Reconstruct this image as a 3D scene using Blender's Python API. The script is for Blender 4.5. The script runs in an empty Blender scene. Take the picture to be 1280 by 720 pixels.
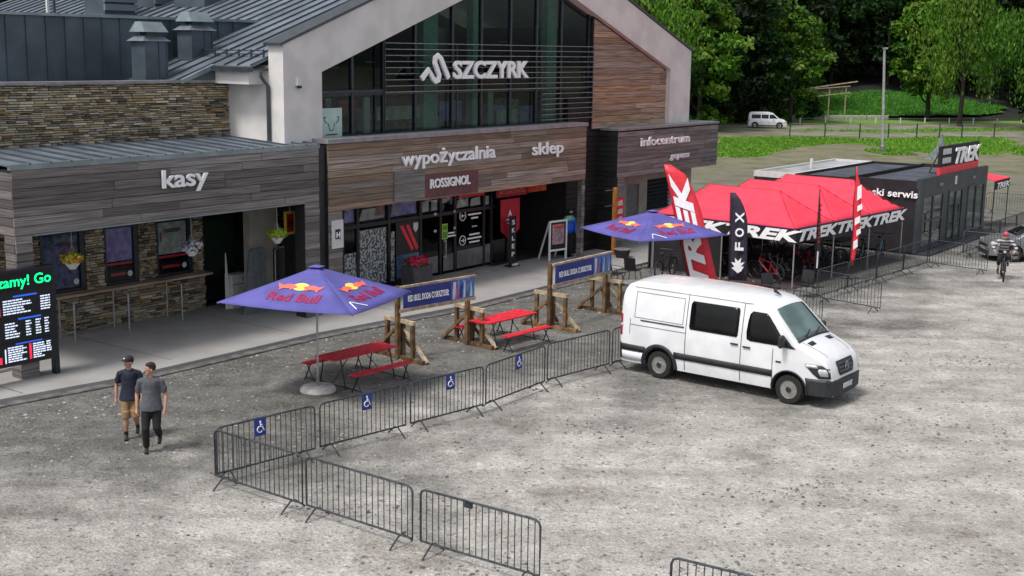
import bpy, bmesh, math, random
import numpy as np
from mathutils import Vector, Matrix, Euler
random.seed(7)
R = math.radians
SC = bpy.context.scene
COL = SC.collection

# ---------------------------------------------------------------- camera
cam_d = bpy.data.cameras.new("camera"); cam = bpy.data.objects.new("camera", cam_d); COL.objects.link(cam)
SC.camera = cam
_p, _r = R(10.7), R(0.84)
_F = Vector((0, math.cos(_p), -math.sin(_p))); _R = Vector((1, 0, 0)); _U = _R.cross(_F)
_R2 = _R*math.cos(_r)+_U*math.sin(_r); _U2 = -_R*math.sin(_r)+_U*math.cos(_r)
cam.matrix_world = Matrix(((_R2.x, _U2.x, -_F.x, 0), (_R2.y, _U2.y, -_F.y, 0), (_R2.z, _U2.z, -_F.z, 8.1), (0, 0, 0, 1)))
cam_d.sensor_width = 36; cam_d.lens = 36*1575/1280; cam_d.clip_start = 0.5; cam_d.clip_end = 1500
SC.render.resolution_x = 1024; SC.render.resolution_y = 576

# ---------------------------------------------------------------- daylight (overcast)
W = bpy.data.worlds.new("World"); SC.world = W; W.use_nodes = True
nt = W.node_tree; bg = nt.nodes['Background']
sky = nt.nodes.new('ShaderNodeTexSky'); sky.sky_type = 'NISHITA'; sky.sun_disc = False
SUN_EL, SUN_AZ = R(60), R(228)          # azimuth clockwise from +Y
sky.sun_elevation = SUN_EL; sky.sun_rotation = SUN_AZ; sky.air_density = 1.0; sky.dust_density = 3.0; sky.ozone_density = 1.0
hsv = nt.nodes.new('ShaderNodeHueSaturation'); hsv.inputs['Saturation'].default_value = .38      # cloud cover: a whiter sky
nt.links.new(sky.outputs[0], hsv.inputs['Color']); nt.links.new(hsv.outputs[0], bg.inputs[0]); bg.inputs[1].default_value = 0.095
sun_d = bpy.data.lights.new("sun", 'SUN'); sun_d.energy = 1.5; sun_d.angle = R(12); sun_d.color = (1.0, 0.955, 0.9)
sun = bpy.data.objects.new("sun", sun_d); COL.objects.link(sun)
_sd = Vector((math.sin(SUN_AZ)*math.cos(SUN_EL), math.cos(SUN_AZ)*math.cos(SUN_EL), math.sin(SUN_EL)))
sun.rotation_euler = (-_sd).to_track_quat('-Z', 'Y').to_euler(); sun.location = (-10, 10, 60)
SC.view_settings.view_transform = 'Standard'; SC.view_settings.look = 'None'
SC.view_settings.exposure = 0.95; SC.view_settings.gamma = 1.0
SC.render.engine = 'CYCLES'

# ---------------------------------------------------------------- helpers
TH = R(36.86)
O = Vector((-5.454, 35.046, 0)); DU = Vector((math.sin(TH), math.cos(TH), 0)); DN = Vector((-math.cos(TH), math.sin(TH), 0))
ANG = math.pi/2-TH
def L2W(u, v, z=0): return O+DU*u+DN*v+Vector((0, 0, z))
def W2L(x, y, z=0):
    p = Vector((x, y, z))-O
    return Vector((p.dot(DU), p.dot(DN), z))

def setp(o, label=None, cat=None, group=None, kind=None):
    if label: o['label'] = label
    if cat: o['category'] = cat
    if group: o['group'] = group
    if kind: o['kind'] = kind
    return o
def thing(name, label, cat, loc=(0, 0, 0), rz=0.0, group=None):
    o = bpy.data.objects.new(name, None); COL.objects.link(o); o.empty_display_size = 0.3
    o.location = loc; o.rotation_euler = (0, 0, rz)
    return setp(o, label, cat, group)
def meshobj(name, me, parent=None, m=None):
    o = bpy.data.objects.new(name, me); COL.objects.link(o)
    if parent: o.parent = parent
    if m and not me.materials: me.materials.append(m)
    return o
def copy_tree(o, parent=None):
    c = o.copy(); COL.objects.link(c)
    if parent: c.parent = parent
    for ch in o.children: copy_tree(ch, c)
    return c

class MB:
    """collects primitive shapes into one mesh"""
    def __init__(s): s.v = []; s.f = []; s.mi = []; s.cur = 0
    def add(s, vs, fs):
        b = len(s.v); s.v += [tuple(p) for p in vs]; s.f += [tuple(b+i for i in f) for f in fs]; s.mi += [s.cur]*len(fs); return s
    def box(s, x0, x1, y0, y1, z0, z1):
        return s.add([(x0, y0, z0), (x1, y0, z0), (x1, y1, z0), (x0, y1, z0), (x0, y0, z1), (x1, y0, z1), (x1, y1, z1), (x0, y1, z1)],
                     [(0, 3, 2, 1), (4, 5, 6, 7), (0, 1, 5, 4), (1, 2, 6, 5), (2, 3, 7, 6), (3, 0, 4, 7)])
    def obox(s, c, sx, sy, sz, rot=None):
        c = Vector(c); m = rot if rot else Matrix.Identity(3)
        vs = [c+m@Vector((a*sx/2, b*sy/2, d*sz/2)) for a, b, d in ((-1, -1, -1), (1, -1, -1), (1, 1, -1), (-1, 1, -1), (-1, -1, 1), (1, -1, 1), (1, 1, 1), (-1, 1, 1))]
        return s.add(vs, [(0, 3, 2, 1), (4, 5, 6, 7), (0, 1, 5, 4), (1, 2, 6, 5), (2, 3, 7, 6), (3, 0, 4, 7)])
    def beam(s, p0, p1, w, h=None, up=(0, 0, 1)):
        p0 = Vector(p0); p1 = Vector(p1); d = (p1-p0); l = d.length; d.normalize(); h = h or w
        u = Vector(up); 
        if abs(d.dot(u)) > .98: u = Vector((1, 0, 0))
        a = d.cross(u).normalized(); b = a.cross(d)
        m = Matrix((d, a, b)).transposed()
        return s.obox((p0+p1)/2, l, w, h, m)
    def tube(s, pts, r, n=6, r1=None, cap=True):
        pts = [Vector(p) for p in pts]; k = len(pts); rings = []
        prev = None
        for i, p in enumerate(pts):
            d = (pts[min(i+1, k-1)]-pts[max(i-1, 0)]).normalized()
            if prev is None:
                u = Vector((0, 0, 1)) if abs(d.z) < .9 else Vector((1, 0, 0))
                a = d.cross(u).normalized()
            else:
                a = (prev-d*prev.dot(d)).normalized()
            prev = a; b = d.cross(a)
            rr = r if r1 is None else r+(r1-r)*i/(k-1)
            rings.append([p+(a*math.cos(t)+b*math.sin(t))*rr for t in [2*math.pi*j/n for j in range(n)]])
        vs = [q for ring in rings for q in ring]; fs = []
        for i in range(k-1):
            for j in range(n):
                fs.append((i*n+j, i*n+(j+1) % n, (i+1)*n+(j+1) % n, (i+1)*n+j))
        if cap: fs.append(tuple(range(n-1, -1, -1))); fs.append(tuple((k-1)*n+j for j in range(n)))
        return s.add(vs, fs)
    def lathe(s, c, prof, n=16, axis='z', cap=True):
        c = Vector(c); vs = []; fs = []
        for r, z in prof:
            for j in range(n):
                t = 2*math.pi*j/n; a, b = r*math.cos(t), r*math.sin(t)
                vs.append(c+(Vector((a, b, z)) if axis == 'z' else Vector((a, z, b)) if axis == 'y' else Vector((z, a, b))))
        for i in range(len(prof)-1):
            for j in range(n): fs.append((i*n+j, i*n+(j+1) % n, (i+1)*n+(j+1) % n, (i+1)*n+j))
        if cap and prof[0][0] > 1e-5: fs.append(tuple(range(n-1, -1, -1)))
        if cap and prof[-1][0] > 1e-5: fs.append(tuple((len(prof)-1)*n+j for j in range(n)))
        return s.add(vs, fs)
    def ball(s, c, rx, ry=None, rz=None, n=10, m=7, rot=None):
        ry = ry or rx; rz = rz or rx; c = Vector(c); vs = []; fs = []
        for i in range(m+1):
            ph = math.pi*i/m
            for j in range(n):
                t = 2*math.pi*j/n; p = Vector((rx*math.sin(ph)*math.cos(t), ry*math.sin(ph)*math.sin(t), rz*math.cos(ph)))
                vs.append(c+(rot@p if rot else p))
        for i in range(m):
            for j in range(n): fs.append((i*n+j, (i+1)*n+j, (i+1)*n+(j+1) % n, i*n+(j+1) % n))
        return s.add(vs, fs)
    def poly(s, pts, d=(0, 0, 0)):
        """flat polygon, extruded by vector d when given"""
        n = len(pts); P = [Vector(p) for p in pts]; D = Vector(d)
        if D.length < 1e-9: return s.add(P, [tuple(range(n))])
        return s.add(P+[p+D for p in P], [tuple(range(n-1, -1, -1)), tuple(range(n, 2*n))]+[(i, (i+1) % n, n+(i+1) % n, n+i) for i in range(n)])
    def ring(s, c, R0, r, n=24, k=6, axis='y'):
        c = Vector(c); vs = []; fs = []
        for i in range(n):
            t = 2*math.pi*i/n
            for j in range(k):
                q = 2*math.pi*j/k; rr = R0+r*math.cos(q); h = r*math.sin(q)
                a, b = rr*math.cos(t), rr*math.sin(t)
                vs.append(c+(Vector((a, h, b)) if axis == 'y' else Vector((a, b, h)) if axis == 'z' else Vector((h, a, b))))
        for i in range(n):
            for j in range(k): fs.append((i*k+j, i*k+(j+1) % k, ((i+1) % n)*k+(j+1) % k, ((i+1) % n)*k+j))
        return s.add(vs, fs)
    def mesh(s, name, mats=None, smooth=False, sharp=35):
        me = bpy.data.meshes.new(name); me.from_pydata(s.v, [], s.f)
        if mats:
            for m in (mats if isinstance(mats, (list, tuple)) else [mats]): me.materials.append(m)
            if isinstance(mats, (list, tuple)): me.polygons.foreach_set('material_index', s.mi)
        bm = bmesh.new(); bm.from_mesh(me); bmesh.ops.recalc_face_normals(bm, faces=bm.faces); bm.to_mesh(me); bm.free()
        if smooth:
            me.polygons.foreach_set('use_smooth', [True]*len(me.polygons)); me.set_sharp_from_angle(angle=R(sharp))
        me.update(); return me
    def build(s, name, mats=None, parent=None, smooth=False, bevel=0, sharp=35):
        me = s.mesh(name, mats, smooth, sharp)
        o = meshobj(name, me, parent)
        if bevel:
            b = o.modifiers.new('bevel', 'BEVEL'); b.width = bevel; b.segments = 1; b.limit_method = 'ANGLE'; b.angle_limit = R(40)
        return o

# ---------------------------------------------------------------- materials
def nd(t, ty, **k):
    n = t.nodes.new(ty)
    for a, b in k.items(): setattr(n, a, b)
    return n
def mat(name, rgb, rough=.7, metal=0.0, var=.12, ns=6.0, col2=None, mixs=None, bump=0.0, bs=40.0, rnd=0.0, emit=0.0, coat=0.0, stretch=None, spec=.5, det=4, hi=.62, lo=.4, trans=0.0, rndloc=False):
    """procedural material: base colour with noise variation, optional second colour patches, bump and per-object brightness"""
    m = bpy.data.materials.new(name); m.use_nodes = True; t = m.node_tree; b = t.nodes['Principled BSDF']
    lk = t.links.new
    tc = nd(t, 'ShaderNodeTexCoord'); vec = tc.outputs['Object']
    oi = None
    if rnd or rndloc: oi = nd(t, 'ShaderNodeObjectInfo')
    if rndloc:
        sc = nd(t, 'ShaderNodeVectorMath', operation='SCALE'); cx = nd(t, 'ShaderNodeCombineXYZ')
        for i in range(3): lk(oi.outputs['Random'], cx.inputs[i])
        lk(cx.outputs[0], sc.inputs[0]); sc.inputs['Scale'].default_value = 57.0
        ad = nd(t, 'ShaderNodeVectorMath', operation='ADD'); lk(vec, ad.inputs[0]); lk(sc.outputs[0], ad.inputs[1]); vec = ad.outputs[0]
    if stretch:
        mp = nd(t, 'ShaderNodeMapping'); lk(vec, mp.inputs[0]); mp.inputs['Scale'].default_value = stretch; vec = mp.outputs[0]
    n1 = nd(t, 'ShaderNodeTexNoise'); n1.inputs['Scale'].default_value = ns; n1.inputs['Detail'].default_value = det; lk(vec, n1.inputs['Vector'])
    rp = nd(t, 'ShaderNodeValToRGB'); lk(n1.outputs[0], rp.inputs[0])
    c2 = col2 if col2 else tuple(c*(1-var*1.6) for c in rgb)
    c1 = rgb if col2 else tuple(min(1, c*(1+var)) for c in rgb)
    rp.color_ramp.elements[0].position = lo; rp.color_ramp.elements[1].position = hi
    rp.color_ramp.elements[0].color = (*c2, 1); rp.color_ramp.elements[1].color = (*c1, 1)
    out = rp.outputs[0]
    if rnd:
        mr = nd(t, 'ShaderNodeMapRange'); lk(oi.outputs['Random'], mr.inputs[0]); mr.inputs[3].default_value = 1-rnd; mr.inputs[4].default_value = 1+rnd
        hs = nd(t, 'ShaderNodeHueSaturation'); lk(mr.outputs[0], hs.inputs['Value']); lk(out, hs.inputs['Color']); out = hs.outputs[0]
        if 'plank' in name:      # boards differ in tint as well: some greyer, some browner
            wn = nd(t, 'ShaderNodeTexWhiteNoise', noise_dimensions='1D'); lk(oi.outputs['Random'], wn.inputs['W']); m2_ = nd(t, 'ShaderNodeMapRange'); lk(wn.outputs[0], m2_.inputs[0]); m2_.inputs[3].default_value = .6; m2_.inputs[4].default_value = 1.25; lk(m2_.outputs[0], hs.inputs['Saturation'])
    lk(out, b.inputs['Base Color'])
    b.inputs['Roughness'].default_value = rough; b.inputs['Metallic'].default_value = metal
    b.inputs['Specular IOR Level'].default_value = spec
    if coat: b.inputs['Coat Weight'].default_value = coat; b.inputs['Coat Roughness'].default_value = .05
    if trans: b.inputs['Transmission Weight'].default_value = trans
    if emit: lk(out, b.inputs['Emission Color']); b.inputs['Emission Strength'].default_value = emit
    if bump:
        n2 = nd(t, 'ShaderNodeTexNoise'); n2.inputs['Scale'].default_value = bs; n2.inputs['Detail'].default_value = 5; lk(vec, n2.inputs['Vector'])
        bp = nd(t, 'ShaderNodeBump'); bp.inputs['Strength'].default_value = bump; bp.inputs['Distance'].default_value = .02
        lk(n2.outputs[0], bp.inputs['Height']); lk(bp.outputs[0], b.inputs['Normal'])
    return m
def attr_mat(name, attr='col', rough=.9, bump=.5, bs=30, trans=0.0):
    """colour from a per-face colour attribute (each stone or leaf has its own colour)"""
    m = bpy.data.materials.new(name); m.use_nodes = True; t = m.node_tree; b = t.nodes['Principled BSDF']
    a = nd(t, 'ShaderNodeAttribute', attribute_name=attr); n = nd(t, 'ShaderNodeTexNoise'); n.inputs['Scale'].default_value = bs
    tc = nd(t, 'ShaderNodeTexCoord'); t.links.new(tc.outputs['Object'], n.inputs['Vector'])
    mr = nd(t, 'ShaderNodeMapRange'); t.links.new(n.outputs[0], mr.inputs[0]); mr.inputs[3].default_value = .7; mr.inputs[4].default_value = 1.3
    oi = nd(t, 'ShaderNodeObjectInfo'); mo = nd(t, 'ShaderNodeMapRange'); t.links.new(oi.outputs['Random'], mo.inputs[0]); mo.inputs[3].default_value = .8; mo.inputs[4].default_value = 1.2
    mu = nd(t, 'ShaderNodeMath', operation='MULTIPLY'); t.links.new(mr.outputs[0], mu.inputs[0]); t.links.new(mo.outputs[0], mu.inputs[1])
    hs = nd(t, 'ShaderNodeHueSaturation'); t.links.new(mu.outputs[0], hs.inputs['Value']); t.links.new(a.outputs['Color'], hs.inputs['Color'])
    t.links.new(hs.outputs[0], b.inputs['Base Color']); b.inputs['Roughness'].default_value = rough; b.inputs['Specular IOR Level'].default_value = .25
    if bump:
        bp = nd(t, 'ShaderNodeBump'); bp.inputs['Strength'].default_value = bump; bp.inputs['Distance'].default_value = .02
        t.links.new(n.outputs[0], bp.inputs['Height']); t.links.new(bp.outputs[0], b.inputs['Normal'])
    if trans:
        out = t.nodes['Material Output']; tr = nd(t, 'ShaderNodeBsdfTranslucent'); t.links.new(hs.outputs[0], tr.inputs[0])
        mx = nd(t, 'ShaderNodeMixShader'); mx.inputs[0].default_value = trans
        t.links.new(b.outputs[0], mx.inputs[1]); t.links.new(tr.outputs[0], mx.inputs[2]); t.links.new(mx.outputs[0], out.inputs[0])
    return m
def glass_mat(name, tint, refl=.08, rough=.02):
    """thin window glass: tinted see-through plus mirror reflection"""
    m = bpy.data.materials.new(name); m.use_nodes = True; t = m.node_tree; t.nodes.remove(t.nodes['Principled BSDF']); out = t.nodes['Material Output']
    tr = nd(t, 'ShaderNodeBsdfTransparent'); tr.inputs[0].default_value = (*tint, 1)
    gl = nd(t, 'ShaderNodeBsdfGlossy'); gl.inputs['Roughness'].default_value = rough; gl.inputs['Color'].default_value = (.9, .95, 1, 1)
    fr = nd(t, 'ShaderNodeLayerWeight'); pw = nd(t, 'ShaderNodeMath', operation='POWER'); t.links.new(fr.outputs['Facing'], pw.inputs[0]); pw.inputs[1].default_value = 4.0
    ad = nd(t, 'ShaderNodeMath', operation='MULTIPLY_ADD', use_clamp=True); t.links.new(pw.outputs[0], ad.inputs[0]); ad.inputs[1].default_value = .7; ad.inputs[2].default_value = max(.02, .03+refl)
    n = nd(t, 'ShaderNodeTexNoise'); n.inputs['Scale'].default_value = 1.3; tc = nd(t, 'ShaderNodeTexCoord'); t.links.new(tc.outputs['Object'], n.inputs['Vector'])
    bp = nd(t, 'ShaderNodeBump'); bp.inputs['Strength'].default_value = .05; t.links.new(n.outputs[0], bp.inputs['Height']); t.links.new(bp.outputs[0], gl.inputs['Normal'])
    mx = nd(t, 'ShaderNodeMixShader'); t.links.new(ad.outputs[0], mx.inputs[0]); t.links.new(tr.outputs[0], mx.inputs[1]); t.links.new(gl.outputs[0], mx.inputs[2]); t.links.new(mx.outputs[0], out.inputs[0])
    return m

M = {}
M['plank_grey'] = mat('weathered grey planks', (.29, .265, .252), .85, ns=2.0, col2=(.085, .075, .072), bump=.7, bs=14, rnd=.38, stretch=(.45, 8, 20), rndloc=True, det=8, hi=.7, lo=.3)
M['plank_brown'] = mat('weathered brown planks', (.43, .315, .24), .85, ns=2.0, col2=(.115, .082, .064), bump=.7, bs=14, rnd=.38, stretch=(.45, 8, 20), rndloc=True, det=8, hi=.7, lo=.3)
M['plank_red'] = mat('warm wood planks', (.42, .29, .20), .75, ns=2.0, col2=(.19, .125, .085), bump=.4, bs=14, rnd=.3, stretch=(.45, 8, 18), rndloc=True, det=8)
M['plank_side'] = mat('weathered shaded planks on the side face', (.20, .18, .17), .85, ns=2.0, col2=(.07, .062, .06), bump=.7, bs=14, rnd=.4, stretch=(8, .45, 20), rndloc=True, det=8, hi=.7, lo=.3)  # copy of the grey planks with the side's shade in its darker colour
M['backing'] = mat('dark backing board', (.02, .018, .017), .95)
M['render_white'] = mat('pale plaster', (.62, .60, .585), .9, ns=1.2, var=.06, bump=.15, bs=60)
M['beige'] = mat('beige plaster', (.33, .31, .27), .9, ns=1.5, var=.08, bump=.1, bs=60)
M['roof'] = mat('standing seam zinc', (.17, .195, .23), .42, .35, ns=1.1, var=.14, rnd=.10, spec=.5)
M['roof_dark'] = mat('dark zinc cladding', (.078, .098, .122), .5, .3, ns=1.2, var=.12, rnd=.09)
M['zinc_light'] = mat('pale zinc flashing', (.24, .29, .31), .45, .5, ns=2, var=.1)
M['flash'] = mat('grey sill flashing', (.26, .255, .27), .5, .3, ns=3, var=.1)
M['gutter'] = mat('dark gutter metal', (.07, .08, .09), .4, .5)
M['black'] = mat('black painted metal', (.012, .013, .015), .45, var=.3)
M['frame'] = mat('dark blue window frame', (.018, .028, .04), .4, var=.2)
M['blackslat'] = mat('black stained board', (.012, .011, .012), .6, ns=3, col2=(.005, .005, .005), bump=.5, bs=14, rnd=.5, stretch=(1, 6, 14), rndloc=True)
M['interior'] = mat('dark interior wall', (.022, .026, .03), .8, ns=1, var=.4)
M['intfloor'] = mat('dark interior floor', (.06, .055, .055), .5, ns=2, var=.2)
M['glass'] = glass_mat('window glass', (.86, .9, .9), -.02)
M['glass_up'] = glass_mat('upper window glass', (.58, .68, .65), -.01)
M['glass_dark'] = glass_mat('smoked glass', (.10, .11, .12), -.02)
M['mint'] = mat('pale green column', (.34, .52, .45), .7, var=.08)
M['concrete'] = mat('pavement concrete', (.30, .29, .28), .85, ns=.9, var=.09, bump=.25, bs=70, det=8, hi=.7, lo=.3)
M['kerb'] = mat('dark kerb concrete', (.12, .115, .112), .9, ns=3, var=.25, bump=.5, bs=30)
M['white'] = mat('white lettering', (.9, .9, .92), .4, var=.03)
M['offwhite'] = mat('dull white print', (.6, .6, .6), .5, var=.05)
M['white_paint'] = mat('white enamel', (.78, .79, .80), .35, var=.03)
M['red'] = mat('bright red print', (.72, .03, .05), .5, var=.06)
M['red_dark'] = mat('deep red print', (.28, .012, .02), .5, var=.1)
M['red_tent'] = mat('red tent fabric', (.86, .040, .080), .75, ns=2, var=.07, bump=.5, bs=3)
M['tent_black'] = mat('black tent fabric', (.014, .011, .015), .85, ns=2, var=.2)
M['blue_umb'] = mat('violet blue canopy', (.092, .086, .32), .85, ns=1.5, var=.10, bump=.5, bs=3)
M['orange'] = mat('orange red print', (.75, .14, .10), .6, var=.08)
M['pink'] = mat('faded red print', (.55, .045, .16), .6, var=.06)
M['yellow'] = mat('yellow print', (.85, .62, .12), .6, var=.05)
M['table_red'] = mat('red painted boards', (.62, .018, .035), .55, ns=5, var=.18, rnd=.15, stretch=(1, 5, 5), rndloc=True)
M['steel'] = mat('galvanised steel', (.30, .30, .31), .45, .75, ns=12, var=.2)
M['steel_dark'] = mat('dull dark steel', (.055, .062, .072), .5, .5, ns=9, var=.3, rnd=.15)
M['steel_pale'] = mat('pale steel pole', (.42, .42, .43), .4, .5, ns=4, var=.1)
M['sign_blue'] = mat('parking sign blue', (.012, .035, .24), .5, var=.1)
M['banner_blue'] = mat('navy banner print', (.018, .03, .21), .5, ns=2, var=.2)
M['banner_cyan'] = mat('light blue banner print', (.12, .30, .62), .5, ns=9, col2=(.02, .05, .3), stretch=(3, 1, .4))
M['timber'] = mat('rough timber post', (.20, .115, .05), .85, ns=5, col2=(.085, .045, .02), bump=.5, bs=20, rnd=.25, rndloc=True)
M['timber_pale'] = mat('pale timber rail', (.42, .33, .23), .85, ns=5, var=.2, bump=.4, bs=20, rnd=.1, rndloc=True)
M['asphalt'] = mat('asphalt', (.15, .145, .14), .9, ns=.7, var=.15, bump=.3, bs=25)
M['stone_mat'] = attr_mat('dry stone')
M['led_case'] = mat('display casing', (.008, .012, .016), .4, var=.1)
M['led_green'] = mat('lit green diodes', (.0, .85, .22), .5, var=.0, emit=1.1)
M['led_white'] = mat('lit white diodes', (.62, .70, .85), .5, var=.0, emit=.55)
M['led_blue'] = mat('lit blue diodes', (.02, .10, .6), .5, var=.0, emit=.5)
M['led_red'] = mat('lit red diodes', (.8, .02, .06), .5, var=.0, emit=.6)
M['rubber'] = mat('black rubber', (.014, .014, .014), .85, var=.2, bump=.2, bs=60)
M['concrete_base'] = mat('concrete foot', (.42, .40, .37), .95, ns=6, var=.15, bump=.5, bs=40)

# ---------------------------------------------------------------- lettering (built-in font turned into solid letters)
_gc = {}
def glyph(ch, off, shear):
    k = (ch, off, shear)
    if k in _gc: return _gc[k]
    def ev(body):
        cu = bpy.data.curves.new('g', 'FONT'); cu.body = body; cu.size = 1; cu.offset = off; cu.shear = shear; cu.extrude = .5; cu.resolution_u = 3
        o = bpy.data.objects.new('g', cu); COL.objects.link(o)
        dg = bpy.context.evaluated_depsgraph_get(); me = bpy.data.meshes.new_from_object(o.evaluated_get(dg), depsgraph=dg)
        vs = [tuple(v.co) for v in me.vertices]; fs = [tuple(p.vertices) for p in me.polygons]
        bpy.data.objects.remove(o); bpy.data.curves.remove(cu); bpy.data.meshes.remove(me)
        return vs, fs
    vs, fs = ev(ch) if ch != ' ' else ([], [])
    w = max(v[0] for v in ev(ch+'|')[0])-max(v[0] for v in ev('|')[0])
    _gc[k] = (vs, fs, w); return _gc[k]
def write(s, P, xd, yd, size, depth, m, parent, width=None, off=.012, shear=0.0, name='letter', joined=False, spacing=1.0, warp=None):
    """solid letters: P lower-left of the baseline, xd reading direction, yd up; width forces the total width"""
    P = Vector(P); xd = Vector(xd).normalized(); yd = Vector(yd).normalized(); zd = xd.cross(yd)
    gs = [glyph(c, off, shear) for c in s]; tot = sum(g[2] for g in gs)*spacing
    kx = size if width is None else width/tot
    x = 0; mb = MB(); outs = []
    for c, g in zip(s, gs):
        vs = []
        for a in g[0]:
            q = P+xd*((a[0]+x)*kx)+yd*(a[1]*size)+zd*((a[2]+.5)*depth)
            vs.append(warp(q) if warp else q)
        if joined: mb.add(vs, g[1])
        elif g[1]:
            outs.append(MB().add(vs, g[1]).build(name, m, parent))
        x += g[2]*spacing
    if joined: outs = [mb.build(name, m, parent)]
    return outs
for _s, _o, _h in (("kasywypożyczalniasklepinfocentrumski serwisSKLEP", .012, 0.0), ("gopass", .01, .25), ("TREK", .03, .3), ("SZCZYRK", .03, 0.0), ("ROSSIGNOL", .02, 0.0), ("Red Bull", .03, 0.0), ("FOX", .03, 0.0), ("Zapraszamy! Go", .01, 0.0), ("RED BULL DOOR O SZCZYRK", .02, 0.0), ("MH", .03, 0.0)):
    for _c in _s: glyph(_c, _o, _h)
# ================================================================ THE PLACE
def sheet(name, pts, z, m, kind='structure', label=None):
    o = MB().poly([(p[0], p[1], z) for p in pts]).build(name, m); return setp(o, kind=kind, label=label)

# ---- ground: pale dusty gravel, greyer where it is loose
def ground_material():
    m = bpy.data.materials.new('gravel ground'); m.use_nodes = True; t = m.node_tree; b = t.nodes['Principled BSDF']; lk = t.links.new
    tc = nd(t, 'ShaderNodeTexCoord'); v = tc.outputs['Object']
    def noise(s, d=6, r=.6):
        n = nd(t, 'ShaderNodeTexNoise'); n.inputs['Scale'].default_value = s; n.inputs['Detail'].default_value = d; n.inputs['Roughness'].default_value = r; lk(v, n.inputs['Vector']); return n.outputs[0]
    def mth(op, a, bb, c=False):
        n = nd(t, 'ShaderNodeMath', operation=op, use_clamp=c)
        for i, x in enumerate((a, bb)):
            if isinstance(x, (int, float)): n.inputs[i].default_value = x
            else: lk(x, n.inputs[i])
        return n.outputs[0]
    def ramp(x, stops):
        r = nd(t, 'ShaderNodeValToRGB'); lk(x, r.inputs[0]); e = r.color_ramp.elements
        while len(e) < len(stops): e.new(.5)
        for i, (p, c) in enumerate(stops): e[i].position = p; e[i].color = (c, c, c, 1) if isinstance(c, float) else (*c, 1)
        return r.outputs[0]
    sx = nd(t, 'ShaderNodeSeparateXYZ'); lk(v, sx.inputs[0])
    # worn, dusty driving area in the middle of the yard; loose grey gravel along the building and beyond
    d1 = mth('MULTIPLY', mth('SUBTRACT', 30.0, sx.outputs[1]), .095)        # + near, - far
    dx = mth('MULTIPLY', sx.outputs[0], .10)
    lane = mth('ADD', mth('ADD', d1, dx), mth('MULTIPLY', mth('SUBTRACT', noise(.13, 5), .5), 5.0))
    lane = mth('ADD', lane, mth('MULTIPLY', mth('SUBTRACT', noise(.55, 5), .5), 1.3))
    lane = ramp(mth('ADD', mth('MULTIPLY', lane, .6), .5), [(.34, 0.0), (.90, 1.0)])
    pale = ramp(noise(1.1, 8, .7), [(.26, (.27, .258, .238)), (.50, (.375, .360, .335)), (.76, (.52, .502, .47))])
    grey = ramp(noise(1.6, 8, .7), [(.28, (.085, .084, .078)), (.75, (.205, .200, .186))])
    mx = nd(t, 'ShaderNodeMix', data_type='RGBA'); lk(lane, mx.inputs[0]); lk(grey, mx.inputs[6]); lk(pale, mx.inputs[7])
    # pebbles: dark and light specks
    vo = nd(t, 'ShaderNodeTexVoronoi'); vo.inputs['Scale'].default_value = 15.0; lk(v, vo.inputs['Vector'])
    sp = nd(t, 'ShaderNodeSeparateColor'); lk(vo.outputs['Color'], sp.inputs[0])
    peb = ramp(sp.outputs[0], [(.0, .48), (.05, .66), (.11, .96), (.85, 1.02), (1.0, 1.3)])
    vs = nd(t, 'ShaderNodeTexVoronoi'); vs.inputs['Scale'].default_value = 40.0; lk(v, vs.inputs['Vector'])
    sq = nd(t, 'ShaderNodeSeparateColor'); lk(vs.outputs['Color'], sq.inputs[0])
    peb2 = ramp(sq.outputs[1], [(.0, .72), (1.0, 1.22)])
    mm = nd(t, 'ShaderNodeMix', data_type='RGBA', blend_type='MULTIPLY'); mm.inputs[0].default_value = .85; lk(mx.outputs[2], mm.inputs[6]); lk(peb, mm.inputs[7])
    m2 = nd(t, 'ShaderNodeMix', data_type='RGBA', blend_type='MULTIPLY'); m2.inputs[0].default_value = .8; lk(mm.outputs[2], m2.inputs[6]); lk(peb2, m2.inputs[7])
    # wheel-worn bands following the way vehicles cross the yard
    mp = nd(t, 'ShaderNodeMapping'); lk(v, mp.inputs[0]); mp.inputs['Rotation'].default_value = (0, 0, R(-33)); mp.inputs['Scale'].default_value = (.13, 1.3, 1)
    nb_ = nd(t, 'ShaderNodeTexNoise'); nb_.inputs['Scale'].default_value = .85; nb_.inputs['Detail'].default_value = 5; nb_.inputs['Distortion'].default_value = .6; lk(mp.outputs[0], nb_.inputs['Vector'])
    tk_ = ramp(nb_.outputs[0], [(.38, (.80, .79, .78)), (.52, (1., 1., 1.)), (.66, (1.12, 1.11, 1.09))])
    mt = nd(t, 'ShaderNodeMix', data_type='RGBA', blend_type='MULTIPLY'); mt.inputs[0].default_value = .6; lk(m2.outputs[2], mt.inputs[6]); lk(tk_, mt.inputs[7]); m2 = mt
    # beyond the yard the gravel turns to brownish soil
    far = ramp(mth('MULTIPLY', sx.outputs[1], .01), [(.60, 0.0), (.95, 1.0)])
    soil = ramp(noise(.5, 6), [(.3, (.085, .115, .04)), (.46, (.15, .145, .09)), (.7, (.20, .185, .14))])
    mf = nd(t, 'ShaderNodeMix', data_type='RGBA'); lk(far, mf.inputs[0]); lk(m2.outputs[2], mf.inputs[6]); lk(soil, mf.inputs[7]); m2 = mf
    # damp brown stains
    st = ramp(noise(.35, 6, .65), [(.54, (1., 1., 1.)), (.70, (.56, .53, .49))])
    m3 = nd(t, 'ShaderNodeMix', data_type='RGBA', blend_type='MULTIPLY'); m3.inputs[0].default_value = .8; lk(m2.outputs[2], m3.inputs[6]); lk(st, m3.inputs[7])
    lk(m3.outputs[2], b.inputs['Base Color']); b.inputs['Roughness'].default_value = .95; b.inputs['Specular IOR Level'].default_value = .2
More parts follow.
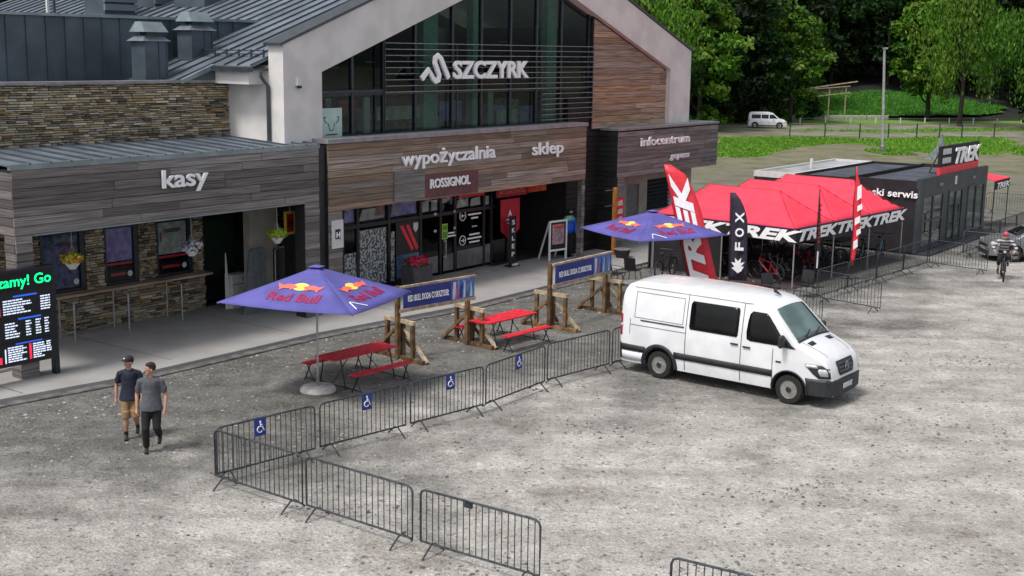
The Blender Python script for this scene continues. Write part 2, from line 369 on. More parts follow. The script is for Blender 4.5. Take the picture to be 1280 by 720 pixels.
    bp = nd(t, 'ShaderNodeBump'); bp.inputs['Strength'].default_value = .8; bp.inputs['Distance'].default_value = .04
    lk(mth('ADD', noise(14, 6, .7), mth('MULTIPLY', vo.outputs[0], .8)), bp.inputs['Height']); lk(bp.outputs[0], b.inputs['Normal'])
    return m
M['ground'] = ground_material()
sheet('ground', [(-500, -60), (500, -60), (500, 700), (-500, 700)], 0, M['ground'])

def stones_mesh(n, area, zf, smin, smax, palette, seed):
    """n loose stones, each a squashed irregular 8-face lump"""
    rs = np.random.RandomState(seed); V = []; F = []; C = []
    base = np.array([(1, 0, 0), (0, 1, 0), (-1, 0, 0), (0, -1, 0), (0, 0, 1), (0, 0, -1)], float)
    fc = [(0, 1, 4), (1, 2, 4), (2, 3, 4), (3, 0, 4), (1, 0, 5), (2, 1, 5), (3, 2, 5), (0, 3, 5)]
    for i in range(n):
        p = area(rs); s = smin+(smax-smin)*rs.rand()**4
        q = base*(s*np.array([1, .6+.5*rs.rand(), .35+.3*rs.rand()]))*(.75+.5*rs.rand(6, 1)); a = rs.rand()*6.28
        c, d = math.cos(a), math.sin(a); x = q[:, 0]*c-q[:, 1]*d+p[0]; y = q[:, 0]*d+q[:, 1]*c+p[1]; z = q[:, 2]+zf+s*.12
        k = len(V); V += list(zip(x, y, z)); F += [tuple(k+j for j in f) for f in fc]
        co = palette[rs.randint(len(palette))]; f = .8+.4*rs.rand(); C += [tuple(v*f for v in co)]*8
    return V, F, C
def colored_mesh(name, V, F, C, m, parent=None, smooth=False):
    me = bpy.data.meshes.new(name); me.from_pydata(V, [], F); me.materials.append(m)
    a = me.attributes.new('col', 'FLOAT_COLOR', 'FACE'); arr = np.ones((len(F), 4), np.float32); arr[:, :3] = np.array(C, np.float32); a.data.foreach_set('color', arr.ravel())
    me.update(); return meshobj(name, me, parent)
def yard(rs):
    while True:
        y = 13+rs.rand()**1.2*47; x = (rs.rand()*2-1)*(y*.47)+1.5
        l = W2L(x, y)
        if l.y < -.35: return x, y
def kerbside(rs):
    u = -12+rs.rand()*38; v = -.4-rs.rand()**1.8*5.5; p = L2W(u, v); return p.x, p.y
V1, F1, C1 = stones_mesh(9000, yard, 0, .010, .050, [(.30, .28, .26), (.42, .40, .37), (.16, .155, .15), (.10, .095, .09), (.24, .22, .19)], 3)
V2, F2, C2 = stones_mesh(4500, kerbside, 0, .012, .075, [(.25, .24, .225), (.33, .315, .30), (.12, .12, .115), (.20, .19, .17)], 5)
CL = [(1.7, 26.5, 1.6, .7), (-3.2, 21.2, 2.2, .5), (-.5, 18.6, 2.2, .5), (-3.0, 25.6, 2.5, .6), (.6, 29.4, 2.5, .7), (5.5, 22.5, 1.8, .6), (3.5, 19.0, 1.6, .5), (-6.5, 27.5, 2.4, 1.2), (9.0, 27.0, 2.0, .8), (8.0, 35.5, 2.5, 1.0), (2.5, 15.5, 1.5, .5), (-4.5, 17.8, 1.4, .5), (12.0, 33.0, 2.2, .7)]
def clumps(rs):
    c_ = CL[rs.randint(len(CL))]; return c_[0]+rs.randn()*c_[2]*.5, c_[1]+rs.randn()*c_[3]*.6
V3, F3, C3 = stones_mesh(3600, clumps, 0, .010, .055, [(.10, .095, .09), (.15, .145, .135), (.22, .21, .20), (.33, .32, .30)], 8)
F2 = F2+[tuple(i+len(V2) for i in f) for f in F3]; V2 = V2+V3; C2 = C2+C3
k0 = len(V1)
setp(colored_mesh('loose_gravel', V1+V2, F1+[tuple(i+k0 for i in f) for f in F2], C1+C2, M['stone_mat']), 'loose grey and pale stones scattered over the dusty yard', 'gravel', kind='stuff')

# ---- pavement in front of the building
front = [(-22, .75), (-9.6, .50), (-6.7, .06), (-.1, 0), (6, -.72), (10.5, -.68), (27.5, -.80)]
def slab(name, line, dv0, back, z0, z1, m):
    pts = [L2W(u, v+dv0) for u, v in line]+[L2W(line[-1][0], back), L2W(line[0][0], back)]
    return setp(MB().poly([(p.x, p.y, z0) for p in pts], (0, 0, z1-z0)).build(name, m), kind='structure')
slab('pavement', front, 0, 5.2, -.1, .12, M['concrete'])
for i in range(len(front)-1):
    (a, b), (c, d) = front[i], front[i+1]
    q = [L2W(a, b-.004), L2W(c, d-.004), L2W(c, d-.30), L2W(a, b-.30)]
    setp(MB().poly([(p.x, p.y, -.05) for p in q], (0, 0, .085)).build('kerb', M['kerb']), kind='structure')
for u in (-9, -4.8, -.6, 3.6, 7.8, 12, 16.2, 20.4):   # expansion joints
    p = [L2W(u, .55), L2W(u+.03, .55), L2W(u+.03, 5), L2W(u, 5)]
    setp(MB().poly([(q.x, q.y, .124) for q in p]).build('pavement_joint', M['kerb']), kind='structure')

# ================================================================ SKI STATION BUILDING (local frame: x along the facade, y into it)
B = thing('ski_station_building', 'long wood and glass ski station building with white gable and grey metal roofs', 'building', O, ANG)
def part(name, mb, m, parent=None, **k): return mb.build(name, m, parent or B, **k)

def planks(parent, x0, x1, z0, z1, y, m, h=.205, lens=(1.6, 4.2), th=.032, gap=.014, shape=None, name='plank', side=None):
    """horizontal boards on a facade; shape(z) gives x limits; side='x' puts them on a face running along y"""
    n = max(1, round((z1-z0)/h)); hh = (z1-z0)/n
    for i in range(n):
        za, zb = z0+i*hh+gap/2, z0+(i+1)*hh-gap/2
        a0, a1 = (x0, x1) if not shape else shape((za+zb)/2)
        x = a0
        while x < a1-.02:
            l = random.uniform(*lens); e = min(a1, x+l)
            if a1-e < .5: e = a1
            t = th+random.uniform(-.012, .012)
            mb = MB()
            if shape:
                sa, sb = shape(za), shape(zb)
                X0a = max(x, sa[0]) if x > a0+.001 else sa[0]; X0b = max(x, sb[0]) if x > a0+.001 else sb[0]
                X1a = min(e, sa[1]) if e < a1-.001 else sa[1]; X1b = min(e, sb[1]) if e < a1-.001 else sb[1]
                if X1a-X0a > .02 and X1b-X0b > .001: mb.poly([(X0a, y, za), (X1a-gap, y, za), (X1b-gap, y, zb), (X0b, y, zb)], (0, -t, 0))
            elif side == 'x': mb.box(y-t, y, x, e-gap, za, zb)
            else: mb.box(x, e-gap, y-t, y, za, zb)
            if mb.v: mb.build(name, m, parent)
            x = e

# -- kasy wing canopy
fk = part('fascia', MB().box(-8.28, 1.62, 1.66, 2.1, 3.62, 5.16), M['backing'])
planks(fk, -8.30, 1.64, 3.60, 5.16, 1.655, M['plank_grey'], h=.22, lens=(2.2, 6.5))
sd = part('side_fascia', MB().box(-8.27, -8.0, 1.70, 9, 3.62, 5.1), M['backing'])
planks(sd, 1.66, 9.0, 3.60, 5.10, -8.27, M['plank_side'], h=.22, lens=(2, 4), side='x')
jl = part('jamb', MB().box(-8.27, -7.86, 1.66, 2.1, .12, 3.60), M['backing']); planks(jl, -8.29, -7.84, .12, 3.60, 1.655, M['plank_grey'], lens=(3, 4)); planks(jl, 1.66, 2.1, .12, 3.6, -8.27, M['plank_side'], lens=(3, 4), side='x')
jr = part('jamb', MB().box(1.08, 1.62, 1.66, 2.1, .12, 3.62), M['backing']); planks(jr, 1.06, 1.64, .12, 3.60, 1.655, M['plank_grey'], lens=(3, 4))
part('soffit', MB().box(-8.0, 1.6, 2.1, 5.1, 3.62, 3.70), M['backing'])
part('fascia_trim', MB().box(-8.34, 1.66, 1.60, 1.72, 5.16, 5.30), M['zinc_light'])
part('lower_trim', MB().box(-7.84, 1.06, 1.62, 1.70, 3.565, 3.60), M['zinc_light'])
# lean-to roof strips over the ticket wing
u = -8.34; i = 0
while u < 1.6:
    e = min(u+.56, 1.64)
    mb = MB().poly([(u, 1.62, 5.235), (e-.01, 1.62, 5.235), (e-.01, 4.98, 5.40), (u, 4.98, 5.40)], (0, 0, .03))
    rp_ = part('roof_panel', mb, M['roof']); u = e
    MB().poly([(e-.05, 1.60, 5.262), (e-.01, 1.60, 5.262), (e-.01, 4.98, 5.43), (e-.05, 4.98, 5.43)], (0, 0, .05)).build('seam', M['roof_dark'], rp_)
# -- ticket wing wall: stone below a wooden shelf, windows between stone piers
def dry_stone(parent, x0, x1, z0, z1, y, hs=(.05, .10), ls=(.14, .46), seed=1, name='dry_stone'):
    rs = np.random.RandomState(seed); V = []; F = []; C = []
    pal = [(.40, .355, .26), (.31, .255, .175), (.19, .165, .13), (.50, .45, .35), (.33, .235, .13), (.28, .26, .215), (.12, .105, .085), (.43, .36, .24)]
    z = z0
    while z < z1-.02:
        h = rs.uniform(*hs); h = min(h, z1-z); x = x0-rs.rand()*.2
        while x < x1:
            l = rs.uniform(*ls); a, b = max(x, x0), min(x+l, x1)
            if b-a > .02:
                t = .03+rs.rand()*.075; g = .006; j = rs.uniform(-.012, .012)
                vs = [(a+g, y, z+g), (b-g, y, z+g), (b-g, y, z+h-g), (a+g, y, z+h-g), (a+g*2, y-t, z+g*2+j*.3), (b-g*2, y-t+j, z+g*1.5), (b-g*2, y-t-j*.5, z+h-g*2), (a+g*3, y-t, z+h-g*2+j*.3)]
                k = len(V); V += vs; fs = [(4, 5, 6, 7), (0, 1, 5, 4), (1, 2, 6, 5), (2, 3, 7, 6), (3, 0, 4, 7)]
                F += [tuple(k+q for q in f) for f in fs]; c = pal[rs.randint(len(pal))]; f = .85+.35*rs.rand(); C += [tuple(q*f for q in c)]*5
            x += l
        z += h
    o = colored_mesh(name, V, F, C, M['stone_mat'], parent); o['kind'] = 'stuff'; return o
w = part('wall', MB().box(-9.5, .12, 5.15, 5.6, 0, 1.22), M['backing']); dry_stone(w, -9.3, .12, .12, 1.22, 5.15, seed=2)
for a, b in ((-9.6, -5.45), (-4.02, -3.42), (-2.24, -1.62), (-.28, .12)):
    p = part('pier', MB().box(a, b, 5.2, 5.6, 1.22, 3.62), M['backing']); dry_stone(p, a, b, 1.24, 3.62, 5.2, seed=int(90+a*7), ls=(.12, .3))
part('counter_shelf', MB().box(-5.6, .12, 4.72, 5.18, 1.22, 1.28), M['plank_red'])
M['poster_violet'] = mat('violet poster print', (.42, .34, .75), .6, ns=4, col2=(.24, .17, .50))
M['poster_grey'] = mat('grey poster print', (.55, .52, .50), .6, ns=4, var=.15)
M['poster_navy'] = mat('navy poster print', (.12, .14, .34), .6, ns=5, col2=(.03, .035, .06))
for k, (a, b, pm) in enumerate(((-5.42, -4.05, 'poster_navy'), (-3.40, -2.26, 'poster_violet'), (-1.60, -.30, 'poster_grey'))):
    f = part('window', MB().box(a, a+.07, 5.16, 5.26, 1.30, 3.60).box(b-.14, b, 5.16, 5.26, 1.30, 3.60).box(a+.07, b-.14, 5.16, 5.26, 1.30, 1.37).box(a+.07, b-.14, 5.16, 5.26, 2.93, 3.05), M['frame'])
    MB().box(a+.07, b-.14, 5.20, 5.215, 1.37, 2.93).build('pane', M['glass'], f)
    MB().box(a+.10, b-.17, 5.218, 5.226, 1.95 if k else 1.4, 2.9).build('poster', M[pm], f)
    # counter, desk and till seen through the pane
    q = MB().box(a+.07, b-.14, 5.55, 6.3, .9, 1.62)
    for j in range(3): q.box(a+.15+j*.38, a+.36+j*.38, 5.7, 5.9, 1.62, 1.85+.06*j)
    q.build('desk', M['interior'], f)
    if k: MB().box(a+.08, b-.15, 5.24, 5.27, 1.83, 1.90).box(a+.25, b-.4, 5.24, 5.27, 1.52, 1.6).build('railing', M['red'], f)  # red bars painted in as the reflection of the red tables
    # round number sticker
    MB().lathe((b-.28, 5.196, 1.55), [(.085, 0), (.085, -.004)], 14, 'y').build('sticker', M['offwhite'], f)
    if k == 2:
        for zz, l0, l1 in ((2.66, .30, .92), (2.60, .34, .86)): MB().box(a+l0, a+l1, 5.188, 5.196, zz, zz+.035).build('print_line', M['black'], f)
        MB().box(a+.17, a+.21, 5.188, 5.196, 2.35, 2.62).build('print_line', M['red_dark'], f)
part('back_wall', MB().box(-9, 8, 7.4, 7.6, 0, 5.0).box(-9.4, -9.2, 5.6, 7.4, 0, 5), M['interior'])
# doorway and the corner bay with beige pier
part('door_recess', MB().box(.14, .20, 5.2, 7.3, .12, 3.6).box(.2, 4.4, 5.9, 6.0, .12, 3.6), M['interior'])
M['greenboard'] = mat('dark green board', (.02, .05, .03), .7)
part('board', MB().box(.55, 1.9, 5.82, 5.88, 1.1, 2.75), M['greenboard'])
part('corner_pier', MB().box(.60, 1.70, 3.55, 3.85, .12, 3.62), M['beige'])
w = part('wall', MB().box(1.42, 4.2, 4.6, 4.8, .12, 3.6), M['backing']); dry_stone(w, 1.42, 3.6, 1.3, 3.6, 4.6, seed=9)
d = part('shutter_window', MB().box(1.5, 2.78, 3.50, 3.56, .5, 1.98), M['black'])
d2 = MB().tube([(1.52, 3.47, .4), (1.52, 3.47, 1.92), (1.6, 3.47, 2.0), (2.62, 3.47, 2.0), (2.70, 3.47, 1.9), (2.70, 3.47, .4)], .025, 6); d2.build('frame', M['steel_pale'], d)
for j in range(12): MB().box(1.56, 2.68, 3.475, 3.50, .55+j*.115, .60+j*.115).build('slat', M['frame'], d)
# black column between the two canopies
c = part('column', MB().box(1.66, 2.0, 1.72, 3.2, .12, 5.2), M['black'])
# -- rental shop canopy
fm = part('fascia', MB().box(2.02, 15.88, 1.66, 2.1, 3.24, 5.28), M['backing'])
planks(fm, 2.02, 15.9, 3.22, 5.26, 1.655, M['plank_brown'], h=.2, lens=(2.2, 7))
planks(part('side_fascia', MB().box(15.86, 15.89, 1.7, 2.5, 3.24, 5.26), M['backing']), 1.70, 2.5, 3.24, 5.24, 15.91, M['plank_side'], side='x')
part('fascia_trim', MB().box(1.98, 15.94, 1.58, 2.3, 5.27, 5.40), M['flash'])
j1 = part('jamb', MB().box(2.04, 2.58, 1.66, 2.1, .12, 3.22), M['backing']); planks(j1, 2.02, 2.60, .12, 3.215, 1.655, M['plank_grey'], lens=(3, 4))
j2 = part('jamb', MB().box(15.70, 15.86, 1.66, 1.84, .12, 3.22), M['backing']); planks(j2, 15.68, 15.88, .12, 3.215, 1.655, M['plank_grey'], lens=(3, 4))
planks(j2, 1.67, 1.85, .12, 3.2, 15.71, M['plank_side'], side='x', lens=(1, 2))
part('soffit', MB().box(2.02, 15.86, 2.1, 6.4, 3.26, 3.34), M['backing'])
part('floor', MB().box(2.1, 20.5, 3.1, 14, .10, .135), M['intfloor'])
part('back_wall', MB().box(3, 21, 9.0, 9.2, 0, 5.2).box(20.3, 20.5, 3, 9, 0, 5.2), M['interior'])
# shop front: mullions, rails, panes
GX = [4.16, 4.86, 6.36, 7.98, 9.05, 9.86, 11.52, 11.98, 13.0]
sf = part('shop_front', MB().box(4.1, 13.05, 3.16, 3.28, .12, .22).box(4.1, 13.05, 3.16, 3.28, 2.30, 2.42).box(4.1, 13.05, 3.16, 3.28, 3.14, 3.26), M['black'])
for k, x in enumerate(GX): MB().box(x-.06, x+.06, 3.15, 3.29, .22, 3.14).build('mullion', M['black'], sf)
for k in range(len(GX)-1):
    MB().box(GX[k]+.06, GX[k+1]-.06, 3.20, 3.215, .22, 2.30).build('pane', M['glass_dark'] if k in (1, 3, 4, 5, 7) else M['glass'], sf)
    MB().box(GX[k]+.06, GX[k+1]-.06, 3.20, 3.215, 2.42, 3.14).build('pane', M['glass'], sf)
part('wall', MB().box(2.6, 4.1, 3.2, 3.3, .12, 3.26), M['plank_grey'])
M['leopard'] = mat('speckled silver film', (.42, .45, .46), .5, ns=11, col2=(.05, .055, .06), hi=.56, lo=.46)
for a, b, z0, z1 in ((4.97, 6.25, .3, 2.2), (4.25, 4.8, .3, 1.5), (6.48, 6.66, .3, 2.0)):
    MB().box(a, b, 3.185, 3.196, z0, z1).build('window_film', M['leopard'], sf)
# ski poster: dark sky over blue snow, two red skis
M['poster_blue'] = mat('blue snow print', (.10, .20, .34), .5, ns=3, col2=(.02, .06, .14))
M['poster_black'] = mat('black print', (.01, .011, .013), .5)
po = part('poster', MB().box(6.72, 7.92, 3.175, 3.19, .35, 2.28), M['poster_black'])
MB().box(6.74, 7.90, 3.165, 3.174, .36, 1.15).build('snow_print', M['poster_blue'], po)
for dx in (0, .30): MB().poly([(6.9+dx, 3.17, 2.15), (7.06+dx, 3.17, 2.17), (7.62+dx*.8, 3.17, 1.32), (7.5+dx*.8, 3.17, 1.24)], (0, -.01, 0)).build('ski_print', M['red'], po)
MB().poly([(7.6, 3.17, 2.2), (7.84, 3.17, 2.2), (7.84, 3.17, 2.0), (7.72, 3.17, 1.86), (7.6, 3.17, 2.0)], (0, -.008, 0)).build('badge_print', M['offwhite'], po)
# goods inside and red header band
for a, b, z0, z1, mm in ((7.9, 9.8, 2.95, 3.2, 'red'), (9.95, 11.4, 2.86, 3.2, 'red'), (12.0, 13.9, 2.70, 3.2, 'red_dark')):
    MB().box(a, b, 3.08 if mm == 'red' else 2.95, 3.12 if mm == 'red' else 3.0, z0, z1).build('header_band', M[mm], sf)
write('ROSSIGNOL', (12.15, 2.94, 2.82), (1, 0, 0), (0, 0, 1), .22, .01, M['orange'], sf, width=1.6, off=.02, joined=True, name='header_lettering')
M['orange_print'] = mat('orange print', (.55, .12, .02), .6, ns=3, col2=(.5, .02, .02))
MB().box(13.95, 15.15, 2.95, 3.0, 2.75, 3.2).build('header_band', M['orange_print'], sf)
MB().box(9.12, 9.42, 3.15, 3.165, 1.45, 2.0).build('notice', mat('lime notice', (.35, .55, .04), .6, var=.05), sf)
MB().box(9.16, 9.38, 3.14, 3.15, 1.5, 1.72).box(9.16, 9.38, 3.14, 3.15, 1.78, 1.95).build('notice_print', mat('green print', (.08, .25, .03), .6), sf)
# white opening-hours print: two circled arrows with lines of small text
def dashes(parent, x0, z, y, widths, h, m, gap, name='print_line', centre=None):
    for k, w_ in enumerate(widths):
        a = x0 if centre is None else centre-w_/2
        MB().box(a, a+w_, y-.006, y, z-k*gap, z-k*gap+h).build(name, m, parent)
for zc in (2.18, 1.28):
    MB().ring((10.32, 3.19, zc), .17, .018, 20, 4).build('arrow_ring', M['white'], sf)
    s_ = 1 if zc < 2 else -1
    MB().box(10.22, 10.42, 3.18, 3.19, zc-.018, zc+.018).poly([(10.32+.10*s_, 3.19, zc), (10.32+.02*s_, 3.19, zc+.08), (10.32+.02*s_, 3.19, zc-.08)], (0, -.01, 0)).build('arrow', M['white'], sf)
dashes(sf, 0, 2.30, 3.19, (.7, .75, .4), .06, M['white'], .14, centre=11.0); dashes(sf, 0, 1.72, 3.19, (.3,), .04, M['offwhite'], .1, centre=11.0)
dashes(sf, 0, 1.42, 3.19, (.6, .8, .6), .06, M['white'], .14, centre=11.0)
dashes(sf, 0, 1.62, 3.14, (.35, .45), .05, M['white'], .11, centre=9.62)
MB().box(9.20, 9.235, 3.04, 3.10, .75, 1.45).box(9.10, 9.22, 3.06, 3.09, 1.38, 1.42).box(9.10, 9.22, 3.06, 3.09, .82, .86).build('door_handle', M['steel_pale'], sf)
for x in (8.7, 8.75, 9.78, 9.80):
    for zz in (1.9, 2.5): MB().lathe((x, 3.14, zz-.1), [(.05, 0), (.05, -.01)], 8, 'y').build('sticker', M['offwhite'], sf)
M['dull_print'] = mat('dull grey film', (.13, .135, .145), .5, ns=2, var=.2)
# goods behind the upper panes
rs = random.Random(5)
for k in range(26):
    x = 4.5+rs.random()*7.4; c_ = rs.choice(['offwhite', 'poster_grey', 'red_dark', 'poster_violet', 'poster_navy', 'poster_grey'])
    part('shop_goods', MB().ball((x, 3.55+rs.random()*.5, rs.choice([2.55, 2.75, 1.0])+rs.random()*.1), .12+rs.random()*.12, .1, .10+rs.random()*.12, 8, 5), M[c_])
for k in range(5): part('shop_shelf', MB().box(4.6+k*1.6, 5.9+k*1.6, 4.2, 4.7, .13, .9+.25*(k % 3)), M['poster_grey'])
for k, (x, w_, z0, z1, mm) in enumerate(((4.3, .45, 2.5, 3.05, 'poster_violet'), (5.0, 1.2, 2.5, 2.9, 'poster_grey'), (5.75, .45, 2.6, 3.05, 'red'), (6.5, 1.35, 2.5, 3.05, 'poster_violet'), (6.55, .5, 2.55, 2.9, 'offwhite'), (8.1, .4, 2.5, 2.9, 'offwhite'), (8.6, .35, 2.5, 2.9, 'poster_grey'), (10.0, .7, 2.48, 2.8, 'poster_grey'), (10.8, .6, 2.48, 2.8, 'offwhite'), (11.6, .3, 2.45, 2.8, 'offwhite'), (8.15, .75, .3, .9, 'dull_print'), (9.95, 1.5, .3, .95, 'dull_print'), (11.6, .3, .3, 1.0, 'dull_print'), (9.2, .55, .3, .9, 'dull_print'))):
    part('window_print', MB().box(x, x+w_, 3.155, 3.165 if z0 < 1 else 3.16, z0, z1) if z0 < 1 else MB().poly([(x, 3.235, z0), (x+w_, 3.235, z0+.02), (x+w_*.94, 3.235, z1), (x+w_*.1, 3.235, z1-.04)], (0, .01, 0)), M[mm])
# entrance recess
part('recess_wall', MB().box(13.0, 13.12, 3.3, 5.4, .12, 3.26).box(13.1, 20.2, 5.4, 5.5, .12, 3.26), M['black'])
ed = part('entrance_door', MB().box(15.6, 16.3, 5.3, 5.38, .13, 2.4), M['black'])
MB().box(15.66, 16.24, 5.28, 5.297, .3, 1.7).build('pane', mat('grey door pane', (.10, .105, .115), .3), ed)
part('entrance_panel', MB().box(18.0, 18.5, 5.3, 5.36, 1.8, 2.6), M['poster_grey'])
M['banner_red'] = mat('red hanging banner', (.45, .008, .03), .6, var=.1)  # plain red cloth colour, no emission
rb = part('hanging_banner', MB().poly([(12.15, 2.9, 2.62), (13.35, 2.9, 2.62), (13.35, 2.9, 1.45), (12.75, 2.9, 1.05), (12.2, 2.9, 1.45)], (0, -.02, 0)), M['banner_red'])
MB().poly([(12.6, 2.87, 1.95), (12.72, 2.87, 2.22), (12.84, 2.87, 1.95), (12.72, 2.87, 2.04)], (0, -.01, 0)).box(12.5, 12.95, 2.86, 2.87, 1.82, 1.88).box(12.55, 12.9, 2.86, 2.87, 1.70, 1.73).build('emblem', M['white'], rb)
M['cream_poster'] = mat('cream print', (.45, .40, .34), .6, ns=8, var=.3)
for a, b, z0, z1, mm in ((16.6, 16.95, 1.55, 2.1, 'cream_poster'), (18.35, 18.8, 2.05, 2.75, 'offwhite'), (18.85, 19.6, 2.05, 2.7, 'red')):
    part('poster', MB().box(a, b, 5.2, 5.22, z0, z1), M[mm])
# -- black slatted recess and information centre block
part('recess_core', MB().box(15.95, 18.2, 2.62, 5, 0, 6.2), M['backing'])
for i in range(31): part('slat', MB().box(15.95, 18.22, 2.55, 2.62, .15+i*.2, .33+i*.2), M['blackslat'])
fi = part('fascia', MB().box(18.24, 26.6, 1.66, 2.6, 3.12, 4.98), M['backing'])
planks(fi, 18.22, 26.62, 3.10, 4.92, 1.655, M['plank_grey'], h=.2, lens=(2.0, 5))
sfi = part('side_fascia', MB().box(18.22, 18.25, 1.66, 2.6, .12, 4.98), M['backing'])
for i in range(24): MB().box(18.18, 18.22, 1.67, 2.56, .15+i*.2, .33+i*.2).build('slat', M['blackslat'], sfi)
part('fascia_trim', MB().box(18.18, 26.66, 1.60, 2.9, 4.98, 5.07), M['flash'])
planks(part('jamb', MB().box(18.3, 18.7, 1.66, 2.1, .12, 3.10), M['backing']), 18.28, 18.72, .12, 3.095, 1.655, M['plank_grey'], lens=(3, 4))
part('wall', MB().box(18.72, 21.0, 2.9, 3.1, .12, 3.12).box(22.05, 22.7, 2.9, 3.1, .12, 3.12).box(24.8, 26.6, 2.9, 3.1, .12, 3.12).box(21.0, 22.05, 2.9, 3.1, 2.5, 3.12).box(22.7, 24.8, 2.9, 3.1, 2.62, 3.12).box(22.7, 24.8, 2.9, 3.1, .12, 1.25), M['beige'])
part('soffit', MB().box(18.3, 26.6, 2.1, 2.9, 3.13, 3.2), M['beige'])
gd = part('door', MB().box(21.02, 22.03, 2.98, 3.04, .12, 2.48), mat('grey steel door', (.16, .17, .175), .5)); MB().box(21.85, 21.9, 2.93, 2.98, 1.05, 1.2).build('handle', M['steel'], gd)
bw = part('window', MB().box(22.72, 24.78, 3.02, 3.06, 1.27, 2.60), M['black'])
for j in range(8): MB().obox((23.75, 2.98, 1.36+j*.165), 2.0, .12, .02, Euler((R(35), 0, 0)).to_matrix()).build('shutter_slat', M['frame'], bw)
# -- upper storey: white gable, sloping roof
GL, GR, EZ, SL = .87, 25.0, 8.15, .366
AP = (GL+GR)/2
def gz(x, z0=EZ): return z0+SL*(min(x, 2*AP-x)-GL)
yf = 2.25
mb = MB()
# frame band: outer outline minus inner opening, built of four solid pieces
inL, inR = 2.42, 23.25
izL = 7.37
def iz(x): return izL+.355*(min(x, 2*AP-x)-inL)
mb.poly([(GL, yf, 4.9), (inL, yf, 4.9), (inL, yf, izL), (GL, yf, EZ)], (0, .62, 0))
mb.poly([(GR, yf, 4.9), (GR, yf, EZ), (inR, yf, izL), (inR, yf, 4.9)], (0, .62, 0))
mb.poly([(GL, yf, EZ), (inL, yf, izL), (AP, yf, iz(AP)), (AP, yf, gz(AP))], (0, .62, 0))
mb.poly([(GR, yf, EZ), (AP, yf, gz(AP)), (AP, yf, iz(AP)), (inR, yf, izL)], (0, .62, 0))
part('gable_wall', mb, M['render_white'])
part('side_wall', MB().box(.90, 1.2, 2.87, 26, 4.9, 7.55).box(24.7, 24.98, 2.87, 26, 0, 7.6), M['render_white'])
part('side_wall', MB().box(.3, .9, 3.1, 4.6, 7.0, 7.4), M['render_white'])
part('rear_wall', MB().box(.9, 25, 25.7, 26, 0, 8), M['render_white'])
# lamp on the gable wall
lp = part('wall_lamp', MB().box(1.33, 1.49, 2.14, 2.25, 6.98, 7.22), M['offwhite']); MB().box(1.36, 1.46, 2.10, 2.20, 6.90, 6.975).build('lens', M['black'], lp)
# verge flashing on the gable
part('verge', MB().poly([(GL-.12, yf-.05, EZ-.02), (AP, yf-.05, gz(AP)+.02), (AP, yf-.05, gz(AP)+.10), (GL-.12, yf-.05, EZ+.06)], (0, .75, 0)).poly([(GR+.12, yf-.05, EZ-.02), (AP, yf-.05, gz(AP)+.02), (AP, yf-.05, gz(AP)+.10), (GR+.12, yf-.05, EZ+.06)], (0, .75, 0)), M['gutter'])
def rz(x): return 7.70+.352*(min(x, 2*AP-x)-GL)
y = 2.92; k = 0
while y < 26:
    e = y+.58; x0 = .25 if y < 4.6 else -1.2
    for sgn in (0, 1):
        if sgn and k > 12: continue
        a, b_ = (x0, AP) if not sgn else (GR+.2, AP)
        mb = MB().poly([(a, y, rz(a)), (b_, y, rz(b_)), (b_, e-.006, rz(b_)), (a, e-.006, rz(a))], (0, 0, .05))
        rp_ = part('roof_panel', mb, M['roof'])
        MB().poly([(a, y, rz(a)+.05), (b_, y, rz(b_)+.05), (b_, y+.045, rz(b_)+.05), (a, y+.045, rz(a)+.05)], (0, 0, .055)).build('seam', M['roof_dark'], rp_)
    y = e; k += 1
part('gutter', MB().box(.12, .30, 2.9, 4.6, 7.36, 7.50).box(.3, .9, 2.9, 4.62, 7.40, 7.46), M['gutter'])
part('roof_edge', MB().poly([(.25, 4.52, 7.42), (-.95, 4.52, 7.0), (-.95, 4.52, 7.12), (.25, 4.52, 7.56)], (0, .12, 0)), M['zinc_light'])
part('roof_cheek', MB().poly([(.88, 4.56, 7.40), (.25, 4.56, 7.40), (-.75, 4.56, 7.11), (.88, 4.56, 7.11)], (0, .08, 0)), M['roof_dark'])
# downpipe
part('downpipe', MB().tube([(.55, 2.84, 7.38), (.55, 2.84, 7.22), (.80, 2.84, 6.95), (.80, 2.84, 5.35)], .055, 8), M['gutter'], smooth=True)
# snow guards
def guard(y0, y1, x, n):
    z = rz(x)+.1
    g = part('snow_guard', MB().tube([(x, y0, z+.06), (x, y1, z+.06)], .018, 5).tube([(x, y0, z+.16), (x, y1, z+.16)], .018, 5), M['gutter'])
    for i in range(n):
        yy = y0+(y1-y0)*i/(n-1); MB().box(x-.02, x+.02, yy-.02, yy+.02, z-.08, z+.2).build('bracket', M['gutter'], g)
guard(3.1, 6.9, .9, 8); guard(7.3, 22, 7.2, 16)
# parapet of vertical seamed panels across the roof
u = -13.0
while u < 6.6:
    e = u+.62; zt = 8.86
    p = part('cladding_panel', MB().box(u, e-.012, 7.0, 7.06, 6.6, zt).box(u-.015, u+.02, 6.955, 7.0, 6.6, zt), M['roof_dark']); u = e
part('parapet_cap', MB().box(-13, 6.7, 6.90, 7.5, 8.86, 8.94), M['zinc_light'])
part('parapet_core', MB().box(-13, 6.6, 7.06, 7.45, 6.6, 8.86), M['backing'])
part('flat_roof', MB().box(-13, 5, 7.5, 16, 8.2, 8.55), M['roof_dark'])
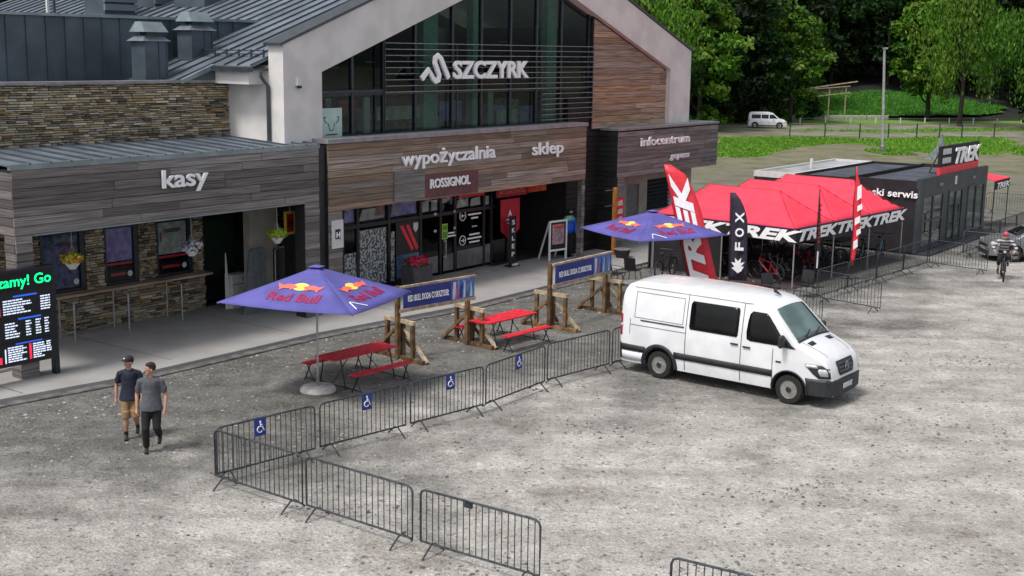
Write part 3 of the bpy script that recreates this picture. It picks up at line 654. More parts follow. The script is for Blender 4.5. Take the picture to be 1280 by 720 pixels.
# upper stone wall over the ticket wing
w = part('wall', MB().box(-13, 1.30, 4.75, 4.95, 5.2, 7.02), M['backing']); dry_stone(w, -9.5, 1.32, 5.40, 7.02, 4.75, hs=(.04, .08), seed=4)
part('stone_cap', MB().box(-13, 1.40, 4.58, 4.98, 7.02, 7.10), M['flash'])
part('low_roof', MB().box(-13, .3, 4.99, 7.0, 6.86, 6.98), M['roof_dark'])
def roof_vent(x0, x1, y0, y1, z0, z1):
    v = part('vent', MB().box(x0, x1, y0, y1, z0, z1), M['roof_dark'])
    xm = x0+(x1-x0)*.62
    for xs in (xm, x0, x1-.03): MB().box(xs, xs+.03, y0-.03, y0, z0, z1).build('seam', M['roof_dark'], v)
    MB().add([(x0-.1, y0-.1, z1), (x1+.1, y0-.1, z1), (x1+.1, y1+.1, z1), (x0-.1, y1+.1, z1), (x0+.1, y0+.1, z1+.16), (x1-.1, y0+.1, z1+.16), (x1-.1, y1-.1, z1+.16), (x0+.1, y1-.1, z1+.16)],
             [(0, 3, 2, 1), (4, 5, 6, 7), (0, 1, 5, 4), (1, 2, 6, 5), (2, 3, 7, 6), (3, 0, 4, 7)]).build('collar', M['roof'], v)
    MB().box(x0+.2, x1-.2, y0+.15, y1-.15, z1+.16, z1+.3).build('neck', M['gutter'], v)
    MB().add([(x0-.02, y0-.05, z1+.26), (x1+.04, y0-.05, z1+.26), (x1+.04, y1+.05, z1+.26), (x0-.02, y1+.05, z1+.26), (x0+.05, y0+.16, z1+.55), (x1-.04, y0+.16, z1+.55), (x1-.04, y1-.16, z1+.55), (x0+.05, y1-.16, z1+.55)],
             [(0, 3, 2, 1), (4, 5, 6, 7), (0, 1, 5, 4), (1, 2, 6, 5), (2, 3, 7, 6), (3, 0, 4, 7)]).build('vent_cap', M['zinc_light'], v)
roof_vent(-1.66, -.86, 5.3, 5.9, 6.98, 8.2)
roof_vent(.52, 1.34, 5.9, 6.55, 7.2, 8.55)
# louvred vents and the big duct on the flat roof behind
for a, b_ in ((3.55, 4.85), (5.75, 7.1)):
    v = part('louvred_vent', MB().box(a, b_, 14.4, 15.6, 8.5, 10.6), M['roof_dark'])
    MB().box(a-.3, b_+.3, 14.1, 15.9, 9.02, 9.16).build('collar', M['roof'], v)
    for j in range(5): MB().box(a-.05, b_+.05, 14.3, 14.4, 9.3+j*.3, 9.52+j*.3).build('louvre', M['roof'], v)
v = part('duct', MB().box(5.7, 8.3, 11.5, 13.2, 8.5, 11), M['roof_dark']); MB().box(6.9, 6.94, 11.46, 11.5, 8.5, 11).build('seam', M['roof_dark'], v); MB().box(7.0, 8.4, 11.4, 11.5, 9.9, 9.97).box(7.4, 8.0, 11.42, 11.48, 9.72, 9.86).build('duct_grille', M['black'], v)
part('mast', MB().box(-.35, -.27, 12.0, 12.08, 8.5, 12), M['offwhite']); part('mast', MB().box(-.05, .03, 12.1, 12.18, 8.5, 12), M['roof_dark'])
part('roof_dome', MB().ball((-1.6, 11.6, 8.6), .38, .38, .42, 10, 6), M['offwhite'], smooth=True)
# -- upper glazing
UX = [2.74, 4.1, 5.55, 7.09, 9.01, 10.6, 12.3, 13.9, 15.5, 17.40]
ug = part('upper_glazing', MB().box(2.42, 17.5, 2.62, 2.74, 5.30, 5.42).box(2.42, 17.5, 2.62, 2.74, 6.62, 6.72), M['frame'])
for x in UX: MB().poly([(x-.05, 2.60, 5.42), (x+.05, 2.60, 5.42), (x+.05, 2.60, iz(x+.05)-.02), (x-.05, 2.60, iz(x-.05)-.02)], (0, .14, 0)).build('mullion', M['frame'], ug)
prev = 2.45
for x in UX[1:]:
    MB().box(prev+.05, x-.05, 2.66, 2.675, 5.42, 6.62).build('pane', M['glass_up'], ug)
    MB().poly([(prev+.05, 2.66, 6.72), (x-.05, 2.66, 6.72), (x-.05, 2.66, iz(x-.05)-.02), (prev+.05, 2.66, iz(prev+.05)-.02)], (0, .015, 0)).build('pane', M['glass_up'], ug)
    prev = x
M['brick_red'] = mat('brick red reflection', (.30, .06, .05), .6, ns=3, col2=(.16, .05, .05))  # stands for a red-brown reflection in the lower panes
part('upper_floor', MB().box(1.2, 24.7, 2.75, 15, 5.0, 5.2), M['intfloor'])
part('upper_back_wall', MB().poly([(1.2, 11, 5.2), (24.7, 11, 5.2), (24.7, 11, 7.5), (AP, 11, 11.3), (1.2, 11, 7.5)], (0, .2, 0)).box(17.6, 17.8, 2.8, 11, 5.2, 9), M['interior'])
for x, w_, y_ in ((8.05, .75, 3.1), (10.72, .42, 3.1), (15.25, .62, 3.1)): part('interior_column', MB().box(x, x+w_, y_, y_+.3, 5.2, iz(x)-.1), M['mint'])
for k, (x, w_, z0, z1, mm) in enumerate(((5.8, 1.1, 5.3, 5.75, 'greenboard'), (5.9, 2.6, 5.75, 6.2, 'poster_grey'), (6.4, 1.9, 6.2, 6.5, 'brick_red'), (9.2, 1.2, 5.6, 6.3, 'poster_violet'), (8.4, .5, 5.5, 6.4, 'offwhite'), (12.6, 1.3, 5.3, 5.9, 'poster_grey'), (14.1, 1.1, 5.3, 6.0, 'poster_violet'), (12.2, .3, 5.3, 6.6, 'mint'), (3.9, .25, 5.3, 6.5, 'poster_grey'))):  # coloured panels imitating the reflections in the lower panes
    part('reflection_panel', MB().box(x, x+w_, 3.2+.05*k, 3.24+.05*k, z0, z1), M[mm])
for k in range(9):
    x = 3.2+k*1.55; part('reflection_block', MB().box(x, x+.8, 3.6+k % 3*.5, 4.2+k % 3*.5, 5.2, 5.7+(k % 4)*.18), M[['poster_grey', 'interior', 'poster_violet', 'cream_poster'][k % 4]])  # made-up blocks coloured like the reflections in the lower panes
part('interior_curtain', MB().box(5.05, 5.3, 3.0, 3.1, 5.3, 6.55), M['offwhite']); part('interior_sign', MB().box(4.2, 5.0, 3.3, 3.35, 6.0, 6.45), M['orange_print'])
for k in range(7): part('ceiling_light', MB().box(4+k*1.9, 4.5+k*1.9, 5.5, 5.6, 7.2+.2*k, 7.23+.2*k), M['poster_grey'])
# metal louvre rails in front of the glass
for k in range(9):
    z = 6.70+k*.194
    part('louvre_rail', MB().box(5.35, 17.45, 2.34, 2.40, z, z+.022), M['steel'])
for k in range(6): part('louvre_rail', MB().box(13.95, 17.45, 2.34, 2.40, 5.52+k*.194, 5.542+k*.194), M['steel'])
for x in (5.38, 9.0, 13.93, 17.42): part('rail_post', MB().box(x-.02, x+.02, 2.40, 2.44, 5.4, 8.3), M['frame'])
part('rail_backing', MB().box(2.5, 5.3, 2.44, 2.50, 6.72, 6.80), M['frame'])
# wood infill panel right of the glass
wp = part('timber_infill', MB().poly([(17.52, 2.50, 5.0), (23.26, 2.50, 5.0), (23.26, 2.50, 7.35), (17.52, 2.50, iz(17.52))], (0, .1, 0)), M['backing'])
def sh(z):
    x1 = 23.26 if z < 7.33 else 23.26-(z-7.33)/.355
    return 17.54, max(17.56, x1)
planks(wp, 17.54, 23.26, 5.05, 9.35, 2.495, M['plank_red'], h=.24, lens=(3, 6), shape=sh)
# mint poster with an animal head drawing
ps = part('window_poster', MB().box(2.66, 3.58, 2.57, 2.595, 5.32, 6.26), mat('pale mint poster', (.42, .56, .53), .6, var=.04))
def stroke(pts, r=.014): MB().tube([(a, 2.565, b_) for a, b_ in pts], r, 4).build('drawing_line', M['black'], ps)
stroke([(2.80, 5.98), (2.84, 5.86), (2.93, 5.80)]); stroke([(3.44, 5.98), (3.40, 5.86), (3.31, 5.80)]); stroke([(2.98, 5.80), (3.02, 5.68)]); stroke([(3.26, 5.80), (3.22, 5.68)])
stroke([(3.02, 5.66), (3.06, 5.58), (3.18, 5.58), (3.22, 5.66)]); stroke([(2.78, 5.98), (2.88, 5.99)]); stroke([(3.46, 5.98), (3.36, 5.99)]); stroke([(2.88, 5.45), (3.36, 5.46)], .018)

# ---- lettering on the building: signs
def sign(name, label, s, u, z, wd, h, y=1.60, m='white', parent=None, **k):
    t = thing(name, label, 'sign', L2W(u, y, z), ANG)
    write(s, (0, -.02, 0), (1, 0, 0), (0, 0, 1), h, .06, M[m], t, width=wd, **k)
    return t
sign('wall_sign', 'white three-dimensional letters kasy on the grey planks above the ticket windows', 'kasy', -4.12, 4.43, 1.52, .66, off=.014)
sign('wall_sign', 'large white letters wypożyczalnia on the brown planks of the middle canopy', 'wypożyczalnia', 5.22, 4.42, 4.85, .62, off=.014)
sign('wall_sign', 'white letters sklep at the right end of the brown middle canopy', 'sklep', 12.25, 4.36, 2.0, .62, off=.014)
sign('wall_sign', 'white letters infocentrum on the grey planks of the right-hand block', 'infocentrum', 19.78, 4.30, 4.12, .50, off=.014)
sign('wall_sign', 'small white slanted letters gopass below the infocentrum lettering', 'gopass', 22.25, 3.64, 1.62, .36, shear=.25, off=.01)
rsn = thing('brand_sign', 'white ski brand letters on a small red and grey board under the rental lettering', 'sign', L2W(6.4, 1.60, 3.5), ANG)
MB().box(-1.5, -.05, -.04, 0, -.22, .75).build('board', M['plank_grey'], rsn); MB().box(-.05, 2.75, -.04, 0, -.22, .52).build('board', mat('faded red board', (.17, .055, .06), .8, ns=4, col2=(.10, .05, .05)), rsn)
write('ROSSIGNOL', (.15, -.06, .10), (1, 0, 0), (0, 0, 1), .42, .04, M['white'], rsn, width=2.1, off=.02)
sz = thing('gable_sign', 'white town name lettering with a zigzag emblem hung before the upper glass', 'sign', L2W(6.75, 2.2, 7.02), ANG)
write('SZCZYRK', (1.68, -.05, .12), (1, 0, 0), (0, 0, 1), .80, .08, M['white'], sz, width=4.2, off=.03)
def ribbon(pts, w, y=-.05, d=.08):
    mb = MB(); n = len(pts); L = []; Rr = []
    for i, p in enumerate(pts):
        a = Vector(pts[max(0, i-1)]); b_ = Vector(pts[min(n-1, i+1)]); dd = (b_-a).normalized(); nn = Vector((-dd.y, dd.x))
        L.append(Vector(p)+nn*w/2); Rr.append(Vector(p)-nn*w/2)
    for i in range(n-1): mb.poly([(L[i].x, y, L[i].y), (L[i+1].x, y, L[i+1].y), (Rr[i+1].x, y, Rr[i+1].y), (Rr[i].x, y, Rr[i].y)], (0, -d, 0))
    return mb
pts = [(.08, .10), (.42, .38), (.55, .25)]+[(.76+.20*math.cos(R(a)), .02+.20*math.sin(R(a))) for a in (180, 225, 270, 315, 360)]
pts = [(.06, .10), (.40, .40), (.62, .12), (.75, .02), (.90, .06), (.95, .20), (.72, .62), (.74, .78), (.88, .86), (1.02, .76), (1.42, .12)]
ribbon(pts, .17).build('emblem', M['white'], sz)
MB().box(.0, 6.0, .0, .05, .1, .16).box(0, 6.0, 0, .05, .62, .66).build('carrier_rail', M['frame'], sz)
hs_ = thing('plaque', 'small white plaque with a dark letter H on the jamb beside the shop glass', 'sign', L2W(2.1, 1.6, 2.1), ANG)
MB().box(0, .48, -.03, 0, 0, .85).build('panel', M['offwhite'], hs_); MB().box(.13, .35, -.036, -.03, .28, .58).build('emblem', M['black'], hs_)
write('H', (.155, -.045, .33), (1, 0, 0), (0, 0, 1), .24, .01, M['white'], hs_, width=.17, off=.03)
yh = thing('hanging_sign', 'yellow framed sign with a dark letter H hanging over the corner bay', 'sign', L2W(1.05, 2.5, 2.55), ANG)
MB().box(0, .07, 0, .04, 0, .7).box(.38, .45, 0, .04, 0, .7).box(.07, .38, 0, .04, 0, .07).box(.07, .38, 0, .04, .63, .7).build('frame', mat('yellow frame', (.55, .42, .05), .5), yh)
MB().box(.07, .38, .02, .03, .07, .63).build('panel', M['red_dark'], yh); write('H', (.12, 0, .24), (1, 0, 0), (0, 0, 1), .3, .015, M['black'], yh, width=.2, off=.03)
MB().tube([(.22, .02, .7), (.22, .02, 1.1)], .01, 4).build('hanger', M['steel'], yh)
# ================================================================ BARRIERS
BARW = 2.40
def bar_meshes():
    h0, h1 = .19, 1.08; r = .10
    fr = MB().tube([(0, 0, h0), (0, 0, h1-r), (r*.3, 0, h1-r*.3), (r, 0, h1), (BARW-r, 0, h1), (BARW-r*.3, 0, h1-r*.3), (BARW, 0, h1-r), (BARW, 0, h0), (0, 0, h0)], .019, 6)
    bar = MB().tube([(0, 0, h0), (0, 0, h1)], .0085, 5)
    foot = MB().tube([(0, -.28, .012), (0, -.05, .19), (0, .05, .19), (0, .28, .012)], .016, 5)
    return fr.mesh('frame', M['steel_dark'], True), bar.mesh('bar', M['steel_dark'], True), foot.mesh('foot', M['steel_dark'], True)
FRM, BRM, FTM = bar_meshes()
def barrier(a, b, label, group='crowd barriers set around the parking bay', sign_at=None, dz=0):
    a = Vector((*a, 0)); b = Vector((*b, 0)); d = b-a
    t = thing('crowd_barrier', label, 'barrier', a, math.atan2(d.y, d.x), group); L = d.length
    sc = (L-.05)/BARW
    f = meshobj('frame', FRM, t); f.scale.x = sc; f.location.x = .02
    n = 18
    for i in range(n): o = meshobj('bar', BRM, t); o.location.x = .02+L*(i+1)/(n+1)*.99
    for x in (.28, L-.28): o = meshobj('foot', FTM, t); o.location.x = x
    if sign_at is not None:
        w, h = .26, .34; x = sign_at*L; z0 = .74; y = -.03
        s = MB().box(x-w/2, x+w/2, y-.008, y, z0, z0+h).build('parking_sign', M['sign_blue'], t); s['label'] = 'blue sign with white wheelchair symbol'
        y -= .012; q = .70; m = MB()
        def P(px, pz): return (x+px*q, y, z0+.17+pz*q)
        m.ball(P(-.005, .155), .024, .006, .024, 8, 5); m.tube([P(0, .12), P(.0, .02), P(.065, .02), P(.10, -.09), P(.125, -.085)], .012, 5); m.tube([P(0, .075), P(.06, .075)], .010, 5)
        m.tube([P(-.02+.085*math.cos(R(A)), -.055+.085*math.sin(R(A))) for A in range(100, 350, 25)], .011, 5)
        m.build('wheelchair_symbol', M['white'], s)
    return t
nb = [((-5.52, 22.55), (-3.61, 21.09), 'barrier at the near left corner, first of the row running towards the camera'),
      ((-3.57, 21.06), (-1.55, 19.55), 'barrier second from the corner in the near row'),
      ((-1.45, 19.49), (.51, 18.13), 'barrier at the free end of the near row, a dark tag on its top rail')]
for a, b, l in nb: bt = barrier(a, b, l)
MB().box(.92, 1.06, -.025, .025, .98, 1.06).build('tag', M['frame'], bt)
fbp = [((-5.50, 22.60), (-3.88, 24.26), .42, 'barrier with a blue wheelchair sign, leftmost of the row in front of the picnic tables'),
       ((-3.83, 24.33), (-2.21, 25.95), .52, 'barrier with a blue wheelchair sign in front of the umbrella foot'),
       ((-2.15, 26.03), (-.60, 27.61), .52, 'barrier with a blue wheelchair sign in front of the first picnic table'),
       ((-.57, 27.66), (.84, 29.75), .52, 'barrier with a blue wheelchair sign, nearest to the white van'),
       ((.88, 29.85), (2.55, 31.60), None, 'plain barrier without a sign between the last blue sign and the van'),
       ((2.60, 31.66), (4.20, 33.40), None, 'barrier half hidden behind the tail of the white van')]
for a, b, s, l in fbp: barrier(a, b, l, sign_at=s)
barrier((2.30, 16.84), (4.35, 15.56), 'lone barrier cut off by the bottom edge of the photo')
fd = Vector((16.25-10.12, 48.65-41.17)); 
for k, l in enumerate(('nearest to the black flag', 'second from the black flag', 'third from the black flag, before the workshop wall', 'at the far corner by the workshop door')):
    a = Vector((10.12, 41.17))+fd*k/4; b = Vector((10.12, 41.17))+fd*(k+.985)/4
    barrier(tuple(a), tuple(b), 'barrier along the bike tents, '+l, 'crowd barriers beside the bike tents')
barrier((10.16, 41.12), (11.75, 39.32), 'barrier turned out from the tents, its free end towards the camera', 'crowd barriers beside the bike tents')
barrier((16.27, 48.62), (17.9, 46.8), 'barrier next to the oncoming cyclist', 'crowd barriers beside the bike tents')
barrier((7.7, 38.4), (9.27, 36.76), 'barrier with one end showing behind the front of the white van', 'crowd barriers beside the bike tents')
gd_ = Vector((5.26, 6.86)).normalized()
for k in range(4):
    a = Vector((18.5, 51.25))+gd_*2.45*k; barrier(tuple(a), tuple(a+gd_*2.4), 'barrier of the line running behind the silver car, '+('closest to the workshop corner', 'second from the corner', 'third from the corner', 'at its right-hand end')[k], 'crowd barriers beside the bike tents')
barrier((18.5, 51.2), (20.3, 49.8), 'barrier between the workshop and the silver car bonnet', 'crowd barriers beside the bike tents')
for k, (a, b) in enumerate((((22.9, 68.6), (24.9, 66.5)), ((25.0, 66.4), (27.1, 65.1)))): barrier(a, b, ('far barrier behind the small red awning', 'far barrier at the right edge of the photo')[k], 'crowd barriers beside the bike tents')

# ================================================================ UMBRELLAS
def umbrella(loc, ax, a, b, zp, ze, label, polz=None, base=True, logos=True):
    t = thing('parasol', label, 'umbrella', loc, ax)
    MB().tube([(0, 0, .1), (0, 0, zp-.05)], .026, 8).build('pole', M['steel_pale'], t, smooth=True)
    if base:
        bs_ = MB().lathe((0, 0, 0), [(.42, 0), (.44, .04), (.40, .13), (.30, .16), (.06, .17)], 20).build('base', M['concrete_base'], t, smooth=True)
        MB().tube([(0, 0, .16), (0, 0, .45)], .04, 8).build('sleeve', M['steel'], t)
    cs = [(-a/2, -b/2), (a/2, -b/2), (a/2, b/2), (-a/2, b/2)]
    n = 8
    for k in range(4):   # four cloth panels, sagging a little between the ribs
        p, q = cs[k], cs[(k+1) % 4]; V = []; F = []
        for i in range(n+1):
            s = i/n
            for j in range(n+1):
                r = j/n; x = (p[0]*(1-r)+q[0]*r)*s; y = (p[1]*(1-r)+q[1]*r)*s
                z = zp-(zp-ze)*(s**.94)-.07*math.sin(math.pi*r)*s*(1.05-s*.5); 
                V.append((x, y, z)); 
        for i in range(n):
            for j in range(n): F.append((i*(n+1)+j, (i+1)*(n+1)+j, (i+1)*(n+1)+j+1, i*(n+1)+j+1))
        mb = MB(); mb.add(V, F)
        me = mb.mesh('canopy_panel', M['blue_umb'], True, 60); o = meshobj('canopy_panel', me, t)
        so = o.modifiers.new('s', 'SOLIDIFY'); so.thickness = .006
    for k in range(4):
        p = cs[k]; MB().tube([(0, 0, zp-.06), (p[0]*.99, p[1]*.99, ze-.03)], .012, 5).build('rib', M['steel_pale'], t)
        MB().tube([(0, 0, zp-.75), (p[0]*.5, p[1]*.5, (zp+ze)/2-.05)], .010, 5).build('strut', M['steel_pale'], t)
    v = MB(); V = [(x*.09, y*.09, zp-.01) for x, y in cs]+[(0, 0, zp+.035)]; v.add(V, [(0, 1, 4), (1, 2, 4), (2, 3, 4), (3, 0, 4), (3, 2, 1, 0)]); v.build('top_cap', M['blue_umb'], t)
    if logos:
        for k in (0, 1):
            p, q = cs[k], cs[(k+1) % 4]; P = Vector((p[0], p[1], ze)); Q = Vector((q[0], q[1], ze)); A = Vector((0, 0, zp))
            mid = (P+Q)/2; e1 = (Q-P).normalized(); e2 = (A-mid).normalized(); nn = e1.cross(e2); L_ = (Q-P).length
            hgt = (A-mid).length
            def S(x, y_):   # a point of the cloth panel in its own sag
                s = 1-y_/hgt; r = .5+(x/L_)/max(s, .05); z = zp-(zp-ze)*(s**.94)-.07*math.sin(math.pi*max(0, min(1, r)))*s*(1.05-s*.5)
                w = mid+e1*x+e2*y_; w.z = z+.012; return w
            lg = MB(); 
            write('Red Bull', (0, 0, 0), (1, 0, 0), (0, 1, 0), .44, .001, M['pink'], t, width=1.36, off=.03, joined=True, name='lettering', warp=lambda q: S(q.x-.66, q.y+.34))
            def flat(pts, m, nm, dz=0):
                V = [S(x, y_)+Vector((0, 0, dz)) for x, y_ in pts]; MB().poly(V).build(nm, m, t)
            flat([(.26*math.cos(R(A))*.80, .90+.145*math.sin(R(A))) for A in range(0, 360, 20)], M['yellow'], 'sun_emblem', .004)
            for s in (-1, 1):
                flat([(s*x, y_) for x, y_ in ((.07, .87), (.17, .80), (.20, .74), (.25, .80), (.40, .79), (.50, .71), (.50, .79), (.56, .86), (.60, .97), (.54, .92), (.44, .91), (.36, .96), (.22, .96), (.12, .92))][::s], M['orange'], 'bull_emblem', .009)
        for p0_, p1_ in (((-.97, .42), (-1.12, .14)), ((-.95, .42), (-.62, .12))):
            p, q = cs[1], cs[2]; P = Vector((p[0], p[1], ze)); Q = Vector((q[0], q[1], ze)); A = Vector((0, 0, zp)); mid = (P+Q)/2; e1 = (Q-P).normalized(); e2 = (A-mid).normalized()
            MB().tube([mid+e1*x_+e2*y_+Vector((0, 0, -.01-.03*0)) for x_, y_ in (p0_, p1_)], .012, 4).build('white_piping', M['white'], t)
    return t
umbrella((-4.6, 29.15, 0), R(-20), 3.5, 3.1, 3.05, 2.32, 'violet blue parasol with red lettering standing beside the near picnic table')
u2 = umbrella((4.54, 40.6, 0), R(-60.5), 3.45, 3.45, 3.05, 2.38, 'violet blue parasol standing behind the white van and the red feather flag')
MB().tube([(.0, 3.6, .0), (0, 3.6, 1.0)], .02, 6)
# small white chevron marks on the cloth
# ================================================================ FEATHER FLAGS
def flag(loc, rz, prof, tilt, label, m, letters=None, th=.02, base=True, name='feather_flag'):
    """prof: list of (left x, right x, z) rows"""
    t = thing(name, label, 'flag', loc, rz)
    V = []; F = []; n = len(prof)
    NX = 4
    for i, (a, b, z) in enumerate(prof):
        for j in range(NX+1):
            s = j/NX; V.append((a+(b-a)*s+tilt*z, .10*math.sin(s*3.0+z*.9)*min(1, abs(b-a)/.4)*.6, z))
    for i in range(n-1):
        for j in range(NX): F.append((i*(NX+1)+j, i*(NX+1)+j+1, (i+1)*(NX+1)+j+1, (i+1)*(NX+1)+j))
    o = meshobj('flag_cloth', MB().add(V, F).mesh('flag_cloth', m, True, 60), t); so = o.modifiers.new('s', 'SOLIDIFY'); so.thickness = .006
    px, s_ = (0, 0) 
    pts = [(prof[0][0]-.02, 0, .02)]+[(a-.015+tilt*z, .0, z) for a, b, z in prof]
    MB().tube(pts, .016, 6, .008).build('pole', M['black'], t)
    if base: MB().box(-.35, .35, -.03, .03, 0, .03).box(-.03, .03, -.35, -.031, 0, .03).build('base', M['black'], t)
    return t
view = math.atan2(42, 7)-math.pi/2       # flags face the yard
def face(x, y): return math.atan2(y, x)-math.pi/2
pr = []
for i in range(15):
    s = i/14; z = .55+s*4.0
    r = .93-.05*s if s < .55 else .90*math.cos((s-.55)/.45*1.25)**.55 if s < .99 else .22
    pr.append((-.30*0, max(.12, r), z))
fl = flag((5.95, 40.4, 0), face(5.95, 40.4), pr, -.25, 'tall red feather flag with white bike brand letters leaning behind the white van', M['red'], None)
def fy(x, z): return -.035
# letters read upward along the left side of the cloth
def W3(q): return (q[0], q[1], q[2])
up = Vector((-.25, 0, 1)).normalized()
import itertools
def flagwrite(t, s, x, z, up, size, width, m, shear=.0, off=.03, yy=-.075, flip=1):
    write(s, (x, yy, z), up, Vector((-up.z, 0, up.x))*flip, size, .008, m, t, width=width, off=off, shear=shear)
flagwrite(fl, 'TREK', .64-.25*.40, .40, up, .74, 3.72, M['white'], shear=.3, off=.045)
pr = [(0, .60 if i < 9 else .60*math.cos((i-8)/5*1.45)**.6, .35+i*.235) for i in range(14)]
ff = flag((7.55, 43.1, 0), face(7.55, 43.1), pr, -.03, 'black feather flag with white letters FOX and a fox head emblem', mat('black violet flag cloth', (.030, .022, .045), .8, var=.15))
for ch, z in (('F', 1.38), ('O', 1.88), ('X', 2.40)):
    write(ch, (.46-.03*z, -.085, z), (0, 0, 1), (-1, 0, 0), .40, .008, M['white'], ff, width=.32, off=.03)
MB().poly([(x-.03, -.085, z) for x, z in ((.30, .62), (.42, .70), (.50, .86), (.40, .84), (.52, 1.02), (.38, .98), (.40, 1.16), (.29, 1.04), (.18, 1.16), (.20, .98), (.06, 1.0), (.18, .84), (.08, .80), (.20, .70))], (0, -.008, 0)).build('fox_head_emblem', M['white'], ff)
pr = [(0, .16*(1-abs(i-3)/9.5), .5+i*.27) for i in range(12)]
sf_ = flag((10.68, 43.85, 0), face(11.3, 46.4)+R(8), pr, -.0, 'narrow black feather flag seen edge on in front of the tents', M['tent_black'])
MB().box(.03, .08, -.08, -.07, .7, 1.3).build('stripe_print', M['offwhite'], sf_)
for i in range(9): MB().box(.04, .10, -.08, -.07, 1.6+i*.16, 1.68+i*.16).build('print_mark', M['red_dark'], sf_)
pr = [(0-.02*math.sin(i), .26*math.sin(.35+i*.19)*(1 if i < 12 else .5), .5+i*.28) for i in range(14)]
rf_ = flag((12.43, 45.65, 0), face(13.2, 48.3)+R(15), pr, -.01, 'narrow red and white twisted feather flag beside the far tent corner', M['red'])
for i, (z0, z1, x0, x1) in enumerate(((1.1, 1.5, .02, .18), (1.6, 1.9, .1, .26), (2.0, 2.35, .02, .22), (2.5, 2.8, .08, .26), (2.9, 3.5, .04, .2))):
    MB().poly([(x0, -.09, z0), (x1, -.09, z0+.12), (x1-.03, -.09, z1), (x0-.01, -.09, z1-.1)], (0, -.008, 0)).build('letter_print', M['white'], rf_)

# ================================================================ TENTS: three 3 x 6 m pop-up canopies side by side
TD = Vector((.656, .755, 0)).normalized(); TN = Vector((-TD.y, TD.x, 0))
TO = Vector((9.84, 43.5, 0)); TW = 2.93; TL = 6.0; TE = 2.12; TR_ = 3.22; VAL = .50
TA = math.atan2(TD.y, TD.x)
def tent(k, label):
    t = thing('canopy_tent', label, 'tent', TO+TD*(k*(TW+.0)), TA, 'red pop-up tents in a row')
    w = TW; l = TL
    def H(x, y):
        # ridge along y at x=w/2 from y=1.5 to l-1.5; four slopes with fabric sag
        rx = 1-abs(x-w/2)/(w/2); ry = min(1, min(y, l-y)/1.5); s = min(rx, ry)
        return TE+(TR_-TE)*(s**1.18)
    NX, NY = 12, 24; V = []; F = []
    for i in range(NX+1):
        for j in range(NY+1):
            x = w*i/NX; y = l*j/NY; V.append((x, y, H(x, y)))
    for i in range(NX):
        for j in range(NY): F.append((i*(NY+1)+j, (i+1)*(NY+1)+j, (i+1)*(NY+1)+j+1, i*(NY+1)+j+1))
    o = meshobj('roof_fabric', MB().add(V, F).mesh('roof_fabric', M['red_tent'], True, 50), t); so = o.modifiers.new('s', 'SOLIDIFY'); so.thickness = .01
    for path in ([(0, 0), (w/2, 1.5), (w/2, l-1.5), (0, l)], [(w, 0), (w/2, 1.5)], [(w/2, l-1.5), (w, l)]):
        pts = []
        for (xa, ya), (xb, yb) in zip(path, path[1:]):
            for i in range(9): f = i/8; x = xa+(xb-xa)*f; y = ya+(yb-ya)*f; pts.append((x, y, H(x, y)+.004))
        pts = [p for i, p in enumerate(pts) if i == 0 or (Vector(p)-Vector(pts[i-1])).length > .01]
        MB().tube(pts, .013, 4).build('roof_seam', M['red_dark'], t)
    e = .012
    sides = [((0, -e), (w, -e), (1, 0))]
    if k == 0: sides.append(((-e, l), (-e, 0), (0, -1)))
    if k == 2: sides.append(((w+e, 0), (w+e, l), (0, 1)))
    for (a, b, d) in sides:
        MB().poly([(a[0], a[1], TE+.01), (b[0], b[1], TE+.01), (b[0], b[1], TE-VAL), (a[0], a[1], TE-VAL)], (.008*d[1], -.008*d[0], 0)).build('valance', M['tent_black'], t)
        L_ = math.hypot(b[0]-a[0], b[1]-a[1]); D3 = Vector((d[0], d[1], 0)); nrm = D3.cross(Vector((0, 0, 1)))
        n = max(1, round(L_/2.9))
        for q in range(n):
            base = Vector((a[0], a[1], TE-VAL+.05))+D3*(.04+q*L_/n)+nrm*.02
            write('TREK', base, D3, (0, 0, 1), .54, .006, M['white'], t, width=L_/n*.98, off=.045, shear=.3)
        MB().box(0, 1, 0, 1, 0, 1) if False else None
        MB().beam(Vector((a[0], a[1], TE+.01))+nrm*.012, Vector((b[0], b[1], TE+.01))+nrm*.012, .012, .035).build('hem', M['pink'], t)
    for x in ((0, w) if k == 2 else (0,)):
        for y in (0, l/2, l):
            MB().tube([(x+.03, y+.03*(1 if y < l/2 else -1), 0), (x+.03, y+.03*(1 if y < l/2 else -1), TE-.02)], .026, 6).build('leg', M['steel_pale'], t)
    MB().tube([(.03, .05, TE-.3), (w/2, .05, TE-.05), (w-.03, .05, TE-.3)], .012, 5).tube([(.03, .05, TE-.05), (w/2, .05, TE-.32), (w-.03, .05, TE-.05)], .012, 5).build('truss', M['steel'], t)
    return t
tent(0, 'red pop-up tent at the near left end of the row, behind the black flag')
tent(1, 'red pop-up tent in the middle of the row')
tent(2, 'red pop-up tent at the far right end of the row, beside the workshop')
# dark floor matting and counters below
setp(MB().poly([tuple(TO+TD*a+TN*b+Vector((0, 0, .006))) for a, b in ((-.3, -.1), (9.0, -.1), (9.0, 6.2), (-.3, 6.2))]).build('floor_mat', mat('dark floor mat', (.045, .03, .03), .9)), kind='structure')
bt = thing('display_wall', 'dark fabric wall hung behind the bicycles below the tents', 'backdrop', TO+TN*6.05, TA)
MB().box(-.1, 9.0, 0, .05, 0, 2.1).build('fabric', M['tent_black'], bt)
bt = thing('display_wall', 'dark side fabric at the left end of the tent row', 'backdrop', TO+TN*3+TD*.06, TA)
MB().box(0, .04, 0, 3.0, 0, 2.1).build('fabric', M['tent_black'], bt)

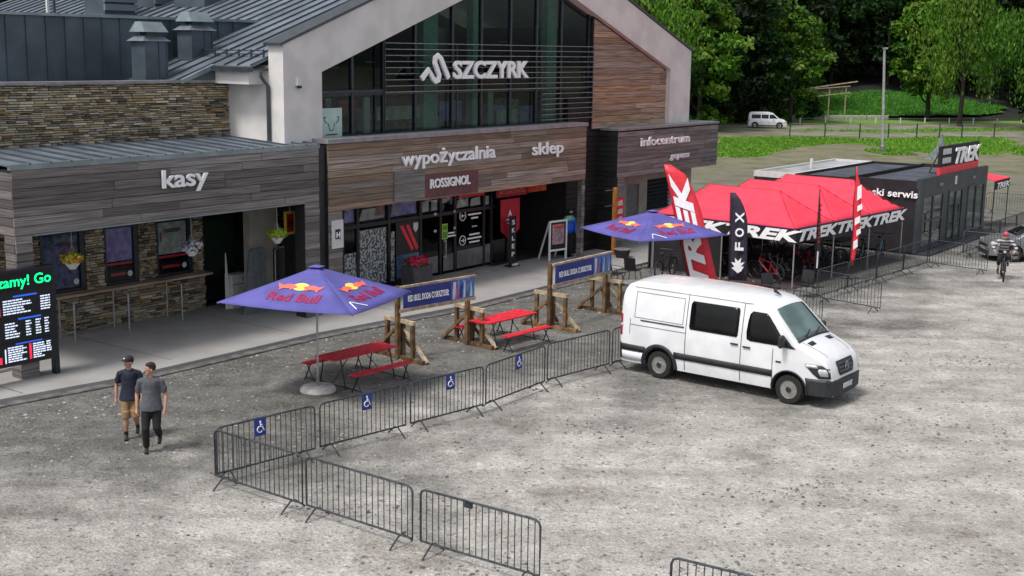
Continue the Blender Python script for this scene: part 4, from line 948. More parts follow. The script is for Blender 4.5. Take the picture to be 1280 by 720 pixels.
# ================================================================ BICYCLES
def bike_proto(frame_m, label, acc='black'):
    t = thing('bicycle', label, 'bicycle', (0, 0, 0), 0)
    for x in (0, 1.16):
        wh = MB().ring((x, 0, .36), .335, .028, 24, 6).build('wheel', M['rubber'], t, smooth=True)
        MB().ring((x, 0, .36), .305, .010, 24, 4).build('rim', M['black'], wh)
        s = MB()
        for k in range(10): a = 2*math.pi*k/10; s.tube([(x, 0, .36), (x+.30*math.cos(a), 0, .36+.30*math.sin(a))], .003, 3)
        o = s.build('spokes', M['steel'], wh); o['kind'] = 'stuff'
        MB().lathe((x, 0, .36), [(.03, -.05), (.035, 0), (.03, .05)], 8, 'y').build('hub', M['steel'], wh)
    MB().tube([(.42, 0, .33), (.30, 0, .78)], .020, 6).tube([(.42, 0, .33), (.92, 0, .70)], .028, 6).tube([(.32, 0, .70), (.90, 0, .80)], .022, 6).tube([(.92, 0, .68), (.885, 0, .86)], .026, 6) \
        .tube([(0, .05, .36), (.40, .03, .33)], .012, 5).tube([(0, -.05, .36), (.40, -.03, .33)], .012, 5).tube([(0, .05, .36), (.33, .02, .66)], .010, 5).tube([(0, -.05, .36), (.33, -.02, .66)], .010, 5).build('frame', frame_m, t, smooth=True)
    MB().tube([(1.16, .06, .36), (.96, .06, .70)], .018, 6).tube([(1.16, -.06, .36), (.96, -.06, .70)], .018, 6).beam((.94, -.07, .71), (.94, .07, .71), .03).build('fork', M['black'], t)
    MB().tube([(.885, 0, .86), (.87, 0, .98)], .016, 6).tube([(.80, -.37, 1.02), (.87, -.12, 1.0), (.87, .12, 1.0), (.80, .37, 1.02)], .014, 6).build('handlebar', M[acc], t)
    MB().tube([(.30, 0, .78), (.275, 0, .92)], .014, 6).build('seat_post', M['black'], t)
    MB().ball((.24, 0, .95), .14, .055, .035, 10, 6).ball((.16, 0, .955), .07, .08, .03, 10, 6).build('saddle', M['black'], t, smooth=True)
    MB().ring((.42, -.05, .33), .085, .012, 16, 4).tube([(.42, -.07, .33), (.50, -.07, .18)], .012, 5).tube([(.42, .07, .33), (.34, .07, .48)], .012, 5).beam((.47, -.16, .18), (.55, -.07, .18), .05, .02).beam((.30, .07, .48), (.38, .17, .48), .05, .02).build('crankset', M['black'], t)
    return t
bm_ = [mat('bike frame red', (.42, .02, .03), .3, coat=.5), mat('bike frame grey', (.14, .15, .17), .3, coat=.5), mat('bike frame teal', (.03, .16, .22), .3, coat=.5), mat('bike frame black', (.02, .02, .022), .3, coat=.5)]
BIKES = [(.5, .9, 75, 0, 'red mountain bike under the first tent, nearest its front leg'), (1.5, 1.0, 80, 1, 'grey mountain bike under the first tent, second from the front leg'), (2.5, .9, 70, 3, 'black mountain bike at the seam of the first two tents'),
         (3.6, 1.0, 85, 0, 'red mountain bike under the middle tent, left of the narrow flag'), (4.5, .8, 72, 2, 'teal mountain bike in the middle tent, right of the narrow flag'), (5.6, 1.0, 80, 1, 'grey mountain bike between the middle and the far tent'),
         (6.7, .7, 20, 3, 'black mountain bike parked broadside below the far tent'), (8.0, .6, 15, 2, 'teal mountain bike parked broadside by the workshop wall'), (1.0, 3.4, 80, 2, 'teal mountain bike in the second row of the first tent'),
         (2.2, 3.6, 85, 0, 'red mountain bike in the second row of the first tent'), (4.2, 3.4, 80, 1, 'grey mountain bike in the second row of the middle tent'), (6.2, 3.5, 80, 3, 'black mountain bike in the second row of the far tent')]
for i, (a, b, ang, mi, l) in enumerate(BIKES):
    bk = bike_proto(bm_[mi], l); p = TO+TD*a+TN*b; bk.location = p; bk.rotation_euler = (0, R(0), TA+R(ang)); bk['group'] = 'bicycles shown under the tents'
b3 = bike_proto(bm_[3], 'black bicycle standing at the pavement edge behind the second parasol'); b3.location = (5.3, 44.9, 0); b3.rotation_euler = (0, 0, TA+R(8))
def board(x, y, w, h, z, label, m1, blobs):
    t = thing('display_board', label, 'board', TO+TD*x+TN*y, TA)
    MB().box(0, w, 0, .03, z, z+h).build('panel', M[m1], t)
    for (a, b_, c_, d_, mm) in blobs: MB().box(a*w, b_*w, -.006, 0, z+c_*h, z+d_*h).build('print', M[mm], t)
    MB().tube([(.05, .04, 0), (.05, .04, z+h)], .015, 5).tube([(w-.05, .04, 0), (w-.05, .04, z+h)], .015, 5).build('stand', M['steel'], t)
board(8.2, 2.6, 1.15, .85, .95, 'pale display board with blue figure print at the far end under the tents', 'offwhite', [(.2, .35, .15, .8, 'poster_blue'), (.5, .62, .1, .7, 'poster_navy'), (.7, .9, .3, .6, 'poster_grey')])
board(6.6, 2.6, 1.1, .95, .95, 'grey display board with a dark round print beside the pale one', 'poster_grey', [(.15, .6, .45, .8, 'black'), (.3, .8, .2, .35, 'offwhite')])
def folding_table(p, rz, label, L_=1.6, Wd=.7, m='black'):
    t = thing('folding_table', label, 'table', p, rz)
    MB().box(-L_/2, L_/2, -Wd/2, Wd/2, .72, .75).build('table_top', M[m], t)
    for s in (-1, 1):
        for q in (-1, 1): MB().tube([(s*(L_/2-.1), q*(Wd/2-.08), .72), (s*(L_/2-.02), q*(Wd/2-.02), 0)], .014, 5).build('leg', M['steel'], t)
folding_table(TO+TD*3.2+TN*2.3, TA, 'dark folding table below the middle tent'); folding_table(TO+TD*7.7+TN*2.0, TA, 'dark folding table before the display boards'); 
# black garden chairs and table behind the second parasol
def chair(p, rz, label):
    t = thing('garden_chair', label, 'chair', p, rz)
    MB().box(-.23, .23, -.23, .23, .43, .46).build('seat', M['black'], t); MB().obox((0, .25, .70), .44, .03, .42, Euler((R(-12), 0, 0)).to_matrix()).build('backrest', M['black'], t)
    for s in (-1, 1):
        for q in (-1, 1): MB().tube([(s*.19, q*.19, .43), (s*.26, q*.26, 0)], .014, 5).build('leg', M['black'], t)
        MB().tube([(s*.25, -.2, .44), (s*.25, -.18, .66), (s*.25, .24, .68)], .012, 5).build('armrest', M['black'], t)
chair((3.6, 43.6, 0), R(60), 'black garden chair left of the second parasol pole'); chair((4.3, 44.4, 0), R(150), 'black garden chair near the pavement behind the second parasol')
chair((8.6, 41.2, 0), R(20), 'black garden chair standing before the first tent'); chair((9.9, 42.0, 0), R(-40), 'black garden chair beside the tent leg in front')

# ================================================================ WORKSHOP (three joined cabins), aligned with the station
WS = thing('workshop_cabin', 'dark grey flat-roofed workshop of three joined cabins with glazed front', 'cabin', L2W(26.4, -7.8, 0), ANG)
def wp_(n, mb, m, **k): return mb.build(n, M[m] if isinstance(m, str) else m, WS, **k)
M['cabin'] = mat('dark blue grey cabin panel', (.040, .052, .062), .5, .1, ns=1.5, var=.15)
M['felt_pale'] = mat('pale roofing felt', (.30, .31, .32), .8, ns=1.2, var=.15)
M['felt'] = mat('roofing felt', (.055, .065, .085), .8, ns=1.2, var=.18, bump=.2, bs=20)
for k in range(3):
    y0 = (0, 3.02, 5.50)[k]; y1 = (3.00, 5.48, 7.45)[k]
    wp_('cabin_body', MB().box(.03, 8.9, y0+.02, y1-.02, .08, 2.82), 'cabin' if k else 'cabin')
    wp_('roof', MB().box(.12, 8.8, y0+.12, y1-.10, 2.82, 2.90), 'felt' if k < 2 else M['felt_pale'])
    for (a, b, c_, d_) in ((0, 8.95, y0, y0+.12), (0, 8.95, y1-.10, y1), (0, .12, y0+.12, y1-.10), (8.83, 8.95, y0+.12, y1-.10)):
        wp_('roof_edge', MB().box(a, b, c_, d_, 2.75, 3.0 if k != 0 else 3.05), 'tent_black' if k < 2 else 'offwhite')
wp_('vent_pipe', MB().tube([(4, 6.5, 2.9), (4, 6.5, 3.35)], .08, 8), 'offwhite')
wp_('side_panel', MB().box(-.03, .03, .05, 7.4, .1, 2.75), 'tent_black')
wp_('front_parapet', MB().box(-.02, 9.0, -.05, .12, 2.42, 3.14), 'cabin')
wp_('corner_post', MB().box(-.04, .42, -.06, .1, .05, 2.42), 'cabin')
M['cabin_glass'] = glass_mat('cabin window', (.5, .55, .55), .10)
wp_('interior', MB().box(.5, 8.6, 1.6, 1.7, .1, 2.5), 'interior')
bays = [(.42, 2.9, 2), (3.7, 5.5, 2), (6.3, 8.6, 2)]
for (a, b, n) in bays:
    fr = wp_('window', MB().box(a, b, -.055, -.0, .08, .18).box(a, b, -.055, 0, 2.32, 2.415), 'cabin')
    for i in range(n+1): x = a+(b-a)*i/n; MB().box(x-.06, x+.06, -.07, 0, .18, 2.32).build('mullion', M['cabin'], fr)
    for i in range(n): x = a+(b-a)*i/n; MB().box(x+.06, a+(b-a)*(i+1)/n-.06, -.035, -.02, .18, 2.32).build('pane', M['glass_up'] if a > 1 else M['cabin_glass'], fr)
    if a < 1: MB().box(a+.06, b-.06, -.06, -.036, 1.30, 1.37).build('transom', M['cabin'], fr)
    # pale stock behind the panes
    for i in range(n): x = a+(b-a)*i/n; MB().box(x+.15, x+.15+(b-a)/n*.5, .0-.012, -.004, .9, 2.2).build('blind', mat('pale grey blind', (.16, .20, .19), .6, var=.2), fr)
for x0, x1 in ((2.96, 3.64), (5.56, 6.24), (8.66, 8.98)): wp_('wall_panel', MB().box(x0, x1, -.04, .05, .05, 2.42), 'cabin')
for x in (2.2, 6.6): wp_('wall_lamp', MB().box(x, x+.25, -.16, -.05, 2.72, 2.82), 'steel')
wp_('notice', MB().box(4.3, 4.55, -.07, -.05, 2.62, 2.98), 'offwhite')
wp_('step', MB().box(0, 9, -.6, -.08, 0, .08), 'steel_dark')
sk = thing('wall_sign', 'white letters ski serwis on the dark side of the workshop cabin', 'sign', L2W(26.4, -7.8, 0)+DN*1.96+DU*-.05, ANG-math.pi/2)
write('ski serwis', (0, -.02, 2.36), (1, 0, 0), (0, 0, 1), 0.42, .04, M['white'], sk, width=1.95, off=.015)
tk = thing('roof_sign', 'black and red roof board with white bike brand letters on the workshop', 'sign', L2W(28.9, -7.75, 3.14), ANG)
MB().box(0, 5.2, 0, .12, .30, 1.20).build('board', M['tent_black'], tk); MB().box(0, 5.2, -.01, .13, 0, .32).build('lower_band', M['red'], tk)
write('TREK', (1.55, -.03, .40), (1, 0, 0), (0, 0, 1), .92, .05, M['white'], tk, width=3.35, off=.03, shear=.3)
for j in range(2):
    for q in range(5): MB().box(.25+q*.22, .41+q*.22, -.02, 0, .46+j*.38, .70+j*.38).build('small_letter', M['offwhite'], tk)
MB().box(1.1, 4.3, -.018, -.01, .13, .17).build('print_line', M['pink'], tk)
for x in (.4, 2.6, 4.8): MB().box(x, x+.06, .13, .6, 0, .06).beam((x+.03, .6, .03), (x+.03, .14, 1.1), .05).build('stay', M['steel_dark'], tk)
# small awning past the cabin
aw = thing('awning', 'small red awning with white letters at the far end of the workshop', 'awning', L2W(36.2, -8.0, 0), ANG)
MB().poly([(0, 0, 2.35), (2.3, 0, 2.35), (2.3, 2.4, 2.6), (0, 2.4, 2.75)], (0, 0, .04)).build('roof_fabric', M['red_tent'], aw)
MB().box(0, 2.3, -.02, 0, 1.95, 2.35).build('valance', M['tent_black'], aw); write('TREK', (.15, -.03, 2.0), (1, 0, 0), (0, 0, 1), .36, .006, M['white'], aw, width=2.0, off=.03, shear=.3)
for x in (.03, 2.27): MB().tube([(x, .03, 0), (x, .03, 2.35)], .025, 6).build('leg', M['steel_dark'], aw)
# ================================================================ VEHICLES
M['van_white'] = mat('white van paint', (.72, .73, .75), .26, ns=1.6, var=.05, coat=.6)
M['van_black'] = mat('black bumper plastic', (.018, .02, .024), .6, var=.15)
M['car_glass'] = mat('tinted vehicle glass', (.004, .005, .006), .06, ns=1, var=.3, spec=.3)
M['wind_glass'] = mat('windscreen glass', (.10, .16, .155), .08, ns=1.2, var=.25, spec=.8)
M['rim'] = mat('steel wheel rim', (.34, .33, .31), .45, .6, var=.1)
M['lamp_clear'] = mat('clear lamp lens', (.55, .58, .62), .12, var=.1, spec=.8)
M['lamp_red'] = mat('red lamp lens', (.45, .01, .03), .25, var=.1)
M['seam'] = mat('panel gap', (.10, .105, .12), .8)
M['plate'] = mat('number plate', (.50, .55, .60), .4, var=.1)

def interp(tab, x):
    if x <= tab[0][0]: return tab[0][1]
    for (a, b), (c, d) in zip(tab, tab[1:]):
        if x <= c: return b+(d-b)*(x-a)/(c-a)
    return tab[-1][1]
class Shell:
    """vehicle body lofted along x: roof line, width by height, plan taper"""
    def __init__(s, top, wz, mx, L, zb, rr, crown=.05):
        s.top, s.wz, s.mx, s.L, s.zb, s.rr, s.crown = top, wz, mx, L, zb, rr, crown
    def zt(s, x): return interp(s.top, x)
    def w(s, x, z): return interp(s.wz, z)*interp(s.mx, x)
    def side(s, x, z):
        zt = s.zt(x); r = interp(s.rr, x); e = zt-s.crown-r; y = s.w(x, min(z, e))
        if z > e: q = min(1, (z-e)/r); y = y-r*(1-math.sqrt(max(0, 1-q*q)))
        return y
    def up(s, x, y):
        zt = s.zt(x); r = interp(s.rr, x); W_ = s.w(x, zt-s.crown-r); q = min(1, abs(y)/max(.01, W_-r))
        return zt-s.crown*q*q
    def body(s, xs, cutters, m, name='body', parent=None):
        V = []; F = []; NS, NA, NT = 12, 5, 6
        for x in xs:
            zt = s.zt(x); r = interp(s.rr, x); e = zt-s.crown-r; row = []
            for i in range(NS+1): z = s.zb+(e-s.zb)*i/NS; row.append((s.w(x, z), z))
            W_ = s.w(x, e)
            for i in range(1, NA+1): a = math.pi/2*i/NA; row.append((W_-r+r*math.cos(a), e+r*math.sin(a)))
            for i in range(1, NT+1): y = (W_-r)*(1-i/NT); row.append((y, s.up(x, y)))
            full = [(x, -y, z) for y, z in row]+[(x, y, z) for y, z in row[-2::-1]]
            V += full
        K = 2*(NS+NA+NT)+1
        for i in range(len(xs)-1):
            for j in range(K-1): F.append((i*K+j, i*K+j+1, (i+1)*K+j+1, (i+1)*K+j))
            F.append((i*K+K-1, i*K, (i+1)*K, (i+1)*K+K-1))
        F.append(tuple(range(K))); F.append(tuple((len(xs)-1)*K+j for j in range(K-1, -1, -1)))
        me = MB().add(V, F).mesh(name, m); me.materials.append(M['rubber'])
        o = meshobj(name, me, None)
        for c in cutters:
            cme = c.mesh('cut', [M['rubber'], M['rubber']]); 
            cme.polygons.foreach_set('material_index', [1]*len(cme.polygons)); co = meshobj('cut', cme)
            md = o.modifiers.new('b', 'BOOLEAN'); md.operation = 'DIFFERENCE'; md.object = co; md.solver = 'EXACT'
            dg = bpy.context.evaluated_depsgraph_get(); dg.update(); nm = bpy.data.meshes.new_from_object(o.evaluated_get(dg), depsgraph=dg)
            o.modifiers.clear(); o.data = nm; bpy.data.objects.remove(co)
        o.data.polygons.foreach_set('use_smooth', [True]*len(o.data.polygons)); o.data.set_sharp_from_angle(angle=R(30)); o.parent = parent; o.data.name = name
        return o
    def spatch(s, rows, name, m, parent, sgn=-1, off=.006, nx=8, smooth=True):
        """patch on a side: rows of (z, x0, x1) from bottom to top"""
        R_ = []
        for (z0, a0, b0), (z1, a1, b1) in zip(rows, rows[1:]):
            k = max(1, int(abs(z1-z0)/.08))
            for i in range(k): f = i/k; R_.append((z0+(z1-z0)*f, a0+(a1-a0)*f, b0+(b1-b0)*f))
        R_.append(rows[-1]); V = []; F = []
        for z, a, b in R_:
            for j in range(nx+1): x = a+(b-a)*j/nx; V.append((x, sgn*(s.side(x, z)+off), z))
        for i in range(len(R_)-1):
            for j in range(nx): F.append((i*(nx+1)+j, i*(nx+1)+j+1, (i+1)*(nx+1)+j+1, (i+1)*(nx+1)+j))
        me = MB().add(V, F).mesh(name, m, smooth, 60); o = meshobj(name, me, parent); so = o.modifiers.new('s', 'SOLIDIFY'); so.thickness = .008; so.offset = 0; return o
    def upatch(s, rows, name, m, parent, off=.006, ny=10):
        """patch on top or front: rows of (x, y0, y1)"""
        R_ = []
        for (x0, a0, b0), (x1, a1, b1) in zip(rows, rows[1:]):
            k = max(1, int(abs(x1-x0)/.08))
            for i in range(k): f = i/k; R_.append((x0+(x1-x0)*f, a0+(a1-a0)*f, b0+(b1-b0)*f))
        R_.append(rows[-1]); V = []; F = []
        for x, a, b in R_:
            sl = (s.zt(x+.02)-s.zt(x-.02))/.04; k = math.hypot(1, sl)
            for j in range(ny+1): y = a+(b-a)*j/ny; V.append((x-sl/k*off, y, s.up(x, y)+off/k))
        for i in range(len(R_)-1):
            for j in range(ny): F.append((i*(ny+1)+j, i*(ny+1)+j+1, (i+1)*(ny+1)+j+1, (i+1)*(ny+1)+j))
        me = MB().add(V, F).mesh(name, m, True, 60); o = meshobj(name, me, parent); so = o.modifiers.new('s', 'SOLIDIFY'); so.thickness = .008; so.offset = 0; return o
def wheel(parent, x, y, r, wd, sgn, steel=True):
    t = MB().lathe((x, y, r), [(r*.62, -wd/2), (r*.93, -wd/2), (r, -wd/2+.035), (r, wd/2-.035), (r*.93, wd/2), (r*.66, wd/2-.005), (r*.62, wd/2-.06), (r*.60, 0), (r*.62, -wd/2)], 28, 'y', cap=False).build('wheel', M['rubber'], parent, smooth=True, sharp=50)
    yo = y+sgn*(wd/2-.02)
    rm = MB().lathe((x, 0, r), [(r*.64, yo), (r*.62, yo+sgn*.012), (r*.56, yo-sgn*.03), (r*.40, yo-sgn*.05), (r*.36, yo-sgn*.015), (r*.22, yo-sgn*.01), (r*.2, yo+sgn*.02), (0.0, yo+sgn*.025)], 20, 'y').build('rim', M['rim'], t, smooth=True, sharp=30)
    for k in range(10):
        a = 2*math.pi*k/10; MB().ball((x+r*.48*math.cos(a), yo-sgn*.03, r+r*.48*math.sin(a)), .024, .016, .024, 6, 4).build('rim_hole', M['rubber'], t)
    MB().lathe((x, yo+sgn*.02, r), [(r*.2, 0), (r*.17, sgn*.012)], 12, 'y').build('hub_cap', M['van_black'], t)
    return t

# ---- the white panel van
h = Vector((2.84, -2.23, 0)).normalized(); lft = Vector((-h.y, h.x, 0))
org = Vector((3.70, 30.9, 0))-h*1.22+lft*.93
van = thing('delivery_van', 'white panel van with a black side stripe parked in the yard beside the barriers', 'van', org+h*.09, math.atan2(h.y, h.x)); van.scale = (.97, .98, .985)
S = Shell(top=[(0, 2.16), (.04, 2.26), (.12, 2.36), (.35, 2.44), (1.5, 2.48), (3.0, 2.47), (3.8, 2.42), (4.1, 2.35), (4.26, 2.27), (4.36, 2.19), (5.02, 1.53), (5.10, 1.50), (5.45, 1.36), (5.66, 1.25), (5.78, 1.14), (5.86, .98), (5.90, .78), (5.91, .6)],
          wz=[(.25, .93), (.40, .965), (.70, .99), (1.1, .992), (1.45, .965), (1.9, .90), (2.25, .83), (2.5, .80)],
          mx=[(0, .955), (.06, .985), (.3, 1), (4.9, 1), (5.3, .985), (5.6, .93), (5.78, .86), (5.88, .78), (5.91, .74)], L=5.91, zb=.30,
          rr=[(0, .16), (.3, .13), (3.6, .13), (4.3, .10), (5.0, .07), (5.6, .09), (5.91, .10)], crown=.045)
xs = sorted(set([0, .03, .07, .12, .2, .35]+[.35+i*.25 for i in range(14)]+[3.8, 3.95, 4.1, 4.18, 4.26, 4.31, 4.36]+[4.36+i*.11 for i in range(1, 6)]+[5.02, 5.06, 5.10, 5.2, 5.32, 5.45, 5.55, 5.62, 5.68, 5.73, 5.78, 5.82, 5.86, 5.89, 5.91]))
cut = []
for x in (1.22, 4.885):
    cut.append(MB().lathe((x, 0, .36), [(.44, -1.2), (.44, -.62)], 28, 'y')); cut.append(MB().lathe((x, 0, .36), [(.44, .62), (.44, 1.2)], 28, 'y'))
body = S.body(xs, cut, M['van_white'], 'body', van)
for x in (1.22, 4.885):
    for s in (-1, 1): wheel(van, x, s*.86, .36, .235, s)
MB().box(.5, 5.4, -.62, .62, .26, .34).build('underbody', M['rubber'], van)
for s in (-1, 1):
    # windows
    S.spatch([(1.42, 2.10, 3.42), (1.48, 2.07, 3.45), (2.06, 2.07, 3.45), (2.13, 2.12, 3.42)], 'window', M['car_glass'], van, s, .009)
    S.spatch([(1.38, 3.80, 4.78), (1.42, 3.70, 4.74), (1.60, 3.68, 4.62), (1.85, 3.70, 4.42), (2.03, 3.73, 4.26), (2.10, 3.80, 4.18)], 'door_window', M['car_glass'], van, s, .009)
    S.spatch([(1.36, 4.60, 5.02), (1.44, 4.62, 4.90), (1.60, 4.60, 4.74)], 'mirror_base', M['van_black'], van, s, .012)
    # pressed rear panel outline, rail and seams
    for rows, nm in (([(1.43, .62, 1.92), (1.46, .62, 1.92)], 'rail'),): S.spatch(rows, nm, M['van_black'], van, s, .012)
    for a, b, z0, z1 in ((1.97, 1.985, .36, 2.28), (3.55, 3.565, .36, 2.26), (4.42, 4.435, .40, 1.30), (.30, .31, 1.05, 1.45)): S.spatch([(z0, a, b), (z1, a, b)], 'seam', M['seam'], van, s, .006, nx=1)
    for z, a, b in ((2.265, .35, 4.15), (1.30, .32, 1.96), (2.15, .42, 1.88), (1.50, .42, 1.88)): S.spatch([(z, a, b), (z+.010, a, b)], 'seam', M['seam'], van, s, .006)
    for a in (.42, 1.87): S.spatch([(1.5, a, a+.01), (2.15, a, a+.01)], 'seam', M['seam'], van, s, .006, nx=1)
    # black stripe
    for a, b in ((.05, .80), (1.66, 4.44)): S.spatch([(.61, a, b), (.775, a, b)], 'side_stripe', M['van_black'], van, s, .018, nx=14)
    # wheel arch trim
    for cx, m_, r0, r1 in ((1.22, 'van_black', .44, .54), (4.885, 'van_black', .44, .475)):
        V = []; F = []; n = 20
        for i in range(n+1):
            a = math.pi*(-.08+1.16*i/n)
            for r in (r0, r1):
                x = cx+r*math.cos(a); z = max(.31, .36+r*math.sin(a)); V.append((x, s*(S.side(x, z)+.016), z))
        for i in range(n): F.append((2*i, 2*i+1, 2*i+3, 2*i+2))
        o = meshobj('arch_trim', MB().add(V, F).mesh('arch_trim', M[m_], True), van); so = o.modifiers.new('s', 'SOLIDIFY'); so.thickness = .03; so.offset = 0
    # handles, fuel flap, mud marks
    for x, z in ((3.38, 1.25), (3.72, 1.22)): MB().obox((x, s*(S.side(x, z)+.025), z), .20, .03, .035).build('door_handle', M['van_black'], van)
    S.spatch([(.98, 4.52, 4.66), (1.02, 4.52, 4.66)], 'side_marker', M['lamp_red'] if False else M['van_black'], van, s, .01, nx=2)
    # front and rear bumpers wrap the corners
    S.spatch([(.30, 5.36, 5.86), (.50, 5.34, 5.86), (.72, 5.30, 5.86)], 'bumper_side', M['van_black'], van, s, .014, nx=10)
    S.spatch([(.36, .02, .80), (.58, .02, .70)], 'sill_rear', M['van_white'], van, s, .008)
    S.spatch([(.38, .0, .06), (.80, .0, .06)], 'bumper_corner', M['van_black'], van, s, .02, nx=2)
    # headlight
    S.spatch([(.74, 5.62, 5.88), (.84, 5.48, 5.865), (.98, 5.34, 5.83), (1.06, 5.28, 5.66)], 'headlight', M['van_black'], van, s, .012, nx=10)
    hl = S.spatch([(.80, 5.66, 5.83), (.92, 5.60, 5.81), (.97, 5.62, 5.78)], 'lamp_lens', M['lamp_clear'], van, s, .020, nx=8)
    S.spatch([(.98, 5.32, 5.60), (1.05, 5.28, 5.58)], 'lamp_lens', M['lamp_clear'], van, s, .018, nx=6)
    # tail light
    S.spatch([(1.00, .005, .075), (1.55, .005, .06)], 'tail_light', M['lamp_red'], van, s, .012, nx=2); S.spatch([(1.22, .0, .08), (1.30, .0, .08)], 'tail_light_band', M['lamp_clear'], van, s, .016, nx=2)
    # mirror
    mr_ = MB().obox((4.72, s*1.14, 1.53), .13, .20, .30).build('mirror', M['van_black'], van, bevel=.04); MB().obox((4.74, s*1.02, 1.42), .08, .14, .06).build('mirror_arm', M['van_black'], mr_)
# windscreen, wipers, bonnet
S.upatch([(4.325, -.66, .66), (4.36, -.70, .70), (4.70, -.76, .76), (4.98, -.82, .82)], 'windscreen', M['wind_glass'], van, .010)
S.upatch([(4.99, -.84, .84), (5.035, -.84, .84)], 'scuttle', M['van_black'], van, .012)
for y in (-.42, .12): MB().tube([(5.03, y, S.up(5.03, y)+.03), (4.90, y+.42, S.up(4.90, y+.42)+.03)], .012, 5).build('wiper', M['black'], van)
for y in (-.56, .40): S.upatch([(5.14, y-.06, y+.22), (5.26, y-.04, y+.20)], 'bonnet_vent', M['van_black'], van, .010, ny=3)
S.upatch([(5.06, -.72, -.71), (5.68, -.60, -.59)], 'seam', M['seam'], van, .004, ny=1); S.upatch([(5.06, .71, .72), (5.68, .59, .60)], 'seam', M['seam'], van, .004, ny=1)
# grille and number plate on the nose
def nose(pts, z_, name, m, off, parent=van):
    MB().poly([(5.915+off-max(0, (z-.66))*.16-abs(y)*.02, y, z) for y, z in pts], (-.05, 0, 0)).build(name, m, parent)
V = []; F = []
def nx_(y, z):  # nose surface x at a height: invert roof line
    a, b = 5.4, 5.91
    for _ in range(24):
        c_ = (a+b)/2
        if S.up(c_, y) > z: a = c_
        else: b = c_
    return a
def npatch(rows, name, m, off, ny=8, parent=van):
    V = []; F = []
    for z, y0, y1 in rows:
        for j in range(ny+1): y = y0+(y1-y0)*j/ny; V.append((nx_(y, z)+off, y, z+off*.3))
    for i in range(len(rows)-1):
        for j in range(ny): F.append((i*(ny+1)+j, i*(ny+1)+j+1, (i+1)*(ny+1)+j+1, (i+1)*(ny+1)+j))
    o = meshobj(name, MB().add(V, F).mesh(name, m, True), parent); so = o.modifiers.new('s', 'SOLIDIFY'); so.thickness = .02; so.offset = 0; return o
npatch([(.76, -.34, .34), (.84, -.40, .40), (.95, -.43, .43), (1.05, -.44, .44), (1.10, -.42, .42)], 'grille', M['van_black'], .016)
for z in (.84, .93, 1.02): npatch([(z, -.36, .36), (z+.018, -.36, .36)], 'grille_bar', M['seam'], .03)
MB().ring((nx_(0, .95)+.055, 0, .95), .10, .010, 20, 5, axis='x').build('star_ring', M['rim'], van)
st = MB()
for a in (90, 210, 330): st.tube([(nx_(0, .95)+.055, 0, .95), (nx_(0, .95)+.055, .095*math.cos(R(a)), .95+.095*math.sin(R(a)))], .012, 4, .004)
st.build('star_emblem', M['rim'], van)
MB().poly([(5.91, -.78, .30), (5.95, -.45, .28), (5.96, 0, .28), (5.95, .45, .28), (5.91, .78, .30), (5.80, .90, .30), (5.60, .955, .30), (5.38, .975, .30), (5.38, .5, .30), (5.38, -.5, .30), (5.38, -.975, .30), (5.60, -.955, .30), (5.80, -.90, .30)], (0, 0, .40)).build('front_bumper', M['van_black'], van, bevel=.03)
MB().box(5.965, 5.98, -.26, .26, .44, .56).build('number_plate', M['plate'], van)
MB().box(5.982, 5.986, .215, .25, .45, .55).build('plate_band', M['sign_blue'], van)
MB().box(-.06, .1, -.90, .90, .36, .62).build('rear_bumper', M['van_black'], van, bevel=.03)
MB().add([(3.9, -.02, 2.46), (4.1, -.02, 2.40), (4.1, .02, 2.40), (3.9, .02, 2.46), (3.86, -.01, 2.56), (3.92, -.01, 2.56), (3.92, .01, 2.56), (3.86, .01, 2.56)], [(0, 3, 2, 1), (4, 5, 6, 7), (0, 1, 5, 4), (1, 2, 6, 5), (2, 3, 7, 6), (3, 0, 4, 7)]).build('aerial_fin', M['van_black'], van)

